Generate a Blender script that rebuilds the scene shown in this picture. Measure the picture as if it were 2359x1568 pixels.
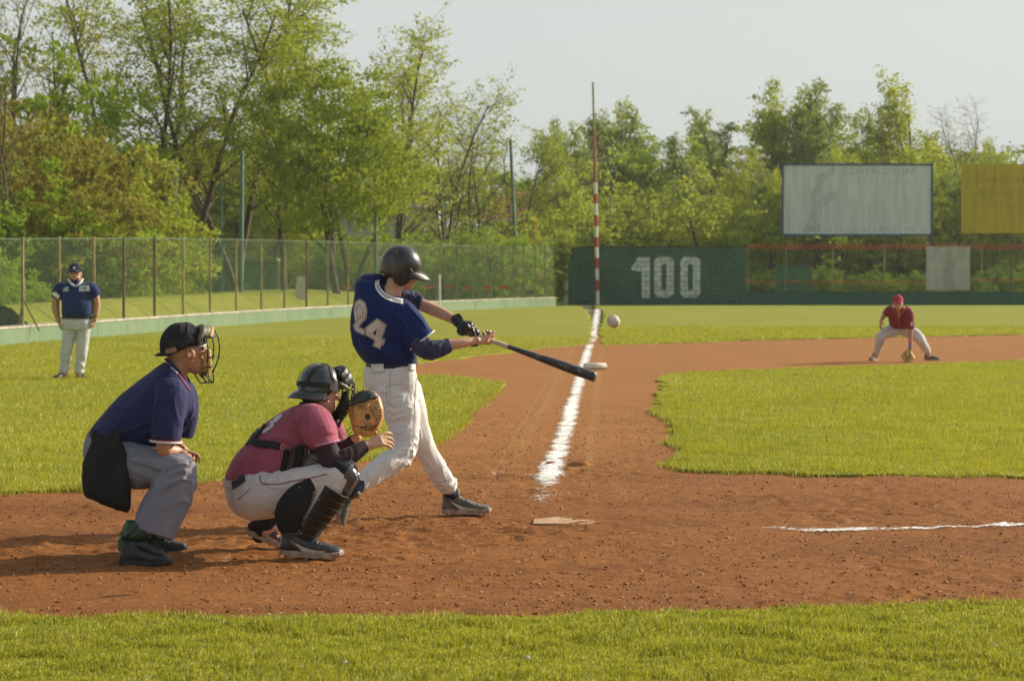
import bpy, bmesh, math, random
import numpy as np
from mathutils import Vector, Matrix
from mathutils.bvhtree import BVHTree
R = math.radians
rng = np.random.default_rng(7)
random.seed(7)
for o in list(bpy.data.objects): bpy.data.objects.remove(o)
scene = bpy.context.scene
COL = scene.collection

# ------------------------------------------------------------------ camera, sky, sun, exposure
FPX, CXP, CYP, CAMZ = 5702.0, 1179.5, 784.0, 1.6        # focal length and centre of the 2359 x 1568 view of the photograph
PITCH = math.atan(152.0 / FPX)
cam_d = bpy.data.cameras.new('camera'); cam = bpy.data.objects.new('camera', cam_d); COL.objects.link(cam)
cam.location = (0, 0, CAMZ); cam.rotation_euler = (R(90) - PITCH, 0, 0)
cam_d.sensor_width = 36.0; cam_d.lens = 36.0 * FPX / 2359.0
cam_d.clip_start = 0.1; cam_d.clip_end = 3000
cam_d.dof.use_dof = True; cam_d.dof.focus_distance = 15.2; cam_d.dof.aperture_fstop = 6.3
scene.camera = cam
SUN_AZ, SUN_EL = R(28), R(25)       # measured from +X towards +Y
world = bpy.data.worlds.new("World"); scene.world = world; world.use_nodes = True
wn = world.node_tree; wn.nodes.clear()
sky = wn.nodes.new('ShaderNodeTexSky'); sky.sky_type = 'NISHITA'; sky.sun_disc = False
sky.sun_elevation = SUN_EL; sky.sun_rotation = R(90) - SUN_AZ
sky.air_density = 1.0; sky.dust_density = 6.0; sky.ozone_density = 1.0; sky.altitude = 100
hsv = wn.nodes.new('ShaderNodeHueSaturation'); hsv.inputs['Saturation'].default_value = 0.55
wmix = wn.nodes.new('ShaderNodeMix'); wmix.data_type = 'RGBA'; wmix.inputs[0].default_value = 0.70
wmix.inputs[7].default_value = (6.6, 7.15, 6.9, 1)          # milky haze layer over the clear sky
tc = wn.nodes.new('ShaderNodeTexCoord'); sx_ = wn.nodes.new('ShaderNodeSeparateXYZ'); hf = wn.nodes.new('ShaderNodeMapRange'); hf.interpolation_type = 'SMOOTHSTEP'
hf.inputs[1].default_value = 0.0; hf.inputs[2].default_value = 0.75; hf.inputs[3].default_value = 0.72; hf.inputs[4].default_value = 0.22   # the milky layer thins out towards the zenith
wn.links.new(tc.outputs['Generated'], sx_.inputs[0]); wn.links.new(sx_.outputs[2], hf.inputs[0]); wn.links.new(hf.outputs[0], wmix.inputs[0])
bg = wn.nodes.new('ShaderNodeBackground'); bg.inputs['Strength'].default_value = 0.094
wo = wn.nodes.new('ShaderNodeOutputWorld')
wn.links.new(sky.outputs[0], hsv.inputs['Color']); wn.links.new(hsv.outputs[0], wmix.inputs[6])
wn.links.new(wmix.outputs[2], bg.inputs[0]); wn.links.new(bg.outputs[0], wo.inputs[0])
sd = bpy.data.lights.new('sun', 'SUN'); sd.energy = 5.0; sd.angle = R(0.6); sd.color = (1.0, 0.87, 0.68)
sun = bpy.data.objects.new('sun', sd); COL.objects.link(sun)
SDIR = Vector((math.cos(SUN_AZ)*math.cos(SUN_EL), math.sin(SUN_AZ)*math.cos(SUN_EL), math.sin(SUN_EL)))
sun.rotation_euler = SDIR.to_track_quat('Z', 'Y').to_euler(); sun.location = SDIR * 50
scene.view_settings.view_transform = 'Standard'; scene.view_settings.look = 'None'
scene.view_settings.exposure = 0.34; scene.view_settings.gamma = 1.0
scene.render.engine = 'CYCLES'
try:
    scene.cycles.max_bounces = 6; scene.cycles.transparent_max_bounces = 12; scene.cycles.diffuse_bounces = 3
except Exception: pass

# ------------------------------------------------------------------ measuring helpers
CF, SF = math.cos(PITCH), math.sin(PITCH)
def ray(px, py):
    u, v = px - CXP, py - CYP
    return Vector((u, FPX*CF - v*SF, -FPX*SF - v*CF))
def P(px, py, Y):
    d = ray(px, py); t = Y / d.y
    return Vector((d.x*t, Y, CAMZ + d.z*t))
def G(px, py, z=0.0):
    d = ray(px, py); t = (z - CAMZ) / d.z
    return Vector((d.x*t, d.y*t, z))

# ------------------------------------------------------------------ noise
_perm = np.random.default_rng(3).permutation(4096)
_val = np.random.default_rng(4).random(4096)
def vnoise(x, y, z=0.0):
    x = np.asarray(x, float); y = np.asarray(y, float); z = np.asarray(z, float) + np.zeros_like(x)
    xi, yi, zi = np.floor(x).astype(int), np.floor(y).astype(int), np.floor(z).astype(int)
    fx, fy, fz = x-xi, y-yi, z-zi
    fx, fy, fz = fx*fx*(3-2*fx), fy*fy*(3-2*fy), fz*fz*(3-2*fz)
    def h(a, b, c): return _val[_perm[(_perm[(_perm[a & 4095] + b) & 4095] + c) & 4095]]
    r = 0
    for dx in (0, 1):
        for dy in (0, 1):
            for dz in (0, 1):
                w = (fx if dx else 1-fx)*(fy if dy else 1-fy)*(fz if dz else 1-fz)
                r = r + w*h(xi+dx, yi+dy, zi+dz)
    return r*2 - 1
def fbm(x, y, z=0.0, o=4):
    r, a = 0, 1.0
    for i in range(o):
        r = r + a*vnoise(x*2**i + 17*i, y*2**i + 31*i, np.asarray(z)*2**i); a *= 0.5
    return r

# ------------------------------------------------------------------ object helpers
def tag(o, label=None, cat=None, group=None, kind=None):
    if label: o['label'] = label
    if cat: o['category'] = cat
    if group: o['group'] = group
    if kind: o['kind'] = kind
    return o
def empty(name, loc=(0, 0, 0), **k):
    o = bpy.data.objects.new(name, None); COL.objects.link(o); o.location = loc; o.empty_display_size = 0.1
    return tag(o, **k)
def mesh_np(name, V, Fc, mat=None, parent=None, smooth=False, **k):
    """V: n x 3 array, Fc: m x k array of equal polygons (or a list of lists)"""
    me = bpy.data.meshes.new(name)
    V = np.asarray(V, np.float32)
    if isinstance(Fc, np.ndarray):
        m, kk = Fc.shape
        me.vertices.add(len(V)); me.vertices.foreach_set('co', V.ravel())
        me.loops.add(m*kk); me.loops.foreach_set('vertex_index', Fc.astype(np.int32).ravel())
        me.polygons.add(m); me.polygons.foreach_set('loop_start', np.arange(0, m*kk, kk, dtype=np.int32))
        me.update(calc_edges=True)
    else:
        me.from_pydata([tuple(map(float, v)) for v in V], [], Fc); me.update()
    if smooth: me.polygons.foreach_set('use_smooth', [True]*len(me.polygons))
    return link(name, me, mat, parent, **k)
def link(name, me, mat=None, parent=None, **k):
    o = bpy.data.objects.new(name, me); COL.objects.link(o)
    if mat and not me.materials: me.materials.append(mat)
    if parent is not None:
        o.parent = parent; o.matrix_parent_inverse = parent_matrix(parent).inverted()
    return tag(o, **k)
def parent_matrix(p):
    m = Matrix.LocRotScale(p.location, p.rotation_euler, p.scale)
    if p.parent: m = parent_matrix(p.parent) @ p.matrix_parent_inverse @ m
    return m
class MB:
    """mesh builder gathering shapes that belong to one part"""
    def __init__(s): s.v = []; s.f = []
    def add(s, vs, fs):
        n = len(s.v); s.v += [tuple(v) for v in vs]; s.f += [tuple(i+n for i in f) for f in fs]; return s
    def box(s, c, size, M=None):
        hx, hy, hz = size[0]/2, size[1]/2, size[2]/2
        vs = [Vector((x*hx, y*hy, z*hz)) for x in (-1, 1) for y in (-1, 1) for z in (-1, 1)]
        if M is not None: vs = [M @ v for v in vs]
        vs = [v + Vector(c) for v in vs]
        return s.add(vs, [(0,1,3,2),(4,6,7,5),(0,4,5,1),(2,3,7,6),(0,2,6,4),(1,5,7,3)])
    def tube(s, pts, rad, n=8, cap=True):
        pts = [Vector(p) for p in pts]
        if not hasattr(rad, '__len__'): rad = [rad]*len(pts)
        t0 = (pts[1]-pts[0]).normalized()
        a = t0.orthogonal().normalized(); vs = []
        for i, p in enumerate(pts):
            t = (pts[min(i+1, len(pts)-1)] - pts[max(i-1, 0)]).normalized()
            a = (a - t*a.dot(t)).normalized(); b = t.cross(a)
            for k in range(n):
                an = 2*math.pi*k/n; vs.append(p + (a*math.cos(an) + b*math.sin(an))*rad[i])
        fs = [(i*n+k, i*n+(k+1) % n, (i+1)*n+(k+1) % n, (i+1)*n+k) for i in range(len(pts)-1) for k in range(n)]
        if cap: fs += [tuple(range(n-1, -1, -1)), tuple((len(pts)-1)*n + k for k in range(n))]
        return s.add(vs, fs)
    def build(s, name, mat=None, parent=None, smooth=False, **k):
        me = bpy.data.meshes.new(name); me.from_pydata(s.v, [], s.f); me.update()
        if smooth: me.polygons.foreach_set('use_smooth', [True]*len(me.polygons))
        return link(name, me, mat, parent, **k)

# ------------------------------------------------------------------ materials
def new_mat(name):
    m = bpy.data.materials.new(name); m.use_nodes = True
    nt = m.node_tree; b = nt.nodes['Principled BSDF']; return m, nt, b
def N(nt, t, **k):
    n = nt.nodes.new(t)
    for a, v in k.items():
        if a.startswith('i_'): n.inputs[a[2:].replace('_', ' ')].default_value = v
        else: setattr(n, a, v)
    return n
def ramp(nt, fac, stops):
    r = nt.nodes.new('ShaderNodeValToRGB'); e = r.color_ramp.elements
    while len(e) < len(stops): e.new(0.5)
    for i, (p, c) in enumerate(stops):
        e[i].position = p; e[i].color = (c[0], c[1], c[2], 1) if hasattr(c, '__len__') else (c, c, c, 1)
    nt.links.new(fac, r.inputs[0]); return r.outputs[0]
def noise(nt, co, scale, detail=4, rough=0.55, vec=(1, 1, 1), dist=0):
    mp = N(nt, 'ShaderNodeMapping'); mp.inputs['Scale'].default_value = vec
    nt.links.new(co, mp.inputs[0])
    n = N(nt, 'ShaderNodeTexNoise'); n.inputs['Scale'].default_value = scale; n.inputs['Detail'].default_value = detail
    n.inputs['Roughness'].default_value = rough; n.inputs['Distortion'].default_value = dist
    nt.links.new(mp.outputs[0], n.inputs['Vector']); return n.outputs['Fac']
def coord(nt, kind='Object'): return N(nt, 'ShaderNodeTexCoord').outputs[kind]
def pos(nt): return N(nt, 'ShaderNodeNewGeometry').outputs['Position']
def mixc(nt, fac, a, b, mode='MIX'):
    m = N(nt, 'ShaderNodeMix', data_type='RGBA', blend_type=mode)
    for i, v in ((0, fac), (6, a), (7, b)):
        if hasattr(v, 'is_linked') or hasattr(v, 'links'): nt.links.new(v, m.inputs[i])
        else: m.inputs[i].default_value = v if i == 0 else (v[0], v[1], v[2], 1)
    return m.outputs[2]
def bump(nt, h, b, strength=0.3, dist=0.01):
    n = N(nt, 'ShaderNodeBump'); n.inputs['Strength'].default_value = strength; n.inputs['Distance'].default_value = dist
    nt.links.new(h, n.inputs['Height']); nt.links.new(n.outputs[0], b.inputs['Normal'])
def M_simple(name, col, rough=0.6, var=0.15, scale=20, bstr=0.0, bscale=200, bdist=0.002, metal=0, coat=0, spec=0.5, dark=None, vec=(1,1,1)):
    m, nt, b = new_mat(name); co = pos(nt)
    f = noise(nt, co, scale, vec=vec)
    c2 = dark if dark else tuple(max(0, x*(1-var*2)) for x in col); c1 = tuple(min(1, x*(1+var)) for x in col)
    nt.links.new(ramp(nt, f, [(0.3, c2), (0.65, c1)]), b.inputs['Base Color'])
    b.inputs['Roughness'].default_value = rough; b.inputs['Metallic'].default_value = metal
    b.inputs['Coat Weight'].default_value = coat; b.inputs['Specular IOR Level'].default_value = spec
    if bstr: bump(nt, noise(nt, co, bscale), b, bstr, bdist)
    return m
# ------------------------------------------------------------------ ground heights
HOME = Vector((0.15, 15.84, 0))
def fine(x, y):
    x = np.asarray(x, float); y = np.asarray(y, float)
    near = np.clip((34 - y)/12, 0, 1)
    h = 0.010*fbm(x*1.1, y*1.1, 0, 3)
    patch = np.clip(0.65 + 0.9*fbm(x*0.7+5, y*0.9, 3.0, 3), 0.25, 1.5)
    h = h + near*patch*(0.0085*fbm(x*8, y*6, 2.0, 3) + 0.0045*vnoise(x*21, y*17, 5.0))
    dig = np.exp(-(((x+0.75)/1.5)**2 + ((y-15.3)/1.3)**2)) + 0.6*np.exp(-(((x+2.1)/1.3)**2 + ((y-14)/0.9)**2)) + 0.35*np.exp(-(((x-2.6)/2.2)**2 + ((y-16.5)/1.6)**2))
    rid = 1 - np.abs(vnoise(x*5+3, y*8, 5.0))
    h = h + dig*0.014*(rid**3 - 0.35) + dig*0.010*fbm(x*14, y*14, 9, 2)
    clod = np.clip(vnoise(x*13, y*11, 1.3) - 0.52, 0, 1)*patch
    h = h + near*clod*0.040
    return h
def line_x(y): return 0.238 + 0.0395*(y - 17.96)

# dirt material ------------------------------------------------------
mD, nt, b = new_mat('clay_dirt'); co = pos(nt)
big = noise(nt, co, 0.55, 4, 0.6, (1, 0.6, 1)); med = noise(nt, co, 5, 6, 0.65); fin = noise(nt, co, 60, 5, 0.7)
c = ramp(nt, big, [(0.40, (0.187, 0.065, 0.015)), (0.5, (0.239, 0.090, 0.022)), (0.60, (0.295, 0.123, 0.032))])
c = mixc(nt, 0.55, c, ramp(nt, med, [(0.3, (0.159, 0.055, 0.012)), (0.65, (0.318, 0.128, 0.033))]))
c = mixc(nt, 0.45, c, ramp(nt, fin, [(0.30, (0.103, 0.033, 0.008)), (0.55, (0.287, 0.115, 0.029)), (0.8, (0.414, 0.216, 0.066))]))
flk = noise(nt, co, 13, 3, 0.6, (1, 0.8, 1)); c = mixc(nt, ramp(nt, flk, [(0.54, 0.0), (0.68, 0.55)]), c, (0.125, 0.045, 0.013))
flk2 = noise(nt, co, 19, 2, 0.6, (1, 0.7, 1)); c = mixc(nt, ramp(nt, flk2, [(0.60, 0.0), (0.72, 0.55)]), c, (0.460, 0.263, 0.112))
wet = noise(nt, co, 0.8, 3, 0.5, (0.5, 1, 1)); c = mixc(nt, ramp(nt, wet, [(0.50, 0.0), (0.66, 0.38)]), c, (0.120, 0.042, 0.012))
# paler dry clay beyond the batter, moister earth near the camera
sep = N(nt, 'ShaderNodeSeparateXYZ'); nt.links.new(co, sep.inputs[0])
mr = N(nt, 'ShaderNodeMapRange'); mr.inputs[1].default_value = 17; mr.inputs[2].default_value = 24; nt.links.new(sep.outputs[1], mr.inputs[0])
c = mixc(nt, mr.outputs[0], c, mixc(nt, 0.55, c, (0.366, 0.170, 0.052)))
# drag tracks beside the foul line
def mth(op, a, bb=None, clamp=False):
    n = N(nt, 'ShaderNodeMath', operation=op, use_clamp=clamp)
    for i, v in ((0, a), (1, bb)):
        if v is None: continue
        if hasattr(v, 'links'): nt.links.new(v, n.inputs[i])
        else: n.inputs[i].default_value = v
    return n.outputs[0]
lx = mth('ADD', mth('MULTIPLY', mth('SUBTRACT', sep.outputs[1], 17.96), 0.0395), 0.238)
dx = mth('SUBTRACT', sep.outputs[0], lx)
tn = noise(nt, co, 3, 4, 0.7, (4, 0.5, 1))
for off, w in ((-0.33, 0.085), (-0.46, 0.03), (0.30, 0.075)):
    band = mth('SUBTRACT', 1.0, mth('DIVIDE', mth('ABSOLUTE', mth('SUBTRACT', dx, off)), w), True)
    band = mth('MULTIPLY', band, mth('MULTIPLY', mth('SUBTRACT', tn, 0.28), 1.9), True)
    mk = N(nt, 'ShaderNodeMapRange'); mk.inputs[1].default_value = 19.2; mk.inputs[2].default_value = 21; nt.links.new(sep.outputs[1], mk.inputs[0])
    c = mixc(nt, mth('MULTIPLY', mth('MULTIPLY', band, mk.outputs[0]), 0.5), c, (0.408, 0.266, 0.103))
#b6
nt.links.new(c, b.inputs['Base Color']); b.inputs['Roughness'].default_value = 0.95; b.inputs['Specular IOR Level'].default_value = 0.15
hh = mixc(nt, 0.5, noise(nt, co, 38, 6, 0.75), noise(nt, co, 9, 5, 0.7))
bump(nt, hh, b, 1.0, 0.022)

def grid_sheet(name, xs, ys, zfun, mat, parent=None, **k):
    X, Y = np.meshgrid(xs, ys); Z = zfun(X, Y)
    V = np.stack([X, Y, Z], -1).reshape(-1, 3); nx, ny = len(xs), len(ys)
    i = (np.arange(ny-1)[:, None]*nx + np.arange(nx-1)[None]).ravel()
    return mesh_np(name, V, np.stack([i, i+1, i+nx+1, i+nx], -1), mat, parent, smooth=True, **k)
xs = np.concatenate([-np.geomspace(30, 4.6, 24), np.arange(-4.5, 4.5, 0.024), np.geomspace(4.6, 40, 26)])
ys = np.concatenate([np.arange(9, 11.2, 0.2), np.arange(11.2, 21, 0.022), np.arange(21, 30, 0.06), np.geomspace(30.1, 75, 110)])
grid_sheet('infield_dirt', xs, ys, fine, mD, kind='structure')

# grass materials ----------------------------------------------------
def grass_mat(name, blade):
    m, nt, b = new_mat(name); co = pos(nt)
    f = noise(nt, co, 0.35, 5, 0.6, (1, 0.45, 1)); g = noise(nt, co, 3.2, 4, 0.6); h = noise(nt, co, 45, 3, 0.8)
    if blade:
        c = ramp(nt, f, [(0.33, (0.23, 0.27, 0.020)), (0.66, (0.48, 0.45, 0.050))])
        c = mixc(nt, 0.5, c, ramp(nt, g, [(0.3, (0.18, 0.25, 0.018)), (0.7, (0.52, 0.48, 0.060))]))
        c = mixc(nt, 0.45, c, ramp(nt, noise(nt, co, 160, 1), [(0.36, (0.09, 0.16, 0.014)), (0.54, (0.42, 0.43, 0.040)), (0.66, (0.78, 0.66, 0.22))]))
        # thin blades let sunlight through
        df = N(nt, 'ShaderNodeBsdfDiffuse'); tr = N(nt, 'ShaderNodeBsdfTranslucent'); gl = N(nt, 'ShaderNodeBsdfGlossy')
        gl.inputs['Roughness'].default_value = 0.45; gl.inputs['Color'].default_value = (0.6, 0.65, 0.5, 1)
        nt.links.new(c, df.inputs[0]); nt.links.new(mixc(nt, 1.0, c, (1.15, 1.1, 0.6), 'MULTIPLY'), tr.inputs[0])
        ms = N(nt, 'ShaderNodeMixShader'); ms.inputs[0].default_value = 0.42
        nt.links.new(df.outputs[0], ms.inputs[1]); nt.links.new(tr.outputs[0], ms.inputs[2])
        m2 = N(nt, 'ShaderNodeMixShader'); m2.inputs[0].default_value = 0.05
        nt.links.new(ms.outputs[0], m2.inputs[1]); nt.links.new(gl.outputs[0], m2.inputs[2])
        nt.links.new(m2.outputs[0], nt.nodes['Material Output'].inputs[0])
    else:
        c = ramp(nt, f, [(0.33, (0.21, 0.235, 0.018)), (0.66, (0.37, 0.355, 0.040))])
        c = mixc(nt, 0.5, c, ramp(nt, g, [(0.3, (0.19, 0.235, 0.024)), (0.7, (0.33, 0.34, 0.055))]))
        c = mixc(nt, 0.35, c, ramp(nt, noise(nt, co, 1.2, 3, 0.5, (0.12, 1, 1)), [(0.3, (0.16, 0.20, 0.016)), (0.7, (0.40, 0.37, 0.06))]))
        c = mixc(nt, 0.25, c, ramp(nt, h, [(0.3, (0.05, 0.08, 0.01)), (0.7, (0.33, 0.36, 0.09))]))
        nt.links.new(c, b.inputs['Base Color']); b.inputs['Roughness'].default_value = 0.9; b.inputs['Specular IOR Level'].default_value = 0.1
        bump(nt, mixc(nt, 0.5, h, noise(nt, co, 14, 4, 0.8)), b, 1.0, 0.04)
    return m
mLawn = grass_mat('lawn', False); mBlade = grass_mat('grass_blades', True)

def ragged(pts, step=0.25, amp=0.06, seed=0, closed=True):
    out = []; n = len(pts)
    for i in range(n):
        a, bb = pts[i], pts[(i+1) % n]; L = math.dist(a, bb); k = max(1, int(L/step)) if L < 60 else max(1, int(L/2))
        for j in range(k):
            t = j/k; out.append((a[0]+(bb[0]-a[0])*t, a[1]+(bb[1]-a[1])*t))
    A = np.array(out); d = np.maximum(1, A[:, 1]/18)
    A = A + np.stack([fbm(A[:, 0]*1.6+seed, A[:, 1]*1.6, 1, 3), fbm(A[:, 0]*1.6, A[:, 1]*1.6+seed, 7, 3)], -1)*amp*d[:, None]**0.5
    return A
def chaikin(pts, n=2):
    for _ in range(n):
        q = []
        for i in range(len(pts)):
            a, b2 = pts[i], pts[(i+1) % len(pts)]
            if math.dist(a, b2) > 25: q += [a, b2]; continue
            q += [(a[0]*.75+b2[0]*.25, a[1]*.75+b2[1]*.25), (a[0]*.25+b2[0]*.75, a[1]*.25+b2[1]*.75)]
        pts = q
    return pts
def lawn(name, poly, z=0.022):
    bm = bmesh.new(); vs = [bm.verts.new((x, y, z)) for x, y in poly]; f = bm.faces.new(vs)
    if f.normal.z < 0: f.normal_flip()
    r = bmesh.ops.extrude_face_region(bm, geom=[f]); 
    for v in [g for g in r['geom'] if isinstance(g, bmesh.types.BMVert)]: v.co.z = z
    for v in vs: v.co.z = -0.08
    bmesh.ops.recalc_face_normals(bm, faces=bm.faces[:])
    bmesh.ops.triangulate(bm, faces=bm.faces[:])
    me = bpy.data.meshes.new(name); bm.to_mesh(me); bm.free()
    return link(name, me, mLawn, kind='structure')
def gp(*pp): return [tuple(G(x, y)[:2]) for x, y in pp]
near_poly = ragged([(-9, 2), (9, 2), (9, 12.6)] + gp((2359, 1396), (1700, 1420), (1200, 1432), (600, 1440), (0, 1437)) + [(-4.2, 11.5), (-9, 12.4)], 0.12, 0.035, 1)
infield_poly = ragged(chaikin(gp((1522, 868), (1620, 859), (2359, 833)) + [(16, 50.5), (30, 58), (48, 43), (20, 18.6)] + gp((2359, 1106), (2280, 1100), (2180, 1104), (2050, 1096), (1900, 1101), (1800, 1090), (1700, 1094), (1600, 1088), (1548, 1084), (1575, 1045), (1556, 1000), (1530, 950), (1522, 905)), 1), 0.10, 0.075, 5)
foul = gp((0, 1139), (190, 1131), (500, 1108), (700, 1085), (850, 1058), (1010, 1030), (1080, 960), (1130, 908), (1158, 886), (1100, 872), (970, 868)) \
     + [(-2.4, 40.6), (-2.5, 43.6)] + gp((965, 838), (1050, 828), (1200, 808), (1290, 800), (1345, 794), (1360, 780), (1366, 755)) + [(3.0, 100), (3.4, 127.6), (-3, 128), (-40, 128), (-40, 14)] 
foul_poly = ragged([(-5.6, 15.5)] + foul, 0.25, 0.06, 9)
out_poly = ragged([(4.2, 127.6), (3.9, 105)] + gp((1383, 755), (1384, 780), (1390, 796), (1500, 792), (1700, 785), (2000, 779), (2359, 771)) + [(22, 70), (45, 78), (80, 70), (90, 130), (60, 131)], 0.3, 0.06, 13)
for nm, pl in (('near_lawn', near_poly), ('infield_lawn', infield_poly), ('foul_side_lawn', foul_poly), ('outfield_lawn', out_poly)): lawn(nm, pl)
# the land beyond the wall, one sheet out to the horizon
mL = M_simple('rough_land', (0.13, 0.155, 0.04), 0.95, 0.25, 0.4, 0.6, 6, 0.08)
gv = [(-1500, -60, -0.1), (1500, -60, -0.1), (1500, 2500, -0.1), (-1500, 2500, -0.1)]
mesh_np('ground', gv, np.array([[0, 1, 2, 3]]), mL, kind='structure')

def inside(poly, x, y):
    r = np.zeros(len(x), bool); n = len(poly); j = n-1
    for i in range(n):
        xi, yi, xj, yj = poly[i][0], poly[i][1], poly[j][0], poly[j][1]
        cnd = ((yi > y) != (yj > y))
        if cnd.any():
            xx = (xj-xi)*(y-yi)/((yj-yi) if yj != yi else 1e-9) + xi
            r ^= cnd & (x < xx)
        j = i
    return r
def blades(name, poly, box, dens, length, width, seg, label, lod=None, margin=0.0):
    x0, x1, y0, y1 = box; n = int((x1-x0)*(y1-y0)*dens)
    x = rng.uniform(x0, x1, n); y = rng.uniform(y0, y1, n)
    k = (np.abs(x) < 0.2068*y*1.06 + 0.35)
    if lod is not None: k &= rng.random(n) < np.minimum(1, (lod/y)**1.5)
    x, y = x[k], y[k]; k = inside(poly, x, y); x, y = x[k], y[k]; n = len(x)
    jt = (rng.random(n) < 0.16)*1.0; x = x + jt*rng.normal(0, 0.045, n); y = y + jt*rng.normal(0, 0.085, n)
    cl = 0.72 + 0.50*vnoise(x*3, y*3, 2) + 0.45*vnoise(x*11, y*11, 3)
    L = length*np.clip(cl, 0.35, 1.5)*rng.uniform(0.6, 1.3, n)
    grow = np.ones(n) if lod is None else np.maximum(1, (y/lod)**0.45)
    W = width*rng.uniform(0.7, 1.3, n)*grow; a = rng.uniform(0, 2*np.pi, n); tl = rng.uniform(0.1, 0.9, n)
    wd = vnoise(x*1.5, y*1.5, 6)*1.5
    dx, dy = np.cos(a)+0.5*np.cos(wd), np.sin(a)+0.5*np.sin(wd)
    sx, sy = -np.sin(a+0.6), np.cos(a+0.6)
    z = np.full(n, 0.020)
    base = np.stack([x, y, z], -1); side = np.stack([sx, sy, 0*x], -1)*W[:, None]/2
    tip = base + np.stack([dx*L*tl, dy*L*tl, L*np.sqrt(np.maximum(0.1, 1-(tl*0.8)**2))], -1)
    if seg == 1:
        V = np.stack([base-side, base+side, tip], 1).reshape(-1, 3); Fc = np.arange(n*3).reshape(n, 3)
    else:
        mid = base + np.stack([dx*L*tl*0.3, dy*L*tl*0.3, L*0.6], -1)
        V = np.stack([base-side, base+side, mid+side*0.8, mid-side*0.8, tip], 1).reshape(-1, 3)
        i = np.arange(n)*5
        Fc = np.concatenate([np.stack([i, i+1, i+2], -1), np.stack([i, i+2, i+3], -1), np.stack([i+3, i+2, i+4], -1)])
    return mesh_np(name, V, Fc, mBlade, label=label, cat='grass', kind='stuff')
blades('grass', near_poly, (-3, 3, 9.0, 12.3), 12500, 0.040, 0.0048, 2, 'sunlit green grass along the bottom, in front of the dirt')
blades('grass', infield_poly, (1, 12, 19, 49), 3400, 0.050, 0.007, 1, 'bright green infield grass right of the chalk line', lod=21)
blades('grass', foul_poly, (-14, 3.2, 17.5, 62), 2300, 0.050, 0.008, 1, 'green grass in foul ground behind umpire and catcher', lod=20)
blades('grass', out_poly, (1, 17, 54, 75), 900, 0.055, 0.016, 1, 'green grass beyond the red base path', lod=40)

# ragged tufts hanging over the turf edges
def tufts(poly, label, per, yr, L0=0.055):
    A = np.array(poly); B = np.roll(A, -1, 0); D = B-A; ln = np.hypot(D[:, 0], D[:, 1]); out = []
    for a, d, l in zip(A, D, ln):
        if l > 1.2 or not (yr[0] < a[1] < yr[1]) or abs(a[0]) > 0.22*a[1]+.4: continue
        m = rng.poisson(per*l*max(.1, 1.0+1.3*float(vnoise(a[0]*2.3, a[1]*2.3, 9)))); t = rng.random(m); out.append(a + d*t[:, None])
    C = np.concatenate(out); n = len(C); C = C + rng.normal(0, 0.035, (n, 2)) + np.stack([0*C[:, 0], rng.normal(0, .03, n)], -1)
    L = L0*rng.uniform(.4, 1.4, n); a = rng.uniform(0, 2*np.pi, n); tl = rng.uniform(.2, 1.1, n); W = .0055*rng.uniform(.7, 1.3, n)
    base = np.stack([C[:, 0], C[:, 1], np.full(n, .0)], -1); side = np.stack([np.cos(a+1.3), np.sin(a+1.3), 0*a], -1)*W[:, None]/2; dr = np.stack([np.cos(a)*L*tl, np.sin(a)*L*tl, 0*a], -1); up_ = np.stack([0*a, 0*a, L], -1)
    V = np.stack([base-side, base+side, base+dr*.3+up_*.6+side*.8, base+dr*.3+up_*.6-side*.8, base+dr+up_*.85], 1).reshape(-1, 3); i = np.arange(n)*5
    return mesh_np('grass', V, np.concatenate([np.stack([i, i+1, i+2], -1), np.stack([i, i+2, i+3], -1), np.stack([i+3, i+2, i+4], -1)]), mBlade, label=label, cat='grass', kind='stuff')
tufts(infield_poly, 'ragged grass tufts along the edge of the infield lawn', 520, (17, 32)); tufts(foul_poly, 'ragged grass tufts along the edge of the foul ground lawn', 420, (14, 34)); tufts(near_poly, 'ragged grass tufts along the edge of the near lawn', 500, (10.5, 14), .045)

# loose clods and stones on the dirt ----------------------------------
def scatter_clods(name, n, box, smin, smax, mat, label, cat):
    x = rng.uniform(box[0], box[1], n); y = box[2] + (box[3]-box[2])*rng.random(n)**1.3
    k = np.abs(x) < 0.2068*y + 0.4
    for pl in (near_poly, infield_poly, foul_poly): k &= ~inside(pl, x, y)
    k &= rng.random(n) < 0.35 + 0.65*np.clip(vnoise(x*1.3, y*1.6, 3)+0.4, 0, 1)
    x, y = x[k], y[k]; n = len(x); z = fine(x, y)
    s = smin*(smax/smin)**(rng.random(n)**2.6)
    oc = np.array([(1,0,0),(-1,0,0),(0,1,0),(0,-1,0),(0,0,1),(0,0,-.6)], float)
    of = np.array([(0,2,4),(2,1,4),(1,3,4),(3,0,4),(2,0,5),(1,2,5),(3,1,5),(0,3,5)])
    J = oc[None]*rng.uniform(0.55, 1.25, (n, 6, 1)) + rng.uniform(-.18, .18, (n, 6, 3))
    J *= s[:, None, None]*np.stack([rng.uniform(.8, 1.7, n), rng.uniform(.8, 1.4, n), rng.uniform(.55, 1.1, n)], -1)[:, None]
    V = (J + np.stack([x, y, z+s*0.2], -1)[:, None]).reshape(-1, 3)
    Fc = (of[None] + (np.arange(n)*6)[:, None, None]).reshape(-1, 3)
    return mesh_np(name, V, Fc, mat, label=label, cat=cat, kind='stuff')
mDc = M_simple('lightened_clod', (0.44, 0.21, 0.10), 0.95, 0.3, 60, 0.4, 200, 0.003)  # base colour lightened to make up for shade on the clods' visible side
scatter_clods('dirt_clods', 30000, (-5, 5, 11.3, 30), 0.0026, 0.0120, mD, 'dark crumbs of dirt scattered round home plate', 'dirt')
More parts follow.
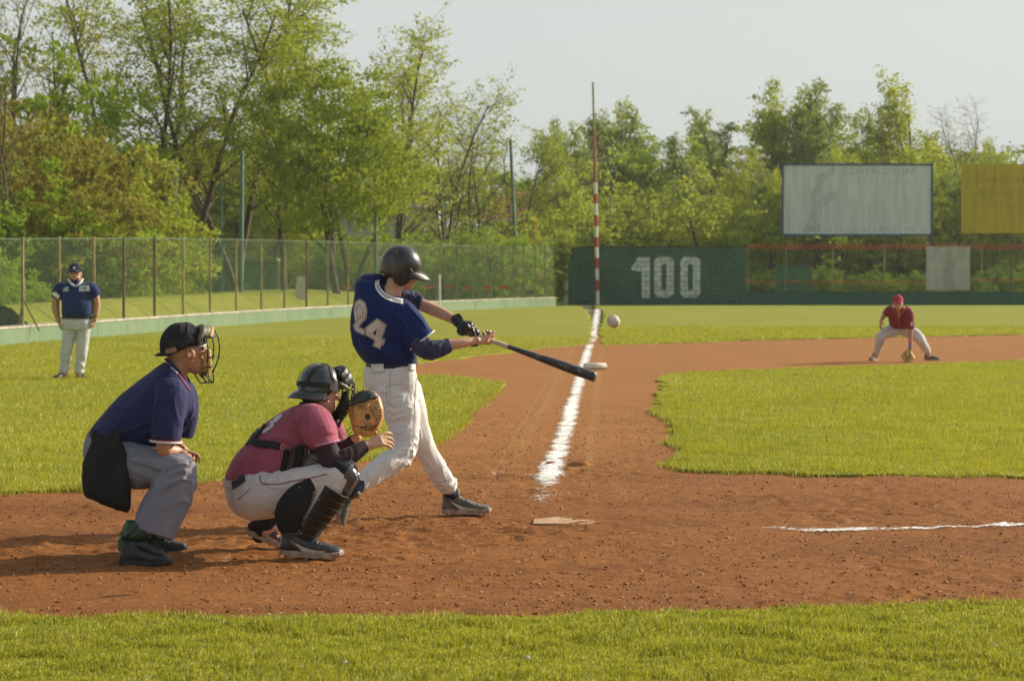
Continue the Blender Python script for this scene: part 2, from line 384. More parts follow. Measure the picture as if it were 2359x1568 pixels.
scatter_clods('dirt_clods', 40000, (-5, 5, 11.3, 30), 0.0024, 0.0110, mDc, 'loose crumbs and clods of red dirt round home plate', 'dirt')
mPeb = M_simple('pale_grit', (0.62, 0.52, 0.42), 0.8, 0.2, 50)
scatter_clods('pale_grit', 2200, (-5, 5, 11.3, 34), 0.0022, 0.0075, mPeb, 'small pale stones scattered over the red dirt', 'gravel')

# chalk ----------------------------------------------------------------
def chalk_mat(name, axis, half, dens, col=(0.86, 0.85, 0.83)):
    m, nt, b = new_mat(name); co = pos(nt)
    sp = N(nt, 'ShaderNodeSeparateXYZ'); nt.links.new(co, sp.inputs[0])
    uv = N(nt, 'ShaderNodeUVMap'); s2 = N(nt, 'ShaderNodeSeparateXYZ'); nt.links.new(uv.outputs[0], s2.inputs[0])
    def q(op, a, b2, cl=False):
        n = N(nt, 'ShaderNodeMath', operation=op, use_clamp=cl)
        for i, v in ((0, a), (1, b2)):
            if hasattr(v, 'links'): nt.links.new(v, n.inputs[i])
            else: n.inputs[i].default_value = v
        return n.outputs[0]
    e = q('MULTIPLY', q('ABSOLUTE', q('SUBTRACT', s2.outputs[0], 0.5), 0), 2.0)       # 0 centre, 1 edge
    nz = noise(nt, co, 30, 8, 0.85); n2 = noise(nt, co, 2.2, 3, 0.6)
    v = q('ADD', q('ADD', q('MULTIPLY', q('SUBTRACT', nz, 0.5), 7.0), q('MULTIPLY', q('SUBTRACT', n2, 0.5), 3.6)), 1.0)
    v = q('SUBTRACT', v, q('MULTIPLY', q('POWER', e, 1.8), dens[0]))
    v = q('SUBTRACT', v, q('MULTIPLY', s2.outputs[1], dens[1]))
    en = N(nt, 'ShaderNodeMapRange'); en.inputs[1].default_value = 0.0; en.inputs[2].default_value = 0.07; en.inputs[3].default_value = 1.2; en.inputs[4].default_value = 0.0; nt.links.new(s2.outputs[1], en.inputs[0]); v = q('SUBTRACT', v, en.outputs[0])
    a = N(nt, 'ShaderNodeMapRange'); a.inputs[1].default_value = dens[2]; a.inputs[2].default_value = dens[2]+0.16; nt.links.new(v, a.inputs[0])
    nt.links.new(a.outputs[0], b.inputs['Alpha']); b.inputs['Roughness'].default_value = 0.95
    nt.links.new(ramp(nt, noise(nt, co, 40, 3), [(0.3, tuple(x*0.8 for x in col)), (0.6, col)]), b.inputs['Base Color'])
    bump(nt, nz, b, 0.5, 0.01)
    return m
def chalk(name, path, half, mat, n_len, zf, kindlabel, cat='chalk line'):
    ts = np.linspace(0, 1, n_len); pts = np.array(path, float)
    sl = np.concatenate([[0], np.cumsum(np.linalg.norm(np.diff(pts, axis=0), axis=1))]); sl /= sl[-1]
    cx_, cy_ = np.interp(ts, sl, pts[:, 0]), np.interp(ts, sl, pts[:, 1]); hw = np.interp(ts, sl, np.array(half if hasattr(half, '__len__') else [half]*len(pts)))
    tx, ty = np.gradient(cx_), np.gradient(cy_); L = np.hypot(tx, ty); nx_, ny_ = ty/L, -tx/L
    w = np.linspace(-1, 1, 13); X = cx_[:, None]+nx_[:, None]*hw[:, None]*w; Y = cy_[:, None]+ny_[:, None]*hw[:, None]*w
    V = np.stack([X, Y, zf(X, Y)], -1).reshape(-1, 3)
    i = (np.arange(n_len-1)[:, None]*13 + np.arange(12)[None]).ravel(); Fc = np.stack([i, i+1, i+14, i+13], -1)
    o = mesh_np(name, V, Fc, mat, smooth=True, label=kindlabel, cat=cat)
    uvl = o.data.uv_layers.new(name='UVMap'); U = np.stack([np.tile((w+1)/2, n_len), np.repeat(ts, 13)], -1)
    vi = np.zeros(len(o.data.loops), np.int32); o.data.loops.foreach_get('vertex_index', vi)
    uvl.data.foreach_set('uv', U[vi].astype(np.float32).ravel()); return o
chM = chalk_mat('chalk_on_dirt', 0, 0.1, (1.45, 0.05, 0.42))
zd = lambda X, Y: fine(X, Y) + 0.0075
chalk('foul_line', [tuple(G(x, y)[:2]) for x, y in ((1240, 1160), (1262, 1110), (1300, 1000), (1322, 920), (1340, 862), (1352, 815), (1360, 795))], [0.15, 0.135, 0.110, 0.105, 0.115, 0.12, 0.12], chM, 420, zd, 'white chalk foul line running over the dirt towards the outfield corner')
chM3 = chalk_mat('chalk_on_lawn', 0, 0.1, (1.1, 0.0, 0.55))
chalk('foul_line', [tuple(G(x, y)[:2]) for x, y in ((1360, 795), (1366, 778), (1372, 745), (1377, 712))], [0.12, 0.14, 0.16, 0.17], chM3, 160, lambda X, Y: fine(X, Y)+0.012, 'thin far stretch of chalk line leading to the striped foul pole')
ch2 = chalk_mat('chalk_patchy', 0, 0.1, (0.75, -0.8, 1.02))
chalk('base_line', [tuple(G(x, y)[:2]) for x, y in ((1560, 1204), (1850, 1217), (2000, 1219), (2180, 1213), (2359, 1210))] + [(5.5, 15.9), (14, 16.3)], [0.08, 0.10, 0.14, 0.075, 0.075, .08, .08], ch2, 600, zd, 'patchy trampled white chalk line running right from home plate')
ch3 = chalk_mat('chalk_dust', 0, 0.1, (0.9, 0.5, 1.02), (0.80, 0.76, 0.72))
chalk('chalk_dust', [tuple(G(x, y)[:2]) for x, y in ((1285, 1110), (1240, 1097), (1170, 1090), (1080, 1092))], [0.10, 0.12, 0.10, 0.08], ch3, 90, zd, 'smeared chalk dust of the batter box by the foul line', 'chalk dust')
chalk('chalk_dust', [tuple(G(x, y)[:2]) for x, y in ((1310, 1135), (1250, 1140), (1170, 1138))], [0.2, 0.3, 0.2], ch3, 90, lambda X, Y: fine(X, Y)+0.010, 'scattered chalk dust at the near end of the foul line', 'chalk dust')

# plate and base
mPlate = M_simple('dusty_rubber', (0.46, 0.33, 0.20), 0.9, 0.10, 13, 0.6, 60, 0.004, dark=(0.26, 0.11, 0.045))
ax = HOME + Vector((-0.02, -0.02, 0)); u = Vector((1, -0.0395, 0)).normalized(); v = Vector((0.0395, 1, 0)).normalized()
pp = [ax, ax+u*0.305, ax+u*0.305+(u+v)*0.152, ax+v*0.305+(u+v)*0.152, ax+v*0.305]
bm = bmesh.new(); f = bm.faces.new([bm.verts.new((q.x, q.y, 0.007)) for q in pp]); bm.normal_update()
r = bmesh.ops.extrude_face_region(bm, geom=[f])
for vv in [g for g in r['geom'] if isinstance(g, bmesh.types.BMVert)]: vv.co.z = -0.02
bmesh.ops.recalc_face_normals(bm, faces=bm.faces[:]); bmesh.ops.bevel(bm, geom=bm.edges[:], offset=0.006, segments=2, affect='EDGES')
me = bpy.data.meshes.new('home_plate'); bm.to_mesh(me); bm.free()
link('home_plate', me, mPlate, label='dirty white home plate half buried in the red dirt', cat='home plate')
mBase = M_simple('base_canvas', (0.74, 0.68, 0.55), 0.8, 0.1, 12, 0.3, 90, 0.003)
bc = G(1372, 850) + Vector((0, 0.2, 0)); bm = bmesh.new(); bmesh.ops.create_cube(bm, size=1)
for vv in bm.verts: vv.co = Vector((vv.co.x*0.40, vv.co.y*0.38, (vv.co.z+0.5)*0.10-0.01)) + bc
bmesh.ops.bevel(bm, geom=bm.edges[:], offset=0.02, segments=3, affect='EDGES')
me = bpy.data.meshes.new('base_bag'); bm.to_mesh(me); bm.free(); me.polygons.foreach_set('use_smooth', [True]*len(me.polygons))
link('base_bag', me, mBase, label='off-white base bag lying at the chalk line behind the bat', cat='base')
# ------------------------------------------------------------------ block wall with the 100 mark
def block_mat(name, c1, c2, stain):
    m, nt, b = new_mat(name); co = pos(nt)
    oi = N(nt, 'ShaderNodeObjectInfo').outputs['Random']
    c = ramp(nt, noise(nt, co, 1.1, 5, 0.6), [(0.35, c2), (0.65, c1)])
    c = mixc(nt, 0.35, c, ramp(nt, oi, [(0, c2), (1, c1)]))
    st = ramp(nt, noise(nt, co, 2.2, 5, 0.7, (2.5, 1, 0.35)), [(0.56, 0.0), (0.72, 1.0)])
    c = mixc(nt, mixc(nt, 1.0, st, (0.6, 0.6, 0.6), 'MULTIPLY'), c, stain)
    nt.links.new(c, b.inputs['Base Color']); b.inputs['Roughness'].default_value = 0.85
    bump(nt, noise(nt, co, 40, 4, 0.7), b, 0.5, 0.01); return m
mBlock = block_mat('green_block', (0.052, 0.135, 0.092), (0.030, 0.092, 0.064), (0.012, 0.028, 0.02))
mMortar = M_simple('mortar', (0.012, 0.045, 0.032), 0.9, 0.2, 5)
mPaleG = block_mat('pale_green_plaster', (0.150, 0.220, 0.112), (0.095, 0.165, 0.090), (0.23, 0.21, 0.14))
mCap = M_simple('concrete_cap', (0.40, 0.37, 0.29), 0.9, 0.2, 3, 0.3, 30, 0.01)
DW = 128.0
wl, wr = P(1305, 632, DW).x, P(1717, 632, DW).x; WH = 3.0
wall = empty('outfield_wall', (wl, DW, 0), label='dark green block wall with the big number 100', cat='wall')
mb = MB(); mb.box(((wl+wr)/2, DW+0.14, WH/2), (wr-wl-0.02, 0.16, WH-0.02)); mb.build('wall_core', mMortar, wall)
rows, bw = 12, 0.5; rh = WH/rows; ncol = int(round((wr-wl)/bw)); bw = (wr-wl)/ncol
def block_mesh(w):
    bm = bmesh.new(); bmesh.ops.create_cube(bm, size=1)
    for v in bm.verts: v.co = Vector((v.co.x*(w-0.018), v.co.y*0.12, v.co.z*(rh-0.016)))
    bmesh.ops.bevel(bm, geom=[e for e in bm.edges if all(v.co.y < 0 for v in e.verts)], offset=0.008, segments=1, affect='EDGES')
    me = bpy.data.meshes.new('block'); bm.to_mesh(me); bm.free(); me.materials.append(mBlock); return me
bfull, bhalf = block_mesh(bw), block_mesh(bw/2)
cells = []
for r_ in range(rows):
    x = wl
    ws = [bw]*ncol if r_ % 2 == 0 else [bw/2] + [bw]*(ncol-1) + [bw/2]
    for w in ws:
        cells.append((x, x+w, r_*rh, (r_+1)*rh))
        o = link('block', bfull if w == bw else bhalf, None, wall)
        o.location = (x+w/2, DW + random.uniform(-0.004, 0.004), r_*rh+rh/2); x += w
mb = MB(); mb.box(((wl+wr)/2, DW+0.05, WH+0.03), (wr-wl+0.06, 0.34, 0.055)); mb.build('wall_cap', mMortar, wall)
# painted figures, split at the block joints
mPaint = M_simple('faded_white_paint', (0.50, 0.55, 0.56), 0.8, 0.14, 3, 0.3, 40, 0.004, dark=(0.30, 0.37, 0.37))
def poly_clip(poly, x0, x1, z0, z1):
    for ax_, val, keep in ((0, x0, 1), (0, x1, -1), (1, z0, 1), (1, z1, -1)):
        out = []
        for i in range(len(poly)):
            a, b2 = poly[i-1], poly[i]; ia, ib = (a[ax_]-val)*keep >= 0, (b2[ax_]-val)*keep >= 0
            if ia != ib:
                t = (val-a[ax_])/(b2[ax_]-a[ax_]); out.append((a[0]+(b2[0]-a[0])*t, a[1]+(b2[1]-a[1])*t))
            if ib: out.append(b2)
        poly = out
        if len(poly) < 3: return []
    return poly
def painted(polys, label=None):
    mb = MB()
    for pl in polys:
        for (x0, x1, z0, z1) in cells:
            q = poly_clip(pl, x0+0.011, x1-0.011, z0+0.010, z1-0.010)
            if len(q) >= 3: mb.add([(x, DW-0.0675, z) for x, z in q], [tuple(range(len(q)))])
    return mb.build('painted_digit', mPaint, wall, **({'label': label} if label else {}))
def wz(px, py): q = P(px, py, DW); return (q.x, q.z)
painted([[wz(1452, 621), wz(1470, 592), wz(1497, 592), wz(1497, 686), wz(1478, 686), wz(1478, 626)]], 'white painted figure 1')
def zero(x0, x1, y0, y1, t=17):
    c = 9
    o = [(x0+c, y0), (x1-c, y0), (x1, y0+c), (x1, y1-c), (x1-c, y1), (x0+c, y1), (x0, y1-c), (x0, y0+c)]
    ti = 5
    i_ = [(x0+t+3, y0+t), (x1-t-3, y0+t), (x1-t, y0+t+3), (x1-t, y1-t-3), (x1-t-3, y1-t), (x0+t+3, y1-t), (x0+t, y1-t-3), (x0+t, y0+t+3)]
    return [[wz(*o[k]), wz(*o[(k+1) % 8]), wz(*i_[(k+1) % 8]), wz(*i_[k])] for k in range(8)]
painted(zero(1507, 1552, 591, 685)); painted(zero(1567, 1613, 591, 685))

# corner post with ivy ------------------------------------------------
mPostG = M_simple('pale_green_paint', (0.33, 0.48, 0.33), 0.7, 0.2, 4)
mb = MB(); q = P(1303, 632, DW-0.3); mb.box((q.x, DW-0.3, 1.15), (0.24, 0.24, 2.3)); 
cp = mb.build('corner_post', mPostG, label='pale green concrete post at the left end of the 100 wall', cat='post')

# striped foul pole -----------------------------------------------------
mRed = M_simple('pole_red', (0.40, 0.035, 0.022), 0.5, 0.2, 8); mWht = M_simple('pole_white', (0.66, 0.64, 0.56), 0.5, 0.12, 8); mRust = M_simple('pole_rust', (0.34, 0.105, 0.055), 0.7, 0.25, 8); mTan = M_simple('pole_tan', (0.33, 0.27, 0.15), 0.7, 0.2, 8)
fy = DW-0.7; bands = [(190, 300, mTan), (300, 420, mRust), (420, 447, mWht), (447, 469, mRed), (469, 496, mWht), (496, 521, mRed), (521, 546, mWht), (546, 569, mRed), (569, 594, mWht), (594, 618, mRed), (618, 645, mWht), (645, 670, mRed), (670, 706, mWht)]
fp = empty('foul_pole', tuple(P(1377, 705, fy)), label='tall red and white banded foul pole before the green wall', cat='foul pole')
def fpx(y): return 1366 + (y-190)*(11/513)
for a, b2, mm in bands:
    A, B = P(fpx(a), a, fy), P(fpx(b2), b2, fy); rr = 0.055 if a < 300 else (0.075 if a < 420 else 0.10)
    mb = MB(); mb.tube([B, A], rr, 12); mb.build('pole_band', mm, fp, smooth=False)

# left boundary: low pale green wall + mesh fence ------------------------------
base_px = [(-420, 838), (-200, 815), (0, 797), (300, 770), (500, 753), (700, 738), (950, 721), (1150, 711), (1290, 706)]
bx = [p[0] for p in base_px]
def fence_pt(px):
    q = G(px, float(np.interp(px, bx, [p[1] for p in base_px]))); return q
def top_h(px): return float(np.interp(px, [0, 400, 800, 1270], [2.38, 2.62, 2.80, 2.92]))
def base_h(px): return float(np.interp(px, [0, 700, 1200], [0.40, 0.43, 0.45]))
f0 = fence_pt(640)
fence = empty('boundary_fence', tuple(f0), label='long mesh fence on a low pale green wall behind the coach', cat='fence')
posts = [-380, -290, -200, -115, -32, 52, 136, 216, 285, 356, 422, 484, 544, 602, 655, 706, 755, 802, 852, 895, 936, 975, 1014, 1052, 1090, 1122, 1156, 1182, 1206, 1233, 1255, 1276]
mPost = M_simple('post_ochre', (0.30, 0.25, 0.10), 0.7, 0.25, 3); mPostD = M_simple('post_rust', (0.14, 0.085, 0.045), 0.7, 0.25, 3)
mWire = M_simple('green_wire', (0.06, 0.115, 0.055), 0.5, 0.15, 5, metal=0.0)
wire = MB(); wv, wf = [], []
for i in range(len(posts)):
    a = fence_pt(posts[i]); ha = base_h(posts[i]); ta = top_h(posts[i])
    mb = MB(); mb.box((a.x, a.y+0.02, (ha+ta)/2+0.02), (0.065, 0.065, ta-ha+0.08)); mb.build('post', mPostD if i in (8, 9, 15) else mPost, fence)
    if i+1 < len(posts):
        c_ = fence_pt(posts[i+1]); hc = base_h(posts[i+1]); tc = top_h(posts[i+1]); d = (c_-a).normalized(); n_ = Vector((-d.y, d.x, 0)); L = (c_-a).length
        mb = MB(); ang = math.atan2(d.y, d.x); M3 = Matrix.Rotation(ang, 3, 'Z'); mid = (a+c_)/2; hm = (ha+hc)/2
        mb.box((mid.x, mid.y, hm/2-0.06), (L-0.02, 0.22, hm+0.08), M3); mb.build('wall_panel', mPaleG, fence)
        mb = MB(); mb.box((mid.x, mid.y, hm+0.005), (L-0.008, 0.27, 0.05), M3); mb.build('coping', mCap, fence)
        W = 0.006 + 0.000*a.y
        for k in range(36):
            t = k/35; z0, z1 = ha+0.06+(ta-ha-0.06)*t, hc+0.06+(tc-hc-0.06)*t
            w_ = 0.0046 if k < 35 else 0.013
            s = len(wv); wv += [(a.x, a.y, z0-w_), (c_.x, c_.y, z1-w_), (c_.x, c_.y, z1+w_), (a.x, a.y, z0+w_), (a.x, a.y+0.012, z0), (c_.x, c_.y+0.012, z1)]
            wf += [(s, s+1, s+2, s+3), (s+3, s+2, s+5, s+4), (s+4, s+5, s+1, s)]
        nv = max(3, int(L/0.16))
        for k in range(nv):
            q = a + (c_-a)*(k/nv); s = len(wv); w_ = 0.0025
            wv += [(q.x-w_, q.y+0.006, ha+0.05), (q.x+w_, q.y+0.006, ha+0.05), (q.x+w_, q.y+0.006, ta), (q.x-w_, q.y+0.006, ta)]; wf += [(s, s+1, s+2, s+3)]
MB().add(wv, wf).build('wire_mesh', mWire, fence, kind='stuff')

# right boundary: low dark wall, fence with orange ribbons -----------------------
rf = empty('outfield_fence', (P(2000, 632, DW).x, DW, 0), label='low dark green wall and wire fence with orange tape on the right', cat='fence')
xe = 30.0; z_low = 0.66
mGW = block_mat('dark_green_render', (0.030, 0.120, 0.075), (0.020, 0.085, 0.055), (0.015, 0.04, 0.03))
x = wr; k = 0
while x < xe:
    w = min(2.6, xe-x); mb = MB(); mb.box((x+w/2, DW+0.1+0.0*k, z_low/2-0.05), (w-0.012, 0.22, z_low+0.1)); mb.build('wall_panel', mGW, rf)
    mb = MB(); mb.box((x+w/2, DW+0.1, z_low+0.02), (w-0.004, 0.26, 0.04)); mb.build('coping', mMortar, rf); x += w; k += 1
for px, m_, rr in ((1722, mPost, .03), (1810, mPost, .03), (1918, mPost, .045), (2037, mPost, .035), (2262, mPost, .03), (2325, mPostD, .03), (1868, mPostD, .022), (1932, mPostD, .03), (2104, mPostD, .03), (2186, mPostD, .022), (2298, mPostD, .025), (2440, mPost, .04), (2520, mPost, .04)):
    q = P(px, 632, DW+0.12); mb = MB(); mb.tube([(q.x, q.y, z_low), (q.x, q.y, 3.02)], rr*0.62, 8); mb.build('post', m_, rf)
wv, wf = [], []
for k in range(30):
    z = z_low + 0.08 + k*0.078; s = len(wv); w_ = 0.004
    wv += [(wr, DW+0.1, z-w_), (xe, DW+0.1, z-w_), (xe, DW+0.1, z+w_), (wr, DW+0.1, z+w_)]; wf.append((s, s+1, s+2, s+3))
for k in range(int((xe-wr)/0.16)):
    x = wr+k*0.16; s = len(wv); w_ = 0.003
    wv += [(x-w_, DW+0.105, z_low), (x+w_, DW+0.105, z_low), (x+w_, DW+0.105, 2.98), (x-w_, DW+0.105, 2.98)]; wf.append((s, s+1, s+2, s+3))
MB().add(wv, wf).build('wire_mesh', mWire, rf, kind='stuff')
mOr = M_simple('orange_tape', (0.55, 0.075, 0.022), 0.6, 0.15, 3)
def tape(parent, x0, x1, y, z, hgt, strands, seed):
    mb = MB(); n = int((x1-x0)/0.18)
    for s_ in range(strands):
        xs_ = np.linspace(x0, x1, n); zz = z + (s_-(strands-1)/2)*hgt/strands*1.05 + 0.035*np.array(vnoise(xs_*0.9, xs_*0+seed+s_*3)) - 0.03*np.abs(np.sin(xs_*math.pi/2.3+seed))
        hw = hgt/strands*0.18*(1+0.5*np.array(vnoise(xs_*3, xs_*0+seed+7+s_)))
        vs = []; 
        for i in range(n): vs += [(xs_[i], y, zz[i]-hw[i]), (xs_[i], y+0.01*math.sin(i), zz[i]+hw[i])]
        mb.add(vs, [(2*i, 2*i+2, 2*i+3, 2*i+1) for i in range(n-1)])
    return mb.build('orange_tape', mOr, parent)
tape(rf, wr+0.02, xe, DW+0.02, P(1800, 567, DW).z, 0.27, 5, 1)
tape(rf, wr+0.02, P(2128, 600, DW).x, DW+0.03, P(1800, 649, DW).z, 0.14, 2, 5)
tape(rf, P(2236, 600, DW).x, xe, DW+0.03, P(1800, 643, DW).z, 0.12, 2, 9)
# short orange markers seen through the left fence
for i, px in enumerate((800, 988, 1030, 1080, 1122, 1160)):
    Y = 112; q = P(px, 662, Y); mb = MB(); w_ = (0.4, .45, .35, .5, .3, .5)[i]
    n = 6; vs = []
    for j in range(n): vs += [(q.x-w_/2+w_*j/(n-1), Y+0.02*math.sin(j*2), q.z-0.06+0.015*math.sin(j*1.7+i)), (q.x-w_/2+w_*j/(n-1), Y, q.z+0.06+0.02*math.cos(j*2.1+i))]
    mb.add(vs, [(2*j, 2*j+2, 2*j+3, 2*j+1) for j in range(n-1)])
    mb.build('orange_tape', mOr, fence)

# tarpaulin ---------------------------------------------------------------
mTarp = M_simple('grey_tarp', (0.36, 0.37, 0.35), 0.75, 0.14, 1.6, 0.5, 6, 0.05, dark=(0.22, 0.22, 0.20), vec=(1, 1, 0.4))
A, B = P(2133, 668, DW-0.05), P(2234, 568, DW-0.05)
xs_, zs_ = np.linspace(A.x, B.x, 40), np.linspace(A.z, B.z, 40)
tp = grid_sheet('tarpaulin', xs_, zs_, lambda X, Y: 0.03*fbm(X*1.6, Y*0.9, 3, 3) + 0.05*np.exp(-((X-A.x-0.62)/0.05)**2) + 0.04*np.exp(-((Y-(A.z+B.z)/2)/0.04)**2), mTarp, label='grey tarpaulin hung on the fence behind the infielder', cat='tarpaulin')
tp.rotation_euler = (R(90), 0, 0); tp.location = (0, DW-0.12, 0)

# billboards ---------------------------------------------------------------
def board_mat(name, base, dirt, letters):
    m, nt, b = new_mat(name); co = pos(nt)
    c = ramp(nt, noise(nt, co, 1.2, 5, 0.65, (3.5, 1, 0.35)), [(0.3, dirt), (0.62, base)])
    c = mixc(nt, 0.25, c, ramp(nt, noise(nt, co, 7, 4, 0.7, (4, 1, 0.5)), [(0.35, dirt), (0.6, base)]))
    nt.links.new(c, b.inputs['Base Color']); b.inputs['Roughness'].default_value = 0.6; return m
mWB = board_mat('weathered_white_board', (0.60, 0.66, 0.63), (0.42, 0.49, 0.46), None)
mYB = board_mat('weathered_yellow_board', (0.50, 0.385, 0.002), (0.32, 0.245, 0.004), None)
mBlueF = M_simple('blue_frame', (0.035, 0.085, 0.19), 0.6, 0.2, 3)
def faded(name, col, thr=0.5, alpha=0.5, sc=4):
    m, nt, b = new_mat(name); co = pos(nt); b.inputs['Base Color'].default_value = (*col, 1); b.inputs['Roughness'].default_value = 0.7
    a = ramp(nt, noise(nt, co, sc, 4, 0.7, (3, 1, 0.6)), [(thr-0.12, 0.0), (thr+0.15, alpha)]); nt.links.new(a, b.inputs['Alpha']); return m
mFade = faded('faded_blue_print', (0.10, 0.20, 0.30), 0.47, 0.40); mFade2 = faded('faded_grey_print', (0.20, 0.25, 0.26), 0.52, 0.22); mFadeY = faded('faded_dark_print', (0.16, 0.14, 0.03), 0.47, 0.45)
def letter_line(txt, x, z, h, y, mat, parent, name='lettering', sx=1.0):
    cu = bpy.data.curves.new('t', 'FONT'); cu.body = txt; cu.size = h*1.35; cu.extrude = 0.0; cu.space_character = 1.15
    o = bpy.data.objects.new('t', cu); COL.objects.link(o); dg = bpy.context.evaluated_depsgraph_get(); dg.update()
    me = bpy.data.meshes.new_from_object(o.evaluated_get(dg)); bpy.data.objects.remove(o)
    me.transform(Matrix.Translation((x, y, z)) @ Matrix.Rotation(R(90), 4, 'X') @ Matrix.Diagonal((sx, 1, 1, 1)))
    me.materials.clear(); me.materials.append(mat); return link(name, me, None, parent, kind='stuff')
DB = 134.0
def billboard(l, r, t, bt, mat, frame, lab, legs):
    A, B = P(l, bt, DB), P(r, t, DB); g = empty('billboard', ((A.x+B.x)/2, DB, 0), label=lab, cat='billboard')
    w, h = B.x-A.x, B.z-A.z; n = 6
    for i in range(n):
        for j in range(2):
            mb = MB(); mb.box((A.x+w*(i+.5)/n, DB, A.z+h*(j+.5)/2), (w/n-0.006, 0.04, h/2-0.006)); mb.build('panel', mat, g)
    if frame:
        for c_, s_ in ((((A.x+B.x)/2, DB-0.01, B.z+0.05), (w+0.2, 0.14, 0.10)), (((A.x+B.x)/2, DB-0.01, A.z-0.05), (w+0.2, 0.14, 0.10)), ((A.x-0.05, DB-0.012, (A.z+B.z)/2), (0.10, 0.12, h)), ((B.x+0.05, DB-0.012, (A.z+B.z)/2), (0.10, 0.12, h))):
            mb = MB(); mb.box(c_, s_); mb.build('frame_bar', mBlueF, g)
    else:
        mb = MB(); mb.box(((A.x+B.x)/2, DB+0.06, (A.z+B.z)/2), (w-0.1, 0.06, 0.12)); mb.build('rail', mPostD, g)
    for px, m_ in legs:
        x = P(px, 500, DB+0.12).x; mb = MB(); mb.box((x, DB+0.12, B.z/2-0.05), (0.07, 0.09, B.z)); mb.build('leg', m_, g)
    return g, A, B
g, A, B = billboard(1805, 2145, 381, 539, mWB, True, 'large weathered white billboard in a blue frame, above the fence', ((1830, mPostD), (1905, mPostD), (2040, mPostD), (2146, mBlueF)))
def bz(px, py): q = P(px, py, DB-0.03); return q
q = bz(1940, 402); letter_line('COSTRUZIONI', q.x, q.z, 0.36, DB-0.026, mFade, g, sx=1.12)
q = bz(1990, 425); letter_line('EDILI  E  STRADALI', q.x, q.z, 0.22, DB-0.026, mFade2, g)
q = bz(1950, 476); letter_line('via  Tel.   02 93', q.x, q.z, 0.2, DB-0.026, mFade2, g, sx=1.3)
q = bz(1965, 505); letter_line('fax  02 5376', q.x, q.z, 0.2, DB-0.026, mFade2, g, sx=1.3)
q = bz(1840, 534); letter_line('IMPRESA EDILE  SOLARO - MI', q.x, q.z, 0.28, DB-0.026, mFade, g, sx=1.12)
mb = MB()
for pl in ([(1880, 405), (1922, 383), (1925, 395), (1885, 430), (1875, 440)], [(1868, 440), (1890, 425), (1893, 490), (1888, 535), (1850, 535), (1862, 500)], [(1895, 455), (1923, 440), (1925, 458), (1900, 475)]):
    s = len(mb.v); mb.add([tuple(bz(*p_)) for p_ in pl], [tuple(range(len(pl)))])
mb.build('faded_emblem', faded('emblem_print', (0.12, 0.24, 0.30), 0.46, 0.22, 2), g)
g, A, B = billboard(2214, 2560, 378, 537, mYB, False, 'yellow billboard with faded lettering at the right edge', ((2262, mPostD), (2330, mPostD), (2420, mPostD), (2520, mPostD)))
q = bz(2246, 420); letter_line('Guarnizioni', q.x, q.z, 0.42, DB-0.026, mFadeY, g, sx=1.2)
q = bz(2252, 450); letter_line('Articoli Tecnici', q.x, q.z, 0.34, DB-0.026, mFadeY, g, sx=1.2)
q = bz(2240, 476); letter_line('VIA  E. GORLA - 22', q.x, q.z, 0.2, DB-0.026, mFadeY, g, sx=1.2)

# green netting panels, shed, leaning board, tall poles behind the fences -----------
def net_mat(name, col, a):
    m, nt, b = new_mat(name); b.inputs['Base Color'].default_value = (*col, 1); b.inputs['Alpha'].default_value = a; b.inputs['Roughness'].default_value = 0.8; return m
mNet = net_mat('green_net', (0.05, 0.20, 0.12), 0.50); mNet2 = net_mat('green_net_thin', (0.10, 0.26, 0.16), 0.38)
mPoleG = M_simple('green_pole', (0.105, 0.175, 0.125), 0.6, 0.2, 2); mGreyP = M_simple('grey_pole', (0.35, 0.36, 0.34), 0.7, 0.15, 2)
def frame_net(name, l, r, t, bt, Y, lab, mat, depth=2.5):
    A, B = P(l, bt, Y), P(r, t, Y); z0 = -0.05
    g = empty(name, ((A.x+B.x)/2, Y, 0), label=lab, cat='netting')
    for x in np.linspace(A.x, B.x, max(2, int((B.x-A.x)/2.4)+1)):
        mb = MB(); mb.tube([(x, Y, z0), (x, Y, B.z)], 0.035, 6); mb.build('post', mPoleG, g)
    mb = MB(); mb.box(((A.x+B.x)/2, Y+0.05, (z0+B.z)/2), (B.x-A.x, 0.01, B.z-z0-0.05)); mb.build('net', mat, g)
    mb = MB(); mb.tube([(A.x, Y, B.z), (B.x, Y, B.z)], 0.03, 6); mb.build('rail', mPoleG, g)
    return g
frame_net('green_screen', 1788, 1870, 612, 690, 131.0, 'green windbreak screen behind the right-hand fence', mNet)
sg = frame_net('batting_cage', 378, 640, 603, 680, 118.0, 'green netted practice cage behind the left mesh fence', mNet)
mRoofS = M_simple('old_sheet_roof', (0.22, 0.19, 0.15), 0.8, 0.2, 2)
A, B = P(430, 598, 117.5), P(640, 602, 117.5); mb = MB(); mb.box(((A.x+B.x)/2, 118.6, A.z), (B.x-A.x, 2.6, 0.10)); mb.build('roof_sheet', mRoofS, sg)
def pole(px0, py0, px1, py1, Y, rr, mat, lab, cat='pole'):
    A = P(px1, py1, Y); A0 = Vector((A.x, Y, -0.05)); B = P(px0, py0, Y)
    mb = MB(); mb.tube([A0, B], [rr*1.25, rr], 10)
    for k in range(3): 
        z = B.z-0.15-k*0.5; x = A0.x+(B.x-A0.x)*z/B.z; mb.box((x, Y-rr-0.03, z), (0.06, 0.06, 0.04))
    return mb.build('tall_pole', mat, label=lab, cat=cat)
pole(388, 368, 386, 640, 95, 0.062, mPoleG, 'green net pole nearest the leafy brown thicket')
pole(558, 347, 555, 650, 93, 0.070, mPoleG, 'tall green pole standing left of the umpire cap, above the netted cage')
pole(865, 347, 866, 650, 99, 0.070, mPoleG, 'tall green pole directly behind the batter helmet')
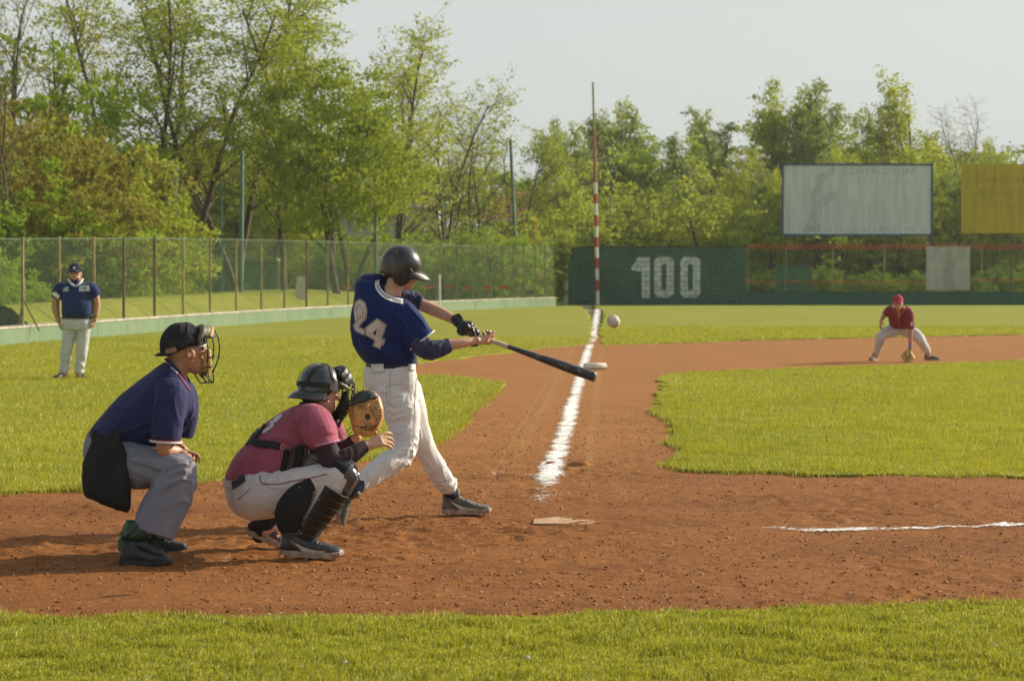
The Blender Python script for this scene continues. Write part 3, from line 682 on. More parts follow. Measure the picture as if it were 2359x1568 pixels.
pole(1176, 322, 1194, 640, 129, 0.085, mPoleG, 'leaning green pole between the batter and the corner post')
pole(510, 415, 512, 640, 96, 0.042, mPoleG, 'short thin green pole above the roof of the cage')
pole(407, 383, 402, 640, 97, 0.062, mGreyP, 'grey leaning pole beside the leftmost green pole')
pole(1408, 452, 1404, 640, 150, 0.06, mGreyP, 'thin grey post behind the wall right of the foul pole')
pole(1010, 632, 1010, 700, 106, 0.09, mGreyP, 'short grey concrete post just behind the mesh fence')
mLB = M_simple('cream_board', (0.62, 0.57, 0.40), 0.7, 0.12, 2)
lb = empty('leaning_board', tuple(P(690, 690, 92)), label='cream board leaning upright behind the mesh fence', cat='board')
mb = MB(); A = P(680, 690, 92); B = P(706, 637, 92); mb.add([(A.x, 92, A.z), (B.x, 92, A.z), (B.x, 92.25, B.z), (A.x+0.04, 92.25, B.z), (A.x, 92.08, A.z), (B.x, 92.08, A.z), (B.x, 92.33, B.z), (A.x+0.04, 92.33, B.z)], [(0,1,2,3), (7,6,5,4), (0,4,5,1), (2,6,7,3), (1,5,6,2), (0,3,7,4)]); mb.build('board', mLB, lb)
mb = MB(); mb.tube([(A.x-0.15, 92.9, A.z-0.3), (A.x+0.05, 92.35, B.z-0.15)], 0.03, 6); mb.build('prop', mLB, lb)
# guy wires at the far left of the fence
q = fence_pt(52); mb = MB(); mb.tube([(q.x-0.18, q.y+0.3, 0.3), (q.x, q.y+0.05, 1.0)], 0.02, 6); mb.tube([(q.x+0.33, q.y+0.3, 0.3), (q.x+0.02, q.y+0.05, 1.0)], 0.02, 6); mb.build('brace', mPostD, fence)

# grass bank behind the fence -----------------------------------------
def bank(name, px0, px1, Y0, Y1, h, lab):
    x0, x1 = P(px0, 632, Y0).x, P(px1, 632, Y0).x
    xs_ = np.linspace(x0, x1, 60); ys_ = np.linspace(Y0, Y1, 30)
    fpts = [fence_pt(q) for q in (-420, -200, 0, 300, 500, 700, 950, 1150)]
    f = lambda X, Y: -0.12 + h*np.clip(np.sin(np.clip((X-x0)/(x1-x0), 0, 1)*math.pi), 0, 1)**0.45*np.clip((Y-2.0-np.interp(X, [q.x for q in fpts], [q.y for q in fpts]))/10, 0, 1)*np.clip((Y1-Y)/6, 0, 1) + 0.02*fbm(X*0.5, Y*0.5)
    return grid_sheet(name, xs_, ys_, f, mLawn, kind='structure')
bank('grass_bank', -420, 900, 60, 117, 1.05, '')

# houses -------------------------------------------------------------------
mRoof = M_simple('pink_roof_tiles', (0.46, 0.25, 0.19), 0.85, 0.2, 1.5, 0.8, 9, 0.06, vec=(3, 1, 1)); mRoof2 = M_simple('red_roof_tiles', (0.50, 0.20, 0.13), 0.85, 0.2, 1.5, 0.8, 9, 0.06, vec=(3, 1, 1))
mWallH = M_simple('grey_render', (0.40, 0.42, 0.42), 0.85, 0.1, 1); mBrn = M_simple('brown_render', (0.25, 0.12, 0.085), 0.85, 0.15, 1); mWin = M_simple('window_glass', (0.04, 0.05, 0.06), 0.2, 0.1, 1); mWhite = M_simple('white_trim', (0.7, 0.7, 0.66), 0.7, 0.08, 2)
def house(l, r, eave, ridge, Y, wallm, roofm, lab, wins):
    A, B = P(l, eave, Y), P(r, eave, Y); ze, zr = A.z, P(l, ridge, Y+4).z; x0, x1 = A.x, B.x; dp = 9
    g = empty('house', ((x0+x1)/2, Y, 0), label=lab, cat='house')
    mb = MB(); mb.box(((x0+x1)/2, Y+dp/2, ze/2-0.05), (x1-x0, dp, ze)); mb.build('wall', wallm, g)
    ov = 0.6; mb = MB(); mb.add([(x0-ov, Y-ov, ze-0.1), (x1+ov, Y-ov, ze-0.1), (x1+ov, Y+dp+ov, ze-0.1), (x0-ov, Y+dp+ov, ze-0.1), (x0+1.5, Y+dp/2, zr), (x1-1.5, Y+dp/2, zr)], [(0,1,5,4), (2,3,4,5), (1,2,5), (3,0,4), (3,2,1,0)]); rf_ = mb.build('roof', roofm, g)
    mb = MB()
    nt_ = int((x1-x0)/0.5)
    for k in range(1, 9):
        t = k/9; mb.box(((x0+x1)/2, Y-ov+(dp/2+ov)*t, ze-0.1+(zr-ze+0.1)*t+0.03), ((x1-x0)+2*ov-(2*ov+3)*t, 0.16, 0.05))
    mb.build('tile_course', roofm, rf_)
    mb = MB(); mb.box((x0+(x1-x0)*0.35, Y+3.0, zr), (0.6, 0.6, 1.3)); mb.build('chimney', mBrn, rf_)
    mb = MB(); mb.tube([(x0-ov, Y-ov-0.06, ze-0.12), (x1+ov, Y-ov-0.06, ze-0.12)], 0.08, 6); mb.build('gutter', mWhite, g)
    for px, w_, z0, z1 in wins:
        x = P(px, 500, Y).x; mb = MB(); mb.box((x, Y-0.03, (z0+z1)/2), (w_+0.2, 0.08, z1-z0+0.2)); f_ = mb.build('window', mWhite, g)
        mb = MB(); mb.box((x, Y-0.085, (z0+z1)/2), (w_, 0.04, z1-z0)); mb.build('pane', mWin, f_)
house(690, 1010, 472, 428, 185, mWallH, mRoof, 'grey house with a pinkish tiled roof behind the trees', ((800, 1.0, 3.0, 4.4), (860, 1.0, 3.0, 4.4), (930, 1.0, 3.0, 4.4), (985, 1.0, 3.0, 4.4)))
house(1110, 1290, 505, 440, 178, mBrn, mRoof2, 'brown house with a red tiled roof left of the foul pole', ((1150, 1.0, 2.6, 3.8), (1225, 1.0, 2.6, 3.8)))
house(1470, 1640, 470, 432, 205, mWallH, mRoof, 'distant house half hidden behind trees above the number', ((1500, 1.1, 3.6, 5.0), (1560, 1.1, 3.6, 5.0)))
# ------------------------------------------------------------------ trees
def leaf_mat(name, c_dark, c_mid, c_light):
    m, nt, b = new_mat(name); co = coord(nt, 'Object'); oi = N(nt, 'ShaderNodeObjectInfo').outputs['Random']
    f = noise(nt, co, 1.2, 4, 0.6); g = noise(nt, co, 14, 2, 0.7)
    c = ramp(nt, mixc(nt, 0.45, f, g), [(0.36, c_dark), (0.5, c_mid), (0.62, c_light)])
    c = mixc(nt, 0.3, c, ramp(nt, oi, [(0, c_dark), (1, c_light)]))
    df = N(nt, 'ShaderNodeBsdfDiffuse'); tr = N(nt, 'ShaderNodeBsdfTranslucent'); ms = N(nt, 'ShaderNodeMixShader'); ms.inputs[0].default_value = 0.45
    nt.links.new(c, df.inputs[0]); nt.links.new(c, tr.inputs[0]); nt.links.new(df.outputs[0], ms.inputs[1]); nt.links.new(tr.outputs[0], ms.inputs[2])
    nt.links.new(ms.outputs[0], nt.nodes['Material Output'].inputs[0]); return m
mBark = M_simple('bark', (0.085, 0.070, 0.045), 0.95, 0.3, 4)
mIvyB = M_simple('ivy_bark', (0.055, 0.065, 0.025), 0.95, 0.3, 4)
LM = {
 'fresh': leaf_mat('fresh_leaves', (0.189, 0.250, 0.025), (0.338, 0.400, 0.045), (0.513, 0.537, 0.080)),
 'dense': leaf_mat('dense_leaves', (0.105, 0.195, 0.019), (0.246, 0.358, 0.036), (0.439, 0.537, 0.065)),
 'rusty': leaf_mat('rusty_leaves', (0.13, 0.12, 0.022), (0.27, 0.245, 0.045), (0.42, 0.38, 0.075)),
 'dark': leaf_mat('dark_leaves', (0.082, 0.154, 0.021), (0.166, 0.263, 0.038), (0.308, 0.415, 0.061)),
 'grey': leaf_mat('greygreen_leaves', (0.151, 0.210, 0.049), (0.284, 0.350, 0.084), (0.435, 0.490, 0.126)),
 'bright': leaf_mat('bright_leaves', (0.15, 0.21, 0.018), (0.27, 0.34, 0.035), (0.42, 0.46, 0.065)),
 'gold': leaf_mat('golden_leaves', (0.378, 0.325, 0.020), (0.567, 0.500, 0.030), (0.743, 0.650, 0.070)),
}
def leaf_cloud(C, S, per, size, seed, droop=0.15):
    """C: clump centres, S: clump sizes, per: leaves per clump"""
    r = np.random.default_rng(seed); n = len(C)*per
    c = np.repeat(C, per, 0); s = np.repeat(S, per)
    d = r.normal(size=(n, 3)); d /= np.linalg.norm(d, axis=1)[:, None]
    p = c + d*(s*r.random(n)**0.5)[:, None]*np.array([1, 1, 0.6]); p[:, 2] -= droop*s*r.random(n)
    a = r.normal(size=(n, 3)); a /= np.linalg.norm(a, axis=1)[:, None]
    b = np.cross(a, r.normal(size=(n, 3))); b /= np.linalg.norm(b, axis=1)[:, None]
    L = size*r.uniform(0.6, 1.4, n)[:, None]
    V = np.stack([p-a*L, p+b*L*0.55, p+a*L, p-b*L*0.55], 1).reshape(-1, 3)
    return V, np.arange(n*4).reshape(n, 4)
class Tree:
    def __init__(s, seed, H, rad, style):
        s.r = random.Random(seed); s.seed = seed; s.H, s.rad, s.style = H, rad, style; s.mb = MB(); s.tips = []
    def branch(s, p, d, L, r0, lvl, n=5):
        pts = [p]; rr = [r0]; q = p.copy(); dd = d.copy(); seg = L/n
        for i in range(n):
            dd = (dd + Vector((s.r.uniform(-1, 1), s.r.uniform(-1, 1), s.r.uniform(-0.4, 0.8)))*0.16).normalized()
            q = q + dd*seg; pts.append(q.copy()); rr.append(max(0.008, r0*(1-(i+1)/n*0.72)))
        s.mb.tube(pts, rr, 6 if lvl == 0 else (5 if lvl == 1 else 3), cap=False)
        return pts, rr, dd
    def grow(s, p, d, L, r0, lvl, maxl):
        pts, rr, dd = s.branch(p, d, L, r0, lvl, 6 if lvl == 0 else 4)
        if lvl >= maxl:
            for q in pts[1:]: s.tips.append(q)
            return
        k = {0: s.nb, 1: 6, 2: 4}.get(lvl, 4)
        for i in range(k):
            t = (s.low if lvl == 0 else 0.25) + (1-(s.low if lvl == 0 else 0.25))*(i+s.r.random()*0.8)/k; t = min(t, 0.99)
            f = t*(len(pts)-1); j = int(f); q = pts[j].lerp(pts[j+1], f-j); az = s.r.uniform(0, 2*math.pi)
            base = (pts[j+1]-pts[j]).normalized(); side = Vector((math.cos(az), math.sin(az), 0)); side = (side - base*side.dot(base)).normalized()
            up = s.up if lvl == 0 else 0.45
            nd = (side*(1-up*0.4) + base*up).normalized()
            l = (s.rad*(1.1-0.55*t) if lvl == 0 else L*0.52)*s.r.uniform(0.75, 1.2)
            s.grow(q, nd, l, rr[j]*(0.5 if lvl == 0 else 0.6), lvl+1, maxl)
        s.tips.append(pts[-1])
def open_tree(seed, H, rad, leafm, per=26, csize=0.42, lsize=0.085, low=0.35, nb=11, up=0.8, frac=1.0, trunks=1, bark=None, thick=0.012):
    T = Tree(seed, H, rad, ''); T.nb, T.low, T.up = nb, low, up
    for k in range(trunks):
        az = T.r.uniform(0, 6.28); d = Vector((math.cos(az)*0.10*(trunks > 1)+T.r.uniform(-.05, .05), math.sin(az)*0.1*(trunks > 1), 1)).normalized()
        T.grow(Vector((0.25*k, 0, -0.1)), d, H*T.r.uniform(0.88, 1.0), H*thick, 0, 2)
    tips = [t for t in T.tips if T.r.random() < frac]
    C = np.array([tuple(t) for t in tips]); S = np.array([csize*T.r.uniform(0.5, 1.3) for _ in tips])
    V, F_ = leaf_cloud(C, S, per, lsize, seed)
    me1 = bpy.data.meshes.new('trunk'); me1.from_pydata(T.mb.v, [], T.mb.f); me1.materials.append(bark or mBark); me1.polygons.foreach_set('use_smooth', [True]*len(me1.polygons))
    return me1, cloud_mesh(V, F_, leafm)
def cloud_mesh(V, Fc, mat):
    o = mesh_np('crown', V, Fc, mat); me = o.data; bpy.data.objects.remove(o); return me
def round_tree(seed, H, rad, leafm, nclump=330, per=45, lsize=0.10, z0=0.12, lump=0.35):
    r = np.random.default_rng(seed); T = Tree(seed, H, rad*0.6, ''); T.nb, T.low, T.up = 7, 0.25, 0.7
    T.grow(Vector((0, 0, -0.1)), Vector((0.02, 0, 1)), H*0.8, H*0.02, 0, 1)
    d = r.normal(size=(nclump, 3)); d /= np.linalg.norm(d, axis=1)[:, None]
    rr = r.random(nclump)**0.30*(1+lump*np.array(vnoise(d[:, 0]*2.2+seed, d[:, 1]*2.2, d[:, 2]*2.2)))
    hz = (H*(1-z0))/2; cz = H*z0+hz
    C = np.stack([d[:, 0]*rad*rr, d[:, 1]*rad*rr, cz + d[:, 2]*hz*rr], -1)
    S = r.uniform(0.35, 0.8, nclump)*rad*0.26
    V, F_ = leaf_cloud(C, S, per, lsize, seed)
    me1 = bpy.data.meshes.new('trunk'); me1.from_pydata(T.mb.v, [], T.mb.f); me1.materials.append(mBark)
    return me1, cloud_mesh(V, F_, leafm)
def put(name, meshes, px, Y, label, cat='tree', group=None, H=None, H0=None, rot=None, sx=1.0, leaf=None):
    x = P(px, 632, Y).x; k = (H/H0) if H else 1.0
    g = empty(name, (x, Y, -0.05), label=label, cat=cat, group=group); g.rotation_euler = (0, 0, rot if rot is not None else random.uniform(0, 6.28)); g.scale = (k*sx, k*sx, k)
    a = bpy.data.objects.new('trunk', meshes[0]); b = bpy.data.objects.new('crown', meshes[1])
    for o in (a, b): COL.objects.link(o); o.parent = g
    return g
def htop(py, Y): return P(0, py, Y).z
tall = [open_tree(11+i, 17, 4.6, LM['fresh'], per=15, nb=15, low=0.30, csize=0.55, lsize=0.080, up=0.85, frac=0.85, trunks=(1, 2, 1, 2)[i], thick=0.0095) for i in range(4)]
sparse = [open_tree(31+i, 14, 4.0, LM['rusty'], per=5, nb=14, low=0.25, frac=0.75, csize=0.4, lsize=0.055, up=1.0, trunks=2, thick=0.008) for i in range(2)]
mid = [open_tree(51+i, 9, 3.4, LM[('fresh', 'grey', 'fresh')[i]], per=20, nb=12, low=0.15, csize=0.5, lsize=0.08, up=0.75, trunks=2) for i in range(3)]
spire = [open_tree(71+i, 12, 2.2, LM[('grey', 'fresh')[i]], per=12, nb=18, low=0.15, csize=0.33, lsize=0.07, up=1.3, trunks=3) for i in range(2)]
rnd = [round_tree(91+i, 10, 3.9, LM[('bright', 'dense', 'dark')[i]], nclump=(620, 420, 420)[i], per=42, lsize=0.09, z0=(0.34, .12, .12)[i], lump=(.55, .35, .35)[i]) for i in range(3)]
bush = [round_tree(101+i, 5, 2.9, LM[('rusty', 'dense', 'fresh', 'dark', 'grey')[i]], nclump=200, per=42, lsize=0.085, z0=0.0, lump=0.5) for i in range(5)]
# --- tall open trees, left to right
TL = 'tall open tree with thin yellow-green leaves, '
for (px, py, Y, i, lab) in ((255, -70, 112, 0, TL + 'second from the left edge'), (345, -60, 106, 1, TL + 'its trunk left of the green pole'), (445, -40, 104, 2, TL + 'with twin dark trunks above the grey pole'),
        (560, -30, 108, 3, TL + 'behind the tallest left green pole'), (655, 5, 104, 0, TL + 'nearest the top of the slope to the right'), (745, 45, 108, 2, TL + 'right of the highest crowns, leaning out'), (800, 90, 116, 3, TL + 'just left of the round bright tree top')):
    H = htop(py, Y); put('tall_tree', tall[i], px, Y, lab, group='tall open trees behind the left fence', H=H, H0=17, sx=1.35)
lacy = [open_tree(201+i, 11, 4.0, LM['fresh'], per=9, nb=12, low=0.25, csize=0.5, lsize=0.075, up=0.8, frac=0.6, trunks=2, thick=0.010) for i in range(2)]
for (px, py, Y, i, lab) in ((905, 105, 128, 1, 'slender tree rising above and right of the round tree'), (1020, 180, 132, 0, 'spreading tree above the batter helmet brim'), (1095, 245, 138, 3, 'open tree left of the leaning green pole'), (1200, 300, 150, 2, 'small open tree right of the leaning green pole')):
    H = htop(py, Y); put('leafy_tree', lacy[i % 2], px, Y, lab, H=H, H0=11, sx=.95)
for (px, py, Y, i, lab) in ((20, -40, 98, 0, 'nearly bare twiggy tree at the left edge'), (110, 0, 104, 1, 'bare-branched tree beside the left edge'), (215, 25, 118, 0, 'thinly leaved tree behind the rusty thicket'), (20, 150, 78, 1, 'low bare tree in front of the rusty thicket')):
    H = htop(py, Y); put('bare_tree', sparse[i], px, Y, lab, H=H, H0=14)
# --- rusty and green thicket at the left
BW = ('rusty brown', 'deep green', 'pale yellow-green', 'very dark green', 'greyish green')
spots = [(-90, 240, 88, 0), (20, 250, 88, 0), (110, 110, 100, 1), (150, 290, 84, 0), (240, 330, 86, 0), (60, 380, 80, 1), (-20, 430, 84, 2), (180, 420, 80, 0), (290, 400, 84, 2), (330, 450, 88, 2), (110, 480, 84, 1), (240, 500, 80, 1), (20, 500, 84, 1), (350, 520, 92, 1), (-110, 450, 76, 1), (165, 540, 88, 2), (2, 598, 71, 1), (-70, 585, 71, 2), (48, 622, 73, 1)]
labs = ['rusty brown bush', 'rusty brown bush', 'tall green rounded bush', 'rusty leaved thicket bush', 'brownish bush with red tips', 'mid-green shrub', 'yellow-green shrub', 'brown tinged shrub', 'bright yellow-green shrub', 'bright green bush', 'deep green shrub', 'leafy green shrub', 'dark shadowy shrub', 'green shrub', 'green shrub', 'small pale green shrub']
for (px, py, Y, i) in spots:
    H = max(1.6, htop(py, Y)); put('shrub', bush[i], px, Y, BW[i] + ' shrub in the thicket at the left edge', 'shrub', 'shrubs of the thicket on the left', H=H, H0=5, sx=1.0 if H < 5.5 else 0.8)
# --- understory beyond the fence
for j in range(30):
    px = 380 + j*32 + random.uniform(-14, 14); Y = random.uniform(124, 165); py = random.uniform(440, 535)
    if 690 < px < 1260: py = random.uniform(515, 550)
    put('shrub', bush[(1, 2, 4, 2, 1, 4)[j % 6]], px, Y, BW[(1, 2, 4, 2, 1, 4)[j % 6]] + ' shrub in the undergrowth behind the left mesh fence', 'shrub', 'shrubs behind the left mesh fence', H=htop(py, Y), H0=5, sx=1.15)
for j in range(10):
    px = 400 + j*24 + random.uniform(-10, 10); Y = random.uniform(124, 150); py = random.uniform(330, 470)
    put('young_tree', mid[j % 3], px, Y, 'young tree among the tall trunks behind the mesh fence', 'tree', 'young trees behind the mesh fence', H=htop(py, Y), H0=9)
put('round_tree', rnd[0], 780, 100, 'dense round bright green tree left of the batter helmet', H=htop(172, 100), H0=10, sx=0.95)
put('round_tree', rnd[1], 655, 150, 'dense green tree partly behind the round bright tree', H=htop(300, 150), H0=10, sx=0.7)

for (px, py, Y, i, lab) in ((945, 300, 150, 0, 'lacy green tree before the pink roof'), (1040, 330, 156, 1, 'lacy young tree before the grey house wall')):
    put('leafy_tree', lacy[i], px, Y, lab, H=htop(py, Y), H0=11)
for (px, py, Y, i, lab) in ((1296, 338, 165, 0, 'light green tree above the corner of the fence'),):
    put('leafy_tree', mid[i], px, Y, lab, H=htop(py, Y), H0=9, sx=.85)
# --- right woods
right = [(1335, 318, 175, 'mid', 1), (1400, 300, 182, 'mid', 0), (1470, 282, 180, 'mid', 1), (1540, 305, 176, 'rnd', 1), (1600, 325, 178, 'mid', 2), (1668, 262, 170, 'spire', 0), (1740, 252, 168, 'mid', 0), (1800, 262, 166, 'spire', 1), (1845, 222, 168, 'spire', 0), (1893, 212, 170, 'spire', 0), (1940, 300, 176, 'rnd', 0),
         (2075, 248, 168, 'mid2', 2), (2090, 288, 174, 'rnd', 2), (2235, 250, 165, 'bare', 0), (2330, 330, 185, 'rnd', 2), (2400, 300, 180, 'mid', 0), (2190, 330, 190, 'rnd', 1), (2010, 345, 190, 'rnd', 2), (2290, 350, 180, 'mid', 1)]
rl = ['hazy olive tree right behind the foul pole', 'green tree just right of the foul pole', 'rounded pale tree above the figure 1', 'dense tree above the first zero', 'open tree above the second zero', 'thin rusty tree at the start of the tall group', 'broad green tree left of the white billboard', 'upright greyish tree above the white billboard corner', 'tall twiggy tree, second highest of the right woods', 'tallest twiggy tree of the right woods', 'dense tree over the middle of the white billboard',
      'open spreading tree above the right half of the white billboard', 'dark round tree behind the white billboard', 'sparse bare-branched tree between the two billboards', 'dark tree above the yellow billboard', 'green tree beyond the right edge above the yellow billboard', 'dense tree low between the two billboards', 'low dark tree behind the right part of the white billboard', 'grey-green tree over the left of the yellow billboard']
for (px, py, Y, kd, i), lab in zip(right, rl):
    ms, H0 = {'mid': (mid[i], 9), 'mid2': (mid[i], 9), 'rnd': (rnd[i], 10), 'spire': (spire[i % 2], 12), 'bare': (sparse[i % 2], 14)}[kd]
    put('woodland_tree', ms, px, Y, lab, H=htop(py, Y), H0=H0, sx=1.0)
for j in range(34):
    px = 1290 + j*34 + random.uniform(-14, 14); Y = random.uniform(140, 172); py = random.uniform(400, 520)
    put('shrub', bush[(1, 4, 2, 1, 2, 4)[j % 6]], px, Y, BW[(1, 4, 2, 1, 2, 4)[j % 6]] + ' shrub in the undergrowth behind the outfield wall', 'shrub', 'shrubs behind the outfield wall', H=htop(py, Y), H0=5, sx=1.05)
for j in range(16):
    px = 1700 + j*50 + random.uniform(-14, 14); Y = random.uniform(138, 150); py = random.uniform(380, 440)
    put('young_tree', mid[j % 3], px, Y, 'young green tree behind the billboards', 'tree', 'young trees behind the billboards', H=htop(py, Y), H0=9, sx=0.9)
# low dark bushes seen through the right fence
for j in range(12):
    px = 1725 + j*58; Y = random.uniform(133, 136.5) if j % 2 else 137.5
    put('shrub', bush[3], px, Y, 'low dark shrub seen through the right-hand wire fence', 'shrub', 'low dark shrubs behind the wire fence', H=random.uniform(1.5, 2.3), H0=5, sx=1.3)
# --- far wood and ivy, golden conifer
def mass(name, x0, x1, y0, y1, h0, h1, n, per, size, mat, lab, seed, cs=(0.6, 1.4)):
    r = np.random.default_rng(seed); x = r.uniform(x0, x1, n); y = r.uniform(y0, y1, n); top = h0 + (h1-h0)*(0.5+0.5*np.array(vnoise(x*0.16+seed, y*0.05)) )
    z = top*r.random(n)**0.7; V, F_ = leaf_cloud(np.stack([x, y, z], -1), r.uniform(*cs, n), per, size, seed)
    return mesh_np(name, V, F_, mat, label=lab, cat='wood', kind='stuff')
mass('far_wood', -48, 48, 212, 226, 7.5, 11.5, 2600, 26, 0.26, LM['dense'], 'far green wood closing the view behind the houses', 5)
mass('far_wood', -50, -18, 170, 180, 7, 13, 1500, 26, 0.20, LM['dense'], 'wood filling the gaps between the tall trees on the left', 6)
mass('undergrowth', -26, 34, 138, 142, 0.6, 1.6, 700, 24, 0.10, LM['dense'], 'rough weeds along the foot of the trees', 8, (0.3, 0.6))
def ivy():
    r = np.random.default_rng(9); q = P(1292, 632, DW-0.2); n = 90
    t = r.random(n); C = np.stack([q.x - 0.12 + 0.22*t + r.normal(size=n)*0.17 + 0.20*(t > .8)*r.normal(size=n), DW-0.45 + r.normal(size=n)*0.16, 0.5+2.85*t], -1)
    V, F_ = leaf_cloud(C, r.uniform(0.12, 0.32, n), 46, 0.06, 9)
    g = mesh_np('ivy', V, F_, LM['bright'], label='ivy climbing over the corner of the fence beside the green wall', cat='ivy')
ivy()
def conifer():
    r = np.random.default_rng(12); n = 150; t = r.random(n)**0.8; rr = 0.75*(1-t)*r.random(n)**0.5; a = r.uniform(0, 6.28, n)
    C = np.stack([rr*np.cos(a), rr*np.sin(a), 0.4+t*4.2], -1); V, F_ = leaf_cloud(C, np.full(n, 0.22), 36, 0.06, 12)
    me = cloud_mesh(V, F_, LM['gold']); T = MB().tube([(0, 0, -0.1), (0, 0, 4.2)], [0.08, 0.02], 6); t_ = bpy.data.meshes.new('trunk'); t_.from_pydata(T.v, [], T.f); t_.materials.append(mBark)
    put('golden_conifer', (t_, me), 1230, 138, 'narrow golden conifer left of the corner post', H=htop(500, 138), H0=4.6)
conifer()

# thin air: distant things fade a little
mHz, nt, b = new_mat('haze_air'); nt.nodes.remove(b); pv = N(nt, 'ShaderNodeVolumePrincipled'); pv.inputs['Density'].default_value = 0.00022; pv.inputs['Color'].default_value = (0.93, 0.95, 0.96, 1); pv.inputs['Anisotropy'].default_value = 0.3
nt.links.new(pv.outputs[0], nt.nodes['Material Output'].inputs['Volume'])
hz_ = MB(); hz_.box((0, 125, 11.5), (180, 262, 26)); hz_.build('haze', mHz, kind='stuff')
# ------------------------------------------------------------------ figure building library
def cr(vals, sub):
    """Catmull-Rom through rows of vals"""
    A = np.array([np.concatenate([np.asarray(x, float).ravel() for x in v]) if isinstance(v, (tuple, list)) else v for v in vals], float)
    n = len(A)
    if n < 3: sub = max(sub, 2)
    E = np.vstack([2*A[0]-A[1], A, 2*A[-1]-A[-2]]); out = []
    for i in range(n-1):
        p0, p1, p2, p3 = E[i], E[i+1], E[i+2], E[i+3]
        for k in range(sub):
            t = k/sub; out.append(0.5*((2*p1) + (-p0+p2)*t + (2*p0-5*p1+4*p2-p3)*t*t + (-p0+3*p1-3*p2+p3)*t**3))
    out.append(A[-1]); return np.array(out)
def loft(mb, secs, n=22, sub=4, pw=1.0):
    Q = cr([(tuple(c), tuple(a), tuple(b)) for c, a, b in secs], sub); vs = []
    for q in Q:
        c, a, b = q[:3], q[3:6], q[6:9]
        for k in range(n):
            an = 2*math.pi*k/n; cs, sn = math.cos(an), math.sin(an)
            cs, sn = math.copysign(abs(cs)**pw, cs), math.copysign(abs(sn)**pw, sn); vs.append(tuple(c + a*cs + b*sn))
    m = len(Q); fs = [(i*n+k, i*n+(k+1) % n, (i+1)*n+(k+1) % n, (i+1)*n+k) for i in range(m-1) for k in range(n)]
    fs += [tuple(range(n-1, -1, -1)), tuple((m-1)*n+k for k in range(n))]
    mb.add(vs, fs)
def limb(mb, pts, rad, n=18, sub=5, flat=1.0, axis=None, rnd=True):
    """round limb along pts with radii; flat squashes across 'axis'"""
    Q = cr([(tuple(p), (r,)) for p, r in zip(pts, rad)], sub); pp = [Vector(q[:3]) for q in Q]; rr = [max(0.002, q[3]) for q in Q]
    if rnd:
        t0 = (pp[0]-pp[1]).normalized(); t1 = (pp[-1]-pp[-2]).normalized(); r0, r1 = rr[0], rr[-1]
        pp = [pp[0]+t0*r0*0.8, pp[0]+t0*r0*0.5] + pp + [pp[-1]+t1*r1*0.5, pp[-1]+t1*r1*0.8]; rr = [r0*0.45, r0*0.85] + rr + [r1*0.85, r1*0.45]
    a = (Vector(axis) if axis is not None else (pp[1]-pp[0]).orthogonal()).normalized(); secs = []
    for i, p in enumerate(pp):
        t = (pp[min(i+1, len(pp)-1)]-pp[max(i-1, 0)]).normalized()
        if axis is not None: a = Vector(axis)
        a = (a - t*a.dot(t)).normalized(); b = t.cross(a); secs.append((p, a*rr[i]*flat, b*rr[i]))
    vs = []
    for c, A_, B_ in secs:
        for k in range(n): an = 2*math.pi*k/n; vs.append(tuple(c + A_*math.cos(an) + B_*math.sin(an)))
    m = len(secs); fs = [(i*n+k, i*n+(k+1) % n, (i+1)*n+(k+1) % n, (i+1)*n+k) for i in range(m-1) for k in range(n)]
    fs += [tuple(range(n-1, -1, -1)), tuple((m-1)*n+k for k in range(n))]; mb.add(vs, fs)
def ball(mb, c, rx, ry=None, rz=None, M=None, n=16):
    ry = ry or rx; rz = rz or rx; vs, fs = [], []
    for i in range(1, n):
        th = math.pi*i/n
        for k in range(n*2):
            ph = math.pi*k/n; v = Vector((rx*math.sin(th)*math.cos(ph), ry*math.sin(th)*math.sin(ph), rz*math.cos(th)))
            if M is not None: v = M @ v
            vs.append(v + Vector(c))
    w = n*2
    for i in range(n-2):
        for k in range(w): fs.append((i*w+k, (i+1)*w+k, (i+1)*w+(k+1) % w, i*w+(k+1) % w))
    fs += [tuple(range(w)), tuple(range((n-1)*w-1, (n-2)*w-1, -1))]; mb.add(vs, fs)
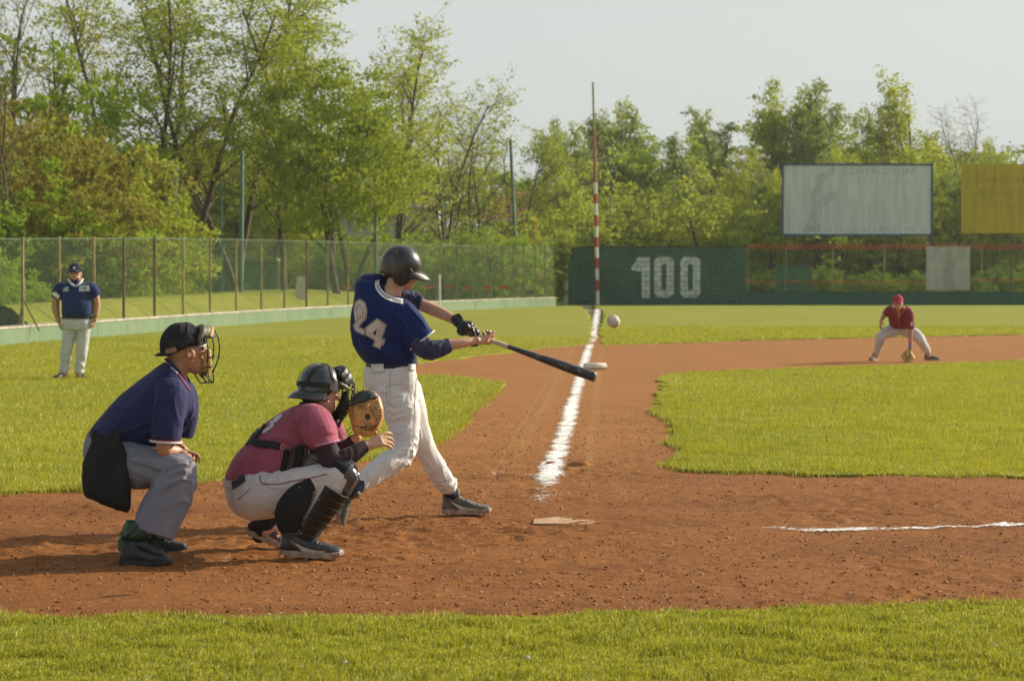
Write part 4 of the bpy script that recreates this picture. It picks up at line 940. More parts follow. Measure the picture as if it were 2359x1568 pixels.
def fuse(mb, name, mat, parent, voxel=0.006, smooth=4, folds=(), fine_amp=0.0, fine_f=18, **k):
    me = bpy.data.meshes.new(name); me.from_pydata(mb.v, [], mb.f); me.update()
    o = bpy.data.objects.new(name, me); COL.objects.link(o)
    md = o.modifiers.new('r', 'REMESH'); md.mode = 'VOXEL'; md.voxel_size = voxel
    if smooth: s = o.modifiers.new('s', 'SMOOTH'); s.factor = 0.5; s.iterations = smooth
    dg = bpy.context.evaluated_depsgraph_get(); dg.update(); e = o.evaluated_get(dg); m2 = bpy.data.meshes.new_from_object(e); bpy.data.objects.remove(o)
    m2.name = name
    if folds or fine_amp:
        n = len(m2.vertices); co = np.zeros(n*3, np.float32); m2.vertices.foreach_get('co', co); co = co.reshape(-1, 3).astype(float)
        no = np.zeros(n*3, np.float32); m2.vertex_normals.foreach_get('vector', no); no = no.reshape(-1, 3).astype(float); d = np.zeros(n)
        if fine_amp: d += fine_amp*fbm(co[:, 0]*fine_f, co[:, 1]*fine_f, co[:, 2]*fine_f, 3)
        for j, (c, rad, dr, freq, amp) in enumerate(folds):
            e1 = Vector(dr).normalized(); e2 = e1.orthogonal().normalized(); e3 = e1.cross(e2); q = co - np.array(c)
            w = 0.012*np.stack([vnoise(co[:, 0]*9, co[:, 1]*9, co[:, 2]*9+j)]*3, -1); qq = q + w
            u_, v_, w_ = qq @ np.array(e1), qq @ np.array(e2), qq @ np.array(e3)
            rid = 1 - np.abs(vnoise(u_*freq*0.16+j*7.7, v_*freq, w_*freq)); f_ = np.exp(-(q**2).sum(1)/rad**2)
            d += 1.3*amp*(rid**2.2 - 0.45)*f_
        co += no*d[:, None]; m2.vertices.foreach_set('co', co.astype(np.float32).ravel()); m2.update()
    m2.materials.clear(); m2.materials.append(mat); m2.polygons.foreach_set('use_smooth', [True]*len(m2.polygons))
    return link(name, m2, None, parent, **k)
def bvh_of(o): return BVHTree.FromPolygons([v.co[:] for v in o.data.vertices], [p.vertices[:] for p in o.data.polygons])
def hit(bvhs, px, py):
    o = Vector((0, 0, CAMZ)); d = ray(px, py).normalized(); best = None
    for b in bvhs:
        h = b.ray_cast(o, d)
        if h[0] is not None and (best is None or h[3] < best[3]): best = h
    return best
def drape_ribbon(bvhs, pts, w, off, name, mat, parent, thick=0.002, sub=5, taper=None):
    """flat band following a line on the surface; pts are measured positions, w half width in px"""
    Q = cr([(p[0], p[1]) for p in [((a,), (b,)) for a, b in pts]], sub) if len(pts) > 2 else np.array([np.array(pts[0])*(1-t)+np.array(pts[1])*t for t in np.linspace(0, 1, 8)])
    rows = []
    for i, q in enumerate(Q):
        t = Q[min(i+1, len(Q)-1)]-Q[max(i-1, 0)]; t = t/ (np.linalg.norm(t)+1e-9); nn = np.array([-t[1], t[0]]); ww = w*(taper[0]+(taper[1]-taper[0])*i/(len(Q)-1)) if taper else w
        r_ = []
        for s_ in (-1, -0.33, 0.33, 1):
            h = hit(bvhs, *(q+nn*ww*s_)); r_.append(h[0]+(h[1] if h[1].y < 0 else -h[1])*off if h else None)
        rows.append(r_)
    mb = MB()
    for i in range(len(rows)-1):
        for s_ in range(3):
            a = [rows[i][s_], rows[i+1][s_], rows[i+1][s_+1], rows[i][s_+1]]
            if any(v is None for v in a) or max((a[0]-a[k]).length for k in (1, 2, 3)) > 0.07: continue
            mb.add(a, [(0, 1, 2, 3)])
    if not mb.v: return None
    o = mb.build(name, mat, parent, smooth=True)
    bm = bmesh.new(); bm.from_mesh(o.data); bmesh.ops.remove_doubles(bm, verts=bm.verts[:], dist=0.0004); bmesh.ops.solidify(bm, geom=bm.faces[:], thickness=thick); bm.to_mesh(o.data); bm.free()
    return o
def drape_poly(bvhs, poly, off, name, mat, parent, cell=3.0):
    """flat print following the surface: polygon cut into small cells and laid on it"""
    xs_ = [p[0] for p in poly]; ys_ = [p[1] for p in poly]; bm = bmesh.new()
    f = bm.faces.new([bm.verts.new((x, y, 0)) for x, y in poly]); bmesh.ops.triangulate(bm, faces=[f])
    x = min(xs_)+cell
    while x < max(xs_): bmesh.ops.bisect_plane(bm, geom=bm.verts[:]+bm.edges[:]+bm.faces[:], plane_co=(x, 0, 0), plane_no=(1, 0, 0)); x += cell
    y = min(ys_)+cell
    while y < max(ys_): bmesh.ops.bisect_plane(bm, geom=bm.verts[:]+bm.edges[:]+bm.faces[:], plane_co=(0, y, 0), plane_no=(0, 1, 0)); y += cell
    dead = []
    for v in bm.verts:
        h = hit(bvhs, v.co.x, v.co.y)
        if h is None: dead.append(v)
        else: v.co = h[0] + (h[1] if h[1].y < 0 else -h[1])*off
    if dead: bmesh.ops.delete(bm, geom=dead, context='VERTS')
    bmesh.ops.recalc_face_normals(bm, faces=bm.faces[:])
    me = bpy.data.meshes.new(name); bm.to_mesh(me); bm.free(); me.polygons.foreach_set('use_smooth', [True]*len(me.polygons))
    return link(name, me, mat, parent)
class Fig:
    def __init__(s, D): s.D = D; s.k = FPX/D
    def p(s, x, y, o=0.0): return P(x, y, s.D+o)
    def r(s, px): return px/s.k
def frame_M(c, f, up=(0, 0, 1), sc=1.0):
    X = Vector(f).normalized(); Y = Vector(up).cross(X).normalized(); Z = X.cross(Y)
    return Matrix.Translation(c) @ Matrix((X, Y, Z)).transposed().to_4x4() @ Matrix.Scale(sc, 4)
def xf(mb, M, i0=0):
    mb.v[i0:] = [tuple(M @ Vector(v)) for v in mb.v[i0:]]
def head(mb, M, neck=None, jaw=1.0):
    i0 = len(mb.v)
    loft(mb, [((x, 0, z), (hx, 0, 0), (0, hy, 0)) for z, x, hx, hy in ((-.118, .055, .018, .020*jaw), (-.100, .046, .046, .040*jaw), (-.065, .020, .080, .057*jaw), (-.02, 0, .097, .067), (.03, -.005, .103, .074), (.07, -.008, .100, .076), (.103, -.010, .080, .061), (.120, -.012, .048, .038), (.128, -.012, .012, .010))], 24, 4)
    limb(mb, [(.090, 0, .026), (.103, 0, .002), (.116, 0, -.018), (.108, 0, -.028)], [.007, .010, .0125, .011], 12, 3)
    for s_ in (-1, 1):
        ball(mb, (.106, .010*s_, -.024), .009, n=8)
        limb(mb, [(.088, .012*s_, .040), (.082, .042*s_, .040), (.066, .058*s_, .030)], [.009, .009, .007], 10, 3)      # brow
        limb(mb, [(.076, .040*s_, -.010), (.055, .058*s_, -.012)], [.016, .013], 10, 3)                               # cheekbone
        # ear: dished shell with a raised rim
        e = [(-.004+.019*math.cos(a)-.004*math.sin(a), (.077+.008*(1-math.cos(a)))*s_, -.018+.031*math.sin(a)) for a in np.linspace(-1.9, 3.6, 14)]
        limb(mb, e, [.0042+.0015*(i < 3) for i in range(14)], 8, 2)
        limb(mb, [(.008, .074*s_, -.018), (-.012, .078*s_, -.018)], [.020, .017], 10, 2, flat=0.22, axis=(0, 1, 0))
    limb(mb, [(.090, -.020, -.060), (.099, 0, -.057), (.090, .020, -.060)], [.005, .0075, .005], 8, 3)
    limb(mb, [(.088, -.018, -.069), (.096, 0, -.071), (.088, .018, -.069)], [.005, .008, .005], 8, 3)
    ball(mb, (.078, 0, -.098), .021, .024, .018, n=10)
    xf(mb, M, i0)
def eyes(M, parent, mEye):
    for s_ in (-1, 1):
        mb = MB(); ball(mb, M @ Vector((.0835, .031*s_, .018)), .0125*M.to_scale()[0], n=10); mb.build('eye', mEye, parent, smooth=True)
def hand(mb, W, d, n, t, curls=((30, 40, 30),)*4, spread=4, s=1.0, thumb=(0.75, 0.75, 0.3, 25)):
    d, n = Vector(d).normalized(), Vector(n); n = (n-d*n.dot(d)).normalized(); t = Vector(t); t = (t-d*t.dot(d)-n*t.dot(n)).normalized(); W = Vector(W)
    loft(mb, [(W-d*.03*s, t*.025*s, n*.018*s), (W, t*.027*s, n*.018*s), (W+d*.03*s, t*.036*s, n*.017*s), (W+d*.065*s, t*.041*s, n*.014*s), (W+d*.088*s, t*.039*s, n*.011*s)], 18, 4)
    for i in range(4):
        root = W + d*(.086-.004*abs(i-1))*s + t*(.031-.0205*i)*s
        L = [(.045, .027, .022), (.049, .030, .023), (.046, .028, .022), (.036, .022, .020)][i]; sp = R(spread*(1.3-i)); dd = (d*math.cos(sp) + t*math.sin(sp)).normalized()
        pts = [root-d*.03*s, root]; a = 0
        for k in range(3):
            a += R(curls[i % len(curls)][k]); v = dd*math.cos(a) + n*math.sin(a); pts.append(pts[-1] + v*L[k]*s)
        limb(mb, pts, [.0085*s, .0096*s, .0088*s, .0080*s, .0066*s], 12, 3)
    a, b_, c_, bend = thumb
    r0 = W + d*.018*s + t*.022*s; v = (d*a + t*b_ + n*c_).normalized(); v2 = (v*math.cos(R(bend)) + (d*.6+n*.8-t*0.3).normalized()*math.sin(R(bend))).normalized()
    limb(mb, [r0-v*.01*s, r0+v*.036*s, r0+v*.036*s+v2*.032*s, r0+v*.036*s+v2*.056*s], [.015*s, .0125*s, .0105*s, .008*s], 12, 3)
def shell(M, hx, hy, hz, cz, zb, name, mat, parent, thick=0.004, top=None, nz=18, na=72, flare=0.0, ridge=0.0, **k):
    vs, fs = [], []
    for j in range(na):
        az = 2*math.pi*j/na; b_ = zb(az)
        for i in range(nz+1):
            t = i/nz
            zt = cz + hz; z = zt + (b_-zt)*(t**1.6 if t < 1 else 1); q = (z-cz)/hz
            pr = math.sqrt(max(0.0, 1-q*q)) if q > 0 else 1-0.10*q*q+flare*q*q
            if ridge: pr *= 1+ridge*math.cos(az*6)
            vs.append(M @ Vector((hx*pr*math.cos(az)-.012, hy*pr*math.sin(az), z)))
    for j in range(na):
        for i in range(nz):
            a, b2 = j*(nz+1)+i, ((j+1) % na)*(nz+1)+i; fs.append((a, a+1, b2+1, b2))
    me = bpy.data.meshes.new(name); me.from_pydata([tuple(v) for v in vs], [], fs); bm = bmesh.new(); bm.from_mesh(me)
    bmesh.ops.remove_doubles(bm, verts=bm.verts[:], dist=0.0005); bmesh.ops.recalc_face_normals(bm, faces=bm.faces[:]); bmesh.ops.solidify(bm, geom=bm.faces[:], thickness=thick)
    bm.to_mesh(me); bm.free(); me.polygons.foreach_set('use_smooth', [True]*len(me.polygons)); return link(name, me, mat, parent, **k)
def brim(M, hx, hy, z0, length, name, mat, parent, half=62, drop=0.02, back=False, thick=0.004, arch=0.016, **k):
    vs, fs = [], []; na, nr = 24, 7
    for j in range(na+1):
        u_ = -1+2*j/na; az = R(half)*u_
        for i in range(nr+1):
            t = i/nr; ext = length*(1-abs(u_)**2.6)*t
            x, y = hx*math.cos(az)+ext*(0.92), hy*math.sin(az)*(1+0.05*t); z = z0 - drop*t*t - arch*(u_*u_)*(1.0) + arch*0.3
            x -= .012; v = Vector((-x-.024, y, z)) if back else Vector((x, y, z)); vs.append(M @ v)
    for j in range(na):
        for i in range(nr): a = j*(nr+1)+i; fs.append((a, a+1, a+nr+2, a+nr+1))
    me = bpy.data.meshes.new(name); me.from_pydata([tuple(v) for v in vs], [], fs); bm = bmesh.new(); bm.from_mesh(me)
    bmesh.ops.recalc_face_normals(bm, faces=bm.faces[:]); bmesh.ops.solidify(bm, geom=bm.faces[:], thickness=thick); bm.to_mesh(me); bm.free()
    me.polygons.foreach_set('use_smooth', [True]*len(me.polygons)); return link(name, me, mat, parent, **k)
def band_on(M, hx, hy, pts, w, off, name, mat, parent, hz=0.115, cz=0.03, rad=None):
    """strap lying on a head shell; pts are (azimuth deg, height)"""
    Q = cr([((a,), (z,)) for a, z in pts], 6); L_, R_ = [], []
    def sp(a, z):
        q = (z-cz)/hz; pr = math.sqrt(max(0.0, 1-q*q)) if q > 0 else 1-0.1*q*q; return Vector(((hx+off)*pr*math.cos(R(a))-.012, (hy+off)*pr*math.sin(R(a)), z))
    C = [sp(*q) for q in Q]; vs = []
    for i, c in enumerate(C):
        t = (C[min(i+1, len(C)-1)]-C[max(i-1, 0)]).normalized(); nrm = Vector((c.x/hx**2, c.y/hy**2, max(0, (c.z-cz))/hz**2)).normalized(); s_ = t.cross(nrm).normalized()
        for a, b_ in ((-w, 0), (w, 0), (w, .003), (-w, .003)): vs.append(M @ (c + s_*a + nrm*b_))
    fs = [(4*i+k, 4*i+(k+1) % 4, 4*i+4+(k+1) % 4, 4*i+4+k) for i in range(len(C)-1) for k in range(4)]
    return MB().add(vs, fs + [(0, 1, 2, 3), tuple(len(vs)-4+k for k in (3, 2, 1, 0))]).build(name, mat, parent, smooth=False)
def shoe(M, parent, mU, mS, mLace, mMark=None, collar=0.12, cleats=True, label=None, mToe=None):
    mb = MB(); pr = ((-.088, .022, .045), (-.074, .034, .082), (-.035, .037, .098), (.015, .039, .096), (.06, .043, .078), (.11, .047, .060), (.155, .045, .050), (.190, .033, .040), (.207, .012, .024))
    loft(mb, [((x, 0, .012+h/2), (0, w, 0), (0, 0, h/2)) for x, w, h in pr], 20, 4, pw=0.8)
    limb(mb, [(-.045, 0, .05), (-.043, 0, collar)], [.040, .041], 18, 4, flat=0.88, axis=(0, 1, 0), rnd=False)
    limb(mb, [(.0, 0, .100), (-.005, 0, collar+.015)], [.024, .022], 12, 3, flat=1.3, axis=(0, 1, 0))
    xf(mb, M); up = fuse(mb, 'shoe', mU, parent, 0.005, 3, fine_amp=0.0010, fine_f=30, folds=[(M @ Vector((.08, 0, .06)), .07, M.to_3x3() @ Vector((0, 1, 0)), 60, .005)])
    if label: up['label'] = label
    mb = MB(); vs = []; ps = [(x, w*1.12+.003) for x, w, h in pr]; n = len(ps)
    ring = [(x, w) for x, w in ps] + [(x, -w) for x, w in ps[::-1]]
    for z, kx in ((0.004, .96), (.012, 1.0), (.026, 1.0), (.030, .97)):
        for x, y in ring: vs.append((x*kx, y*kx, z + (.012*max(0, (x-.13)/.08)) + .006*(x < -.06)))
    m = len(ring); fs = [(j*m+i, j*m+(i+1) % m, (j+1)*m+(i+1) % m, (j+1)*m+i) for j in range(3) for i in range(m)] + [tuple(range(m-1, -1, -1)), tuple(3*m+i for i in range(m))]
    mb.add(vs, fs); xf(mb, M); mb.build('sole', mS, up, smooth=False)
    if cleats:
        for x, y in ((-.06, .022), (-.06, -.022), (.07, .03), (.07, -.03), (.12, .032), (.12, -.032), (.165, 0)):
            mb = MB(); mb.tube([(x, y, .008), (x, y, -.006)], [.007, .004], 8); xf(mb, M); mb.build('cleat', mS, up)
    for i, x in enumerate((.012, .034, .056, .078)):
        zt = .112-.5*(x)-.002; mb = MB(); mb.tube([(x, -.030, zt-.018), (x+.006, -.012, zt+.001), (x+.006, .012, zt+.001), (x, .030, zt-.018)], .0028, 6); xf(mb, M); mb.build('lace', mLace, up)
    mb = MB(); mb.tube([(.01, .004, .112), (.03, -.03, .122), (.01, -.045, .112), (-.002, -.01, .112)], .0022, 5); mb.tube([(.01, -.004, .112), (.03, .03, .122), (.01, .045, .110), (-.002, .01, .112)], .0022, 5); xf(mb, M); mb.build('lace', mLace, up)
    if mMark:
        B = bvh_of(up)
        for s_ in (-1, 1):
            top = [(.125, .040), (.09, .041), (.055, .045), (.02, .054), (-.02, .072), (-.045, .084)]; bot = [(.125, .037), (.09, .030), (.06, .024), (.035, .026), (.005, .042), (-.045, .084)]
            mb = MB(); Tq, Bq = cr([((a,), (b,)) for a, b in top], 3), cr([((a,), (b,)) for a, b in bot], 3); rows = []
            for a, b_ in zip(Tq, Bq):
                r_ = []
                for q in (a, (a+b_)/2, b_):
                    O = M @ Vector((q[0], s_*0.12, q[1])); D = (M.to_3x3() @ Vector((0, -s_, 0))).normalized(); h = B.ray_cast(O, D); r_.append(h[0]-D*.0015 if h[0] else None)
                rows.append(r_)
            for i in range(len(rows)-1):
                for j in range(2):
                    a = [rows[i][j], rows[i+1][j], rows[i+1][j+1], rows[i][j+1]]
                    if all(v is not None for v in a): mb.add(a, [(0, 1, 2, 3)])
            if mb.v: mb.build('side_mark', mMark, up)
    return up
def cloth(name, col, dark=0.72, rough=0.85, dirt=None, dthr=0.60, dscale=4.0, weave=700, sheen=0.06, fold=0.35):
    m, nt, b = new_mat(name); co = pos(nt)
    c = ramp(nt, noise(nt, co, 6, 4, 0.6), [(0.3, tuple(x*dark for x in col)), (0.7, col)])
    if dirt:
        f = ramp(nt, noise(nt, co, dscale, 5, 0.7), [(dthr, 0.0), (dthr+0.14, 0.75)]); c = mixc(nt, f, c, dirt)
    nt.links.new(c, b.inputs['Base Color']); b.inputs['Roughness'].default_value = rough; b.inputs['Sheen Weight'].default_value = sheen; b.inputs['Specular IOR Level'].default_value = 0.2
    wv = noise(nt, co, weave, 2, 0.5); fo = noise(nt, co, 11, 4, 0.55, dist=1.2)
    bump(nt, mixc(nt, 0.12, fo, wv), b, fold, 0.03); return m
mSkin, nt, b = new_mat('skin'); co = pos(nt)
nt.links.new(ramp(nt, noise(nt, co, 22, 5, 0.65), [(0.3, (0.47, 0.25, 0.16)), (0.7, (0.62, 0.37, 0.25))]), b.inputs['Base Color'])
b.inputs['Roughness'].default_value = 0.5; b.inputs['Subsurface Weight'].default_value = 0.12; b.inputs['Subsurface Radius'].default_value = (0.02, 0.008, 0.004); b.inputs['Subsurface Scale'].default_value = 0.5
bump(nt, noise(nt, co, 260, 3), b, 0.12, 0.002)
mSkinT, nt, b = new_mat('tanned_skin'); co = pos(nt)
nt.links.new(ramp(nt, noise(nt, co, 22, 5, 0.65), [(0.3, (0.39, 0.185, 0.105)), (0.7, (0.53, 0.28, 0.17))]), b.inputs['Base Color'])
b.inputs['Roughness'].default_value = 0.5; b.inputs['Subsurface Weight'].default_value = 0.12; b.inputs['Subsurface Radius'].default_value = (0.02, 0.008, 0.004); b.inputs['Subsurface Scale'].default_value = 0.5
bump(nt, noise(nt, co, 260, 3), b, 0.12, 0.002)
mEye = M_simple('eye_white', (0.55, 0.52, 0.48), 0.15, 0.05, 50)
mHair = M_simple('dark_hair', (0.018, 0.013, 0.010), 0.6, 0.3, 150, 0.6, 300, 0.004)
mWhiteT = M_simple('white_trim_cloth', (0.72, 0.72, 0.74), 0.8, 0.06, 60)
mBlackL = M_simple('black_leather', (0.012, 0.012, 0.014), 0.42, 0.3, 30, 0.4, 120, 0.004)
mBlackN = M_simple('black_nylon', (0.007, 0.008, 0.010), 0.8, 0.25, 40, 0.4, 260, 0.003)
mBlackS = M_simple('black_strap', (0.009, 0.009, 0.010), 0.7, 0.25, 60)
mBar = M_simple('black_bar', (0.012, 0.012, 0.014), 0.35, 0.2, 40)
mSole = M_simple('dusty_sole', (0.34, 0.25, 0.19), 0.85, 0.25, 25)
mLace = M_simple('lace', (0.03, 0.03, 0.03), 0.8, 0.2, 40)
mMark = M_simple('pale_mark', (0.55, 0.50, 0.44), 0.6, 0.1, 40)
mSteel = M_simple('buckle_metal', (0.6, 0.6, 0.6), 0.3, 0.05, 40, metal=1.0)
# ================================================================== BATTER
F = Fig(16.0); p, rr = F.p, F.r
bat_ = empty('person', tuple(G(940, 1200)), label='batter in dark blue jersey 24 and white trousers swinging at the ball', cat='person')
mNavy = cloth('blue_jersey', (0.012, 0.027, 0.125), 0.75, dirt=(0.10, 0.075, 0.08), dthr=0.68, dscale=3)
mUnder = cloth('navy_undershirt', (0.055, 0.060, 0.125), 0.7)
mWhiteP = cloth('white_trousers', (0.70, 0.69, 0.68), 0.88, dirt=(0.48, 0.36, 0.27), dthr=0.60, dscale=3.2, fold=0.3)
mSock = cloth('navy_sock', (0.03, 0.035, 0.09), 0.7); mBelt = M_simple('navy_belt', (0.006, 0.008, 0.022), 0.5, 0.15, 20)
Ws, Ch = Vector((0.80, -0.60, 0)), Vector((0.60, 0.80, 0))
neckM = frame_M(p(925, 621, 0.02), (0.90, 0.38, -0.20), (0.10, -0.10, 1), 1.03)
# --- body: one continuous figure under the clothes
mb = MB(); head(mb, neckM)
limb(mb, [p(888, 705, .02), p(902, 676, .01), p(914, 645, .01)], [.075, .062, .058])
limb(mb, [p(888, 690, .02), p(885, 760), p(893, 850)], [.10, .115, .10], flat=0.8, axis=tuple(Ch))
limb(mb, [p(862, 672, .10), p(908, 684, .20), p(962, 699, .25), p(1012, 719, .20), p(1056, 741, .11)], [.05, .045, .042, .040, .027])
limb(mb, [p(935, 735, -.08), p(962, 775, -.14), p(986, 805, -.18), p(1034, 795, -.14), p(1068, 789, -.11), p(1096, 784, -.06)], [.05, .046, .043, .038, .031, .026])
limb(mb, [p(905, 880, -.03), p(920, 960, -.08), p(926, 1046, -.17), p(880, 1085, -.26), p(830, 1118, -.36)], [.07, .055, .045, .045, .034])
limb(mb, [p(930, 880, .06), p(955, 960, .13), p(985, 1040, .22), p(1012, 1090, .28), p(1038, 1135, .37)], [.07, .055, .045, .045, .034])
limb(mb, [p(1038, 1135, .37), p(1043, 1160, .39), p(1060, 1172, .39)], [.034, .03, .02]); limb(mb, [p(830, 1118, -.36), p(812, 1128, -.37), p(800, 1140, -.35), p(796, 1160, -.33)], [.034, .030, .026, .02])
# hands closed round the handle
K0, K1 = p(1071, 763, .0), p(1374, 869.5, .0); ba = (K1-K0).normalized()
upb = Vector((0, 0, 1)) - ba*ba.z; upb.normalize(); aw = ba.cross(upb)*-1
if aw.y < 0: aw = -aw
c1 = p(1114, 780, 0.0)                      # top hand, palm under the handle, fingers away and over it
hand(mb, c1 - (ba*.5+aw*.85).normalized()*.064 - upb*.018, ba*.5 + aw*.85, upb, ba, curls=((62, 68, 42), (62, 68, 42), (60, 66, 42), (58, 64, 40)), spread=0, s=1.1, thumb=(0.55, 0.45, 0.95, 18))
ball(mb, p(1110, 785, -.02), .050, .038, .026); ball(mb, p(1120, 779, .0), .030, .036, .026)
body = fuse(mb, 'body', mSkin, bat_, 0.0045, 3); eyes(neckM, bat_, mEye)
mb = MB(); c0 = p(1083, 768, 0.0)            # gloved bottom hand, palm down over the handle
hand(mb, c0 - aw*.030 - ba*.030 + upb*.034, aw*0.55 + ba*0.50 - upb*0.20, -upb, ba*0.75 - aw*0.55 + upb*0.3, curls=((45, 60, 45), (48, 62, 45), (52, 64, 45), (54, 64, 45)), spread=2, s=1.12, thumb=(0.65, 0.5, 0.6, 35))
limb(mb, [p(1050, 736, .12), p(1060, 745, .08), p(1072, 754, .05)], [.036, .037, .038])
ball(mb, p(1076, 756, .035), .062, .045, .050); ball(mb, p(1092, 766, .0), .040, .040, .034); ball(mb, p(1066, 762, .02), .040, .04, .034)
fuse(mb, 'batting_glove', mBlackL, bat_, 0.004, 2, fine_amp=0.0012, fine_f=40, folds=[(p(1075, 755, .03), .07, aw, 70, .006)])
mb = MB(); q = p(1054, 732, .10); limb(mb, [p(1047, 730, .12), p(1056, 726, .09), p(1064, 733, .07)], [.008, .012, .008], 10, 3, flat=0.5, axis=(0, 1, 0)); mb.build('glove_tab', mBlackL, bat_, smooth=True)
# --- trousers
mb = MB()
hs = [(838, 899, 58, .115), (860, 898, 64, .135), (890, 902, 63, .150), (920, 913, 57, .145)]
loft(mb, [(p(x, y, .01), Ws*rr(w)*1.08, Ch*d) for y, x, w, d in hs], 24, 4)
limb(mb, [p(905, 900, -.03), p(925, 945, -.07), p(931, 985, -.10), p(932, 1020, -.14), p(925, 1052, -.18)], [.130, .118, .100, .088, .078])
limb(mb, [p(925, 1050, -.18), p(895, 1068, -.23), p(865, 1088, -.28), p(832, 1116, -.345)], [.074, .078, .073, .052])
limb(mb, [p(928, 900, .06), p(945, 945, .10), p(965, 1000, .16), p(982, 1040, .21), p(1006, 1080, .26), p(1030, 1118, .305)], [.125, .105, .080, .070, .068, .066])
ball(mb, p(1040, 1112, .30), .040)
tr = fuse(mb, 'trousers', mWhiteP, bat_, 0.006, 3, fine_amp=.0016, fine_f=14, folds=[
    (p(915, 945, -.1), .16, (1, 0, .35), 26, .013), (p(925, 1040, -.2), .13, (1, 0, .5), 30, .017), (p(880, 1085, -.28), .14, (1, 0, .75), 22, .009),
    (p(840, 1110, -.33), .09, (.4, 0, 1), 30, .009), (p(1000, 1075, .22), .16, (-.45, 0, 1), 22, .010), (p(1025, 1112, .28), .09, (1, 0, .4), 44, .014), (p(955, 980, .12), .14, (-.3, 0, 1), 20, .012), (p(880, 880, -.1), .12, (.3, 0, 1), 16, .005)])
B = [bvh_of(tr)]
mSeam = M_simple('seam', (0.40, 0.36, 0.34), 0.9, 0.1, 30)
for pts in ([(960, 862), (957, 900), (955, 950), (953, 1005), (950, 1050)], [(891, 888), (913, 886), (937, 882)], [(891, 888), (892, 925), (912, 936), (938, 925), (937, 882)], [(852, 892), (862, 925)], [(900, 848), (898, 880), (899, 930)]):
    drape_ribbon(B, pts, 0.55, .0015, 'seam', mSeam, tr, thick=.0008)
# belt + loops
mb = MB()
for i in range(41):
    a = 2*math.pi*i/40
    for z in (-.021, .021): mb.v.append(tuple(p(899, 842, .01) + Ws*(rr(60)*1.06)*math.cos(a) + Ch*.125*math.sin(a) + Vector((0, 0, z))))
mb.f = [(2*i, 2*i+2, 2*i+3, 2*i+1) for i in range(40)]
be = mb.build('belt', mBelt, bat_, smooth=True); Bb = [bvh_of(be), B[0]]
for x0, x1, y0, y1 in ((857, 885, 838, 858), (939, 961, 832, 854)):
    drape_ribbon(Bb, [((x0+x1)/2, y0), ((x0+x1)/2+1, y1)], (x1-x0)/2, .006, 'belt_loop', mWhiteP, tr, thick=.004)
# --- jersey
mb = MB()
ts = [(845, 902, 58, .120), (832, 898, 66, .140), (818, 892, 71, .155), (795, 884, 75, .165), (760, 881, 79, .172), (725, 880, 75, .168), (698, 876, 64, .150), (676, 862, 46, .115), (658, 852, 34, .09), (645, 848, 22, .06)]
loft(mb, [(p(x, y, .02), Ws*rr(w)*1.06 + Vector((0, 0, -.012)), Ch*d) for y, x, w, d in ts], 28, 4)
limb(mb, [p(895, 712, -.01), p(925, 722, -.07), p(940, 742, -.11)], [.100, .095, .098])
hv = (p(1000, 762, -.13) - p(944, 806, -.13))*0.5; hc = (p(1000, 762, -.13) + p(944, 806, -.13))*0.5; dpv = Vector((0, .085, 0))
loft(mb, [(p(925, 728, -.08), hv*1.05, dpv*1.1), (p(945, 750, -.11), hv*1.08, dpv*1.1), (hc*.4+p(956, 768, -.12)*.6, hv*1.02, dpv*1.05), (hc, hv, dpv)], 26, 5)
limb(mb, [p(868, 655, .05), p(848, 662, .10), p(868, 680, .18), p(910, 690, .22)], [.075, .088, .085, .072])
jr = fuse(mb, 'jersey', mNavy, bat_, 0.006, 3, fine_amp=.002, fine_f=9, folds=[
    (p(945, 745, -.2), .15, (.55, 0, -.8), 22, .016), (p(905, 810, -.1), .16, (1, 0, .25), 24, .012), (p(840, 800, 0), .14, (1, 0, -.6), 22, .011), (p(880, 690, -.1), .16, (.9, 0, -.5), 15, .008), (p(930, 800, -.15), .12, (.4, 0, 1), 24, .011)])
BJ = [bvh_of(jr)]
# piping on the sleeve hem and the double collar
mb = MB(); 
mb.tube([hc + hv*1.0*math.cos(a) + dpv*1.0*math.sin(a) for a in np.linspace(0, 2*math.pi, 40)], .0052, 8, cap=False); mb.build('sleeve_piping', mWhiteT, jr, smooth=True)
for k_, (w_, of) in enumerate(((2.6, 0), (1.6, 8))):
    pass
for pts in ([(871, 645), (872, 660), (884, 676), (903, 686), (928, 693)], [(866, 648), (867, 664), (881, 682), (902, 693), (928, 699)]):
    drape_ribbon(BJ+[bvh_of(body)], pts, 2.2, .003, 'collar_stripe', mWhiteT, jr, thick=.002)
# --- undershirt sleeves
mb = MB(); limb(mb, [p(955, 770, -.13), p(968, 792, -.16), p(986, 806, -.18), p(1012, 802, -.165), p(1036, 795, -.145)], [.050, .064, .062, .054, .047], rnd=False)
fuse(mb, 'undershirt_sleeve', mUnder, bat_, 0.005, 3, folds=[(p(1000, 805, -.2), .09, (.25, 0, 1), 52, .016), (p(965, 795, -.2), .06, (.2, 0, 1), 44, .012)])
mb = MB(); limb(mb, [p(880, 678, .17), p(920, 686, .21), p(948, 692, .235), p(969, 699, .24)], [.068, .064, .060, .056], rnd=False)
fuse(mb, 'undershirt_sleeve', mUnder, bat_, 0.005, 3, folds=[(p(950, 690, .16), .09, (0, 0, 1), 50, .014)])
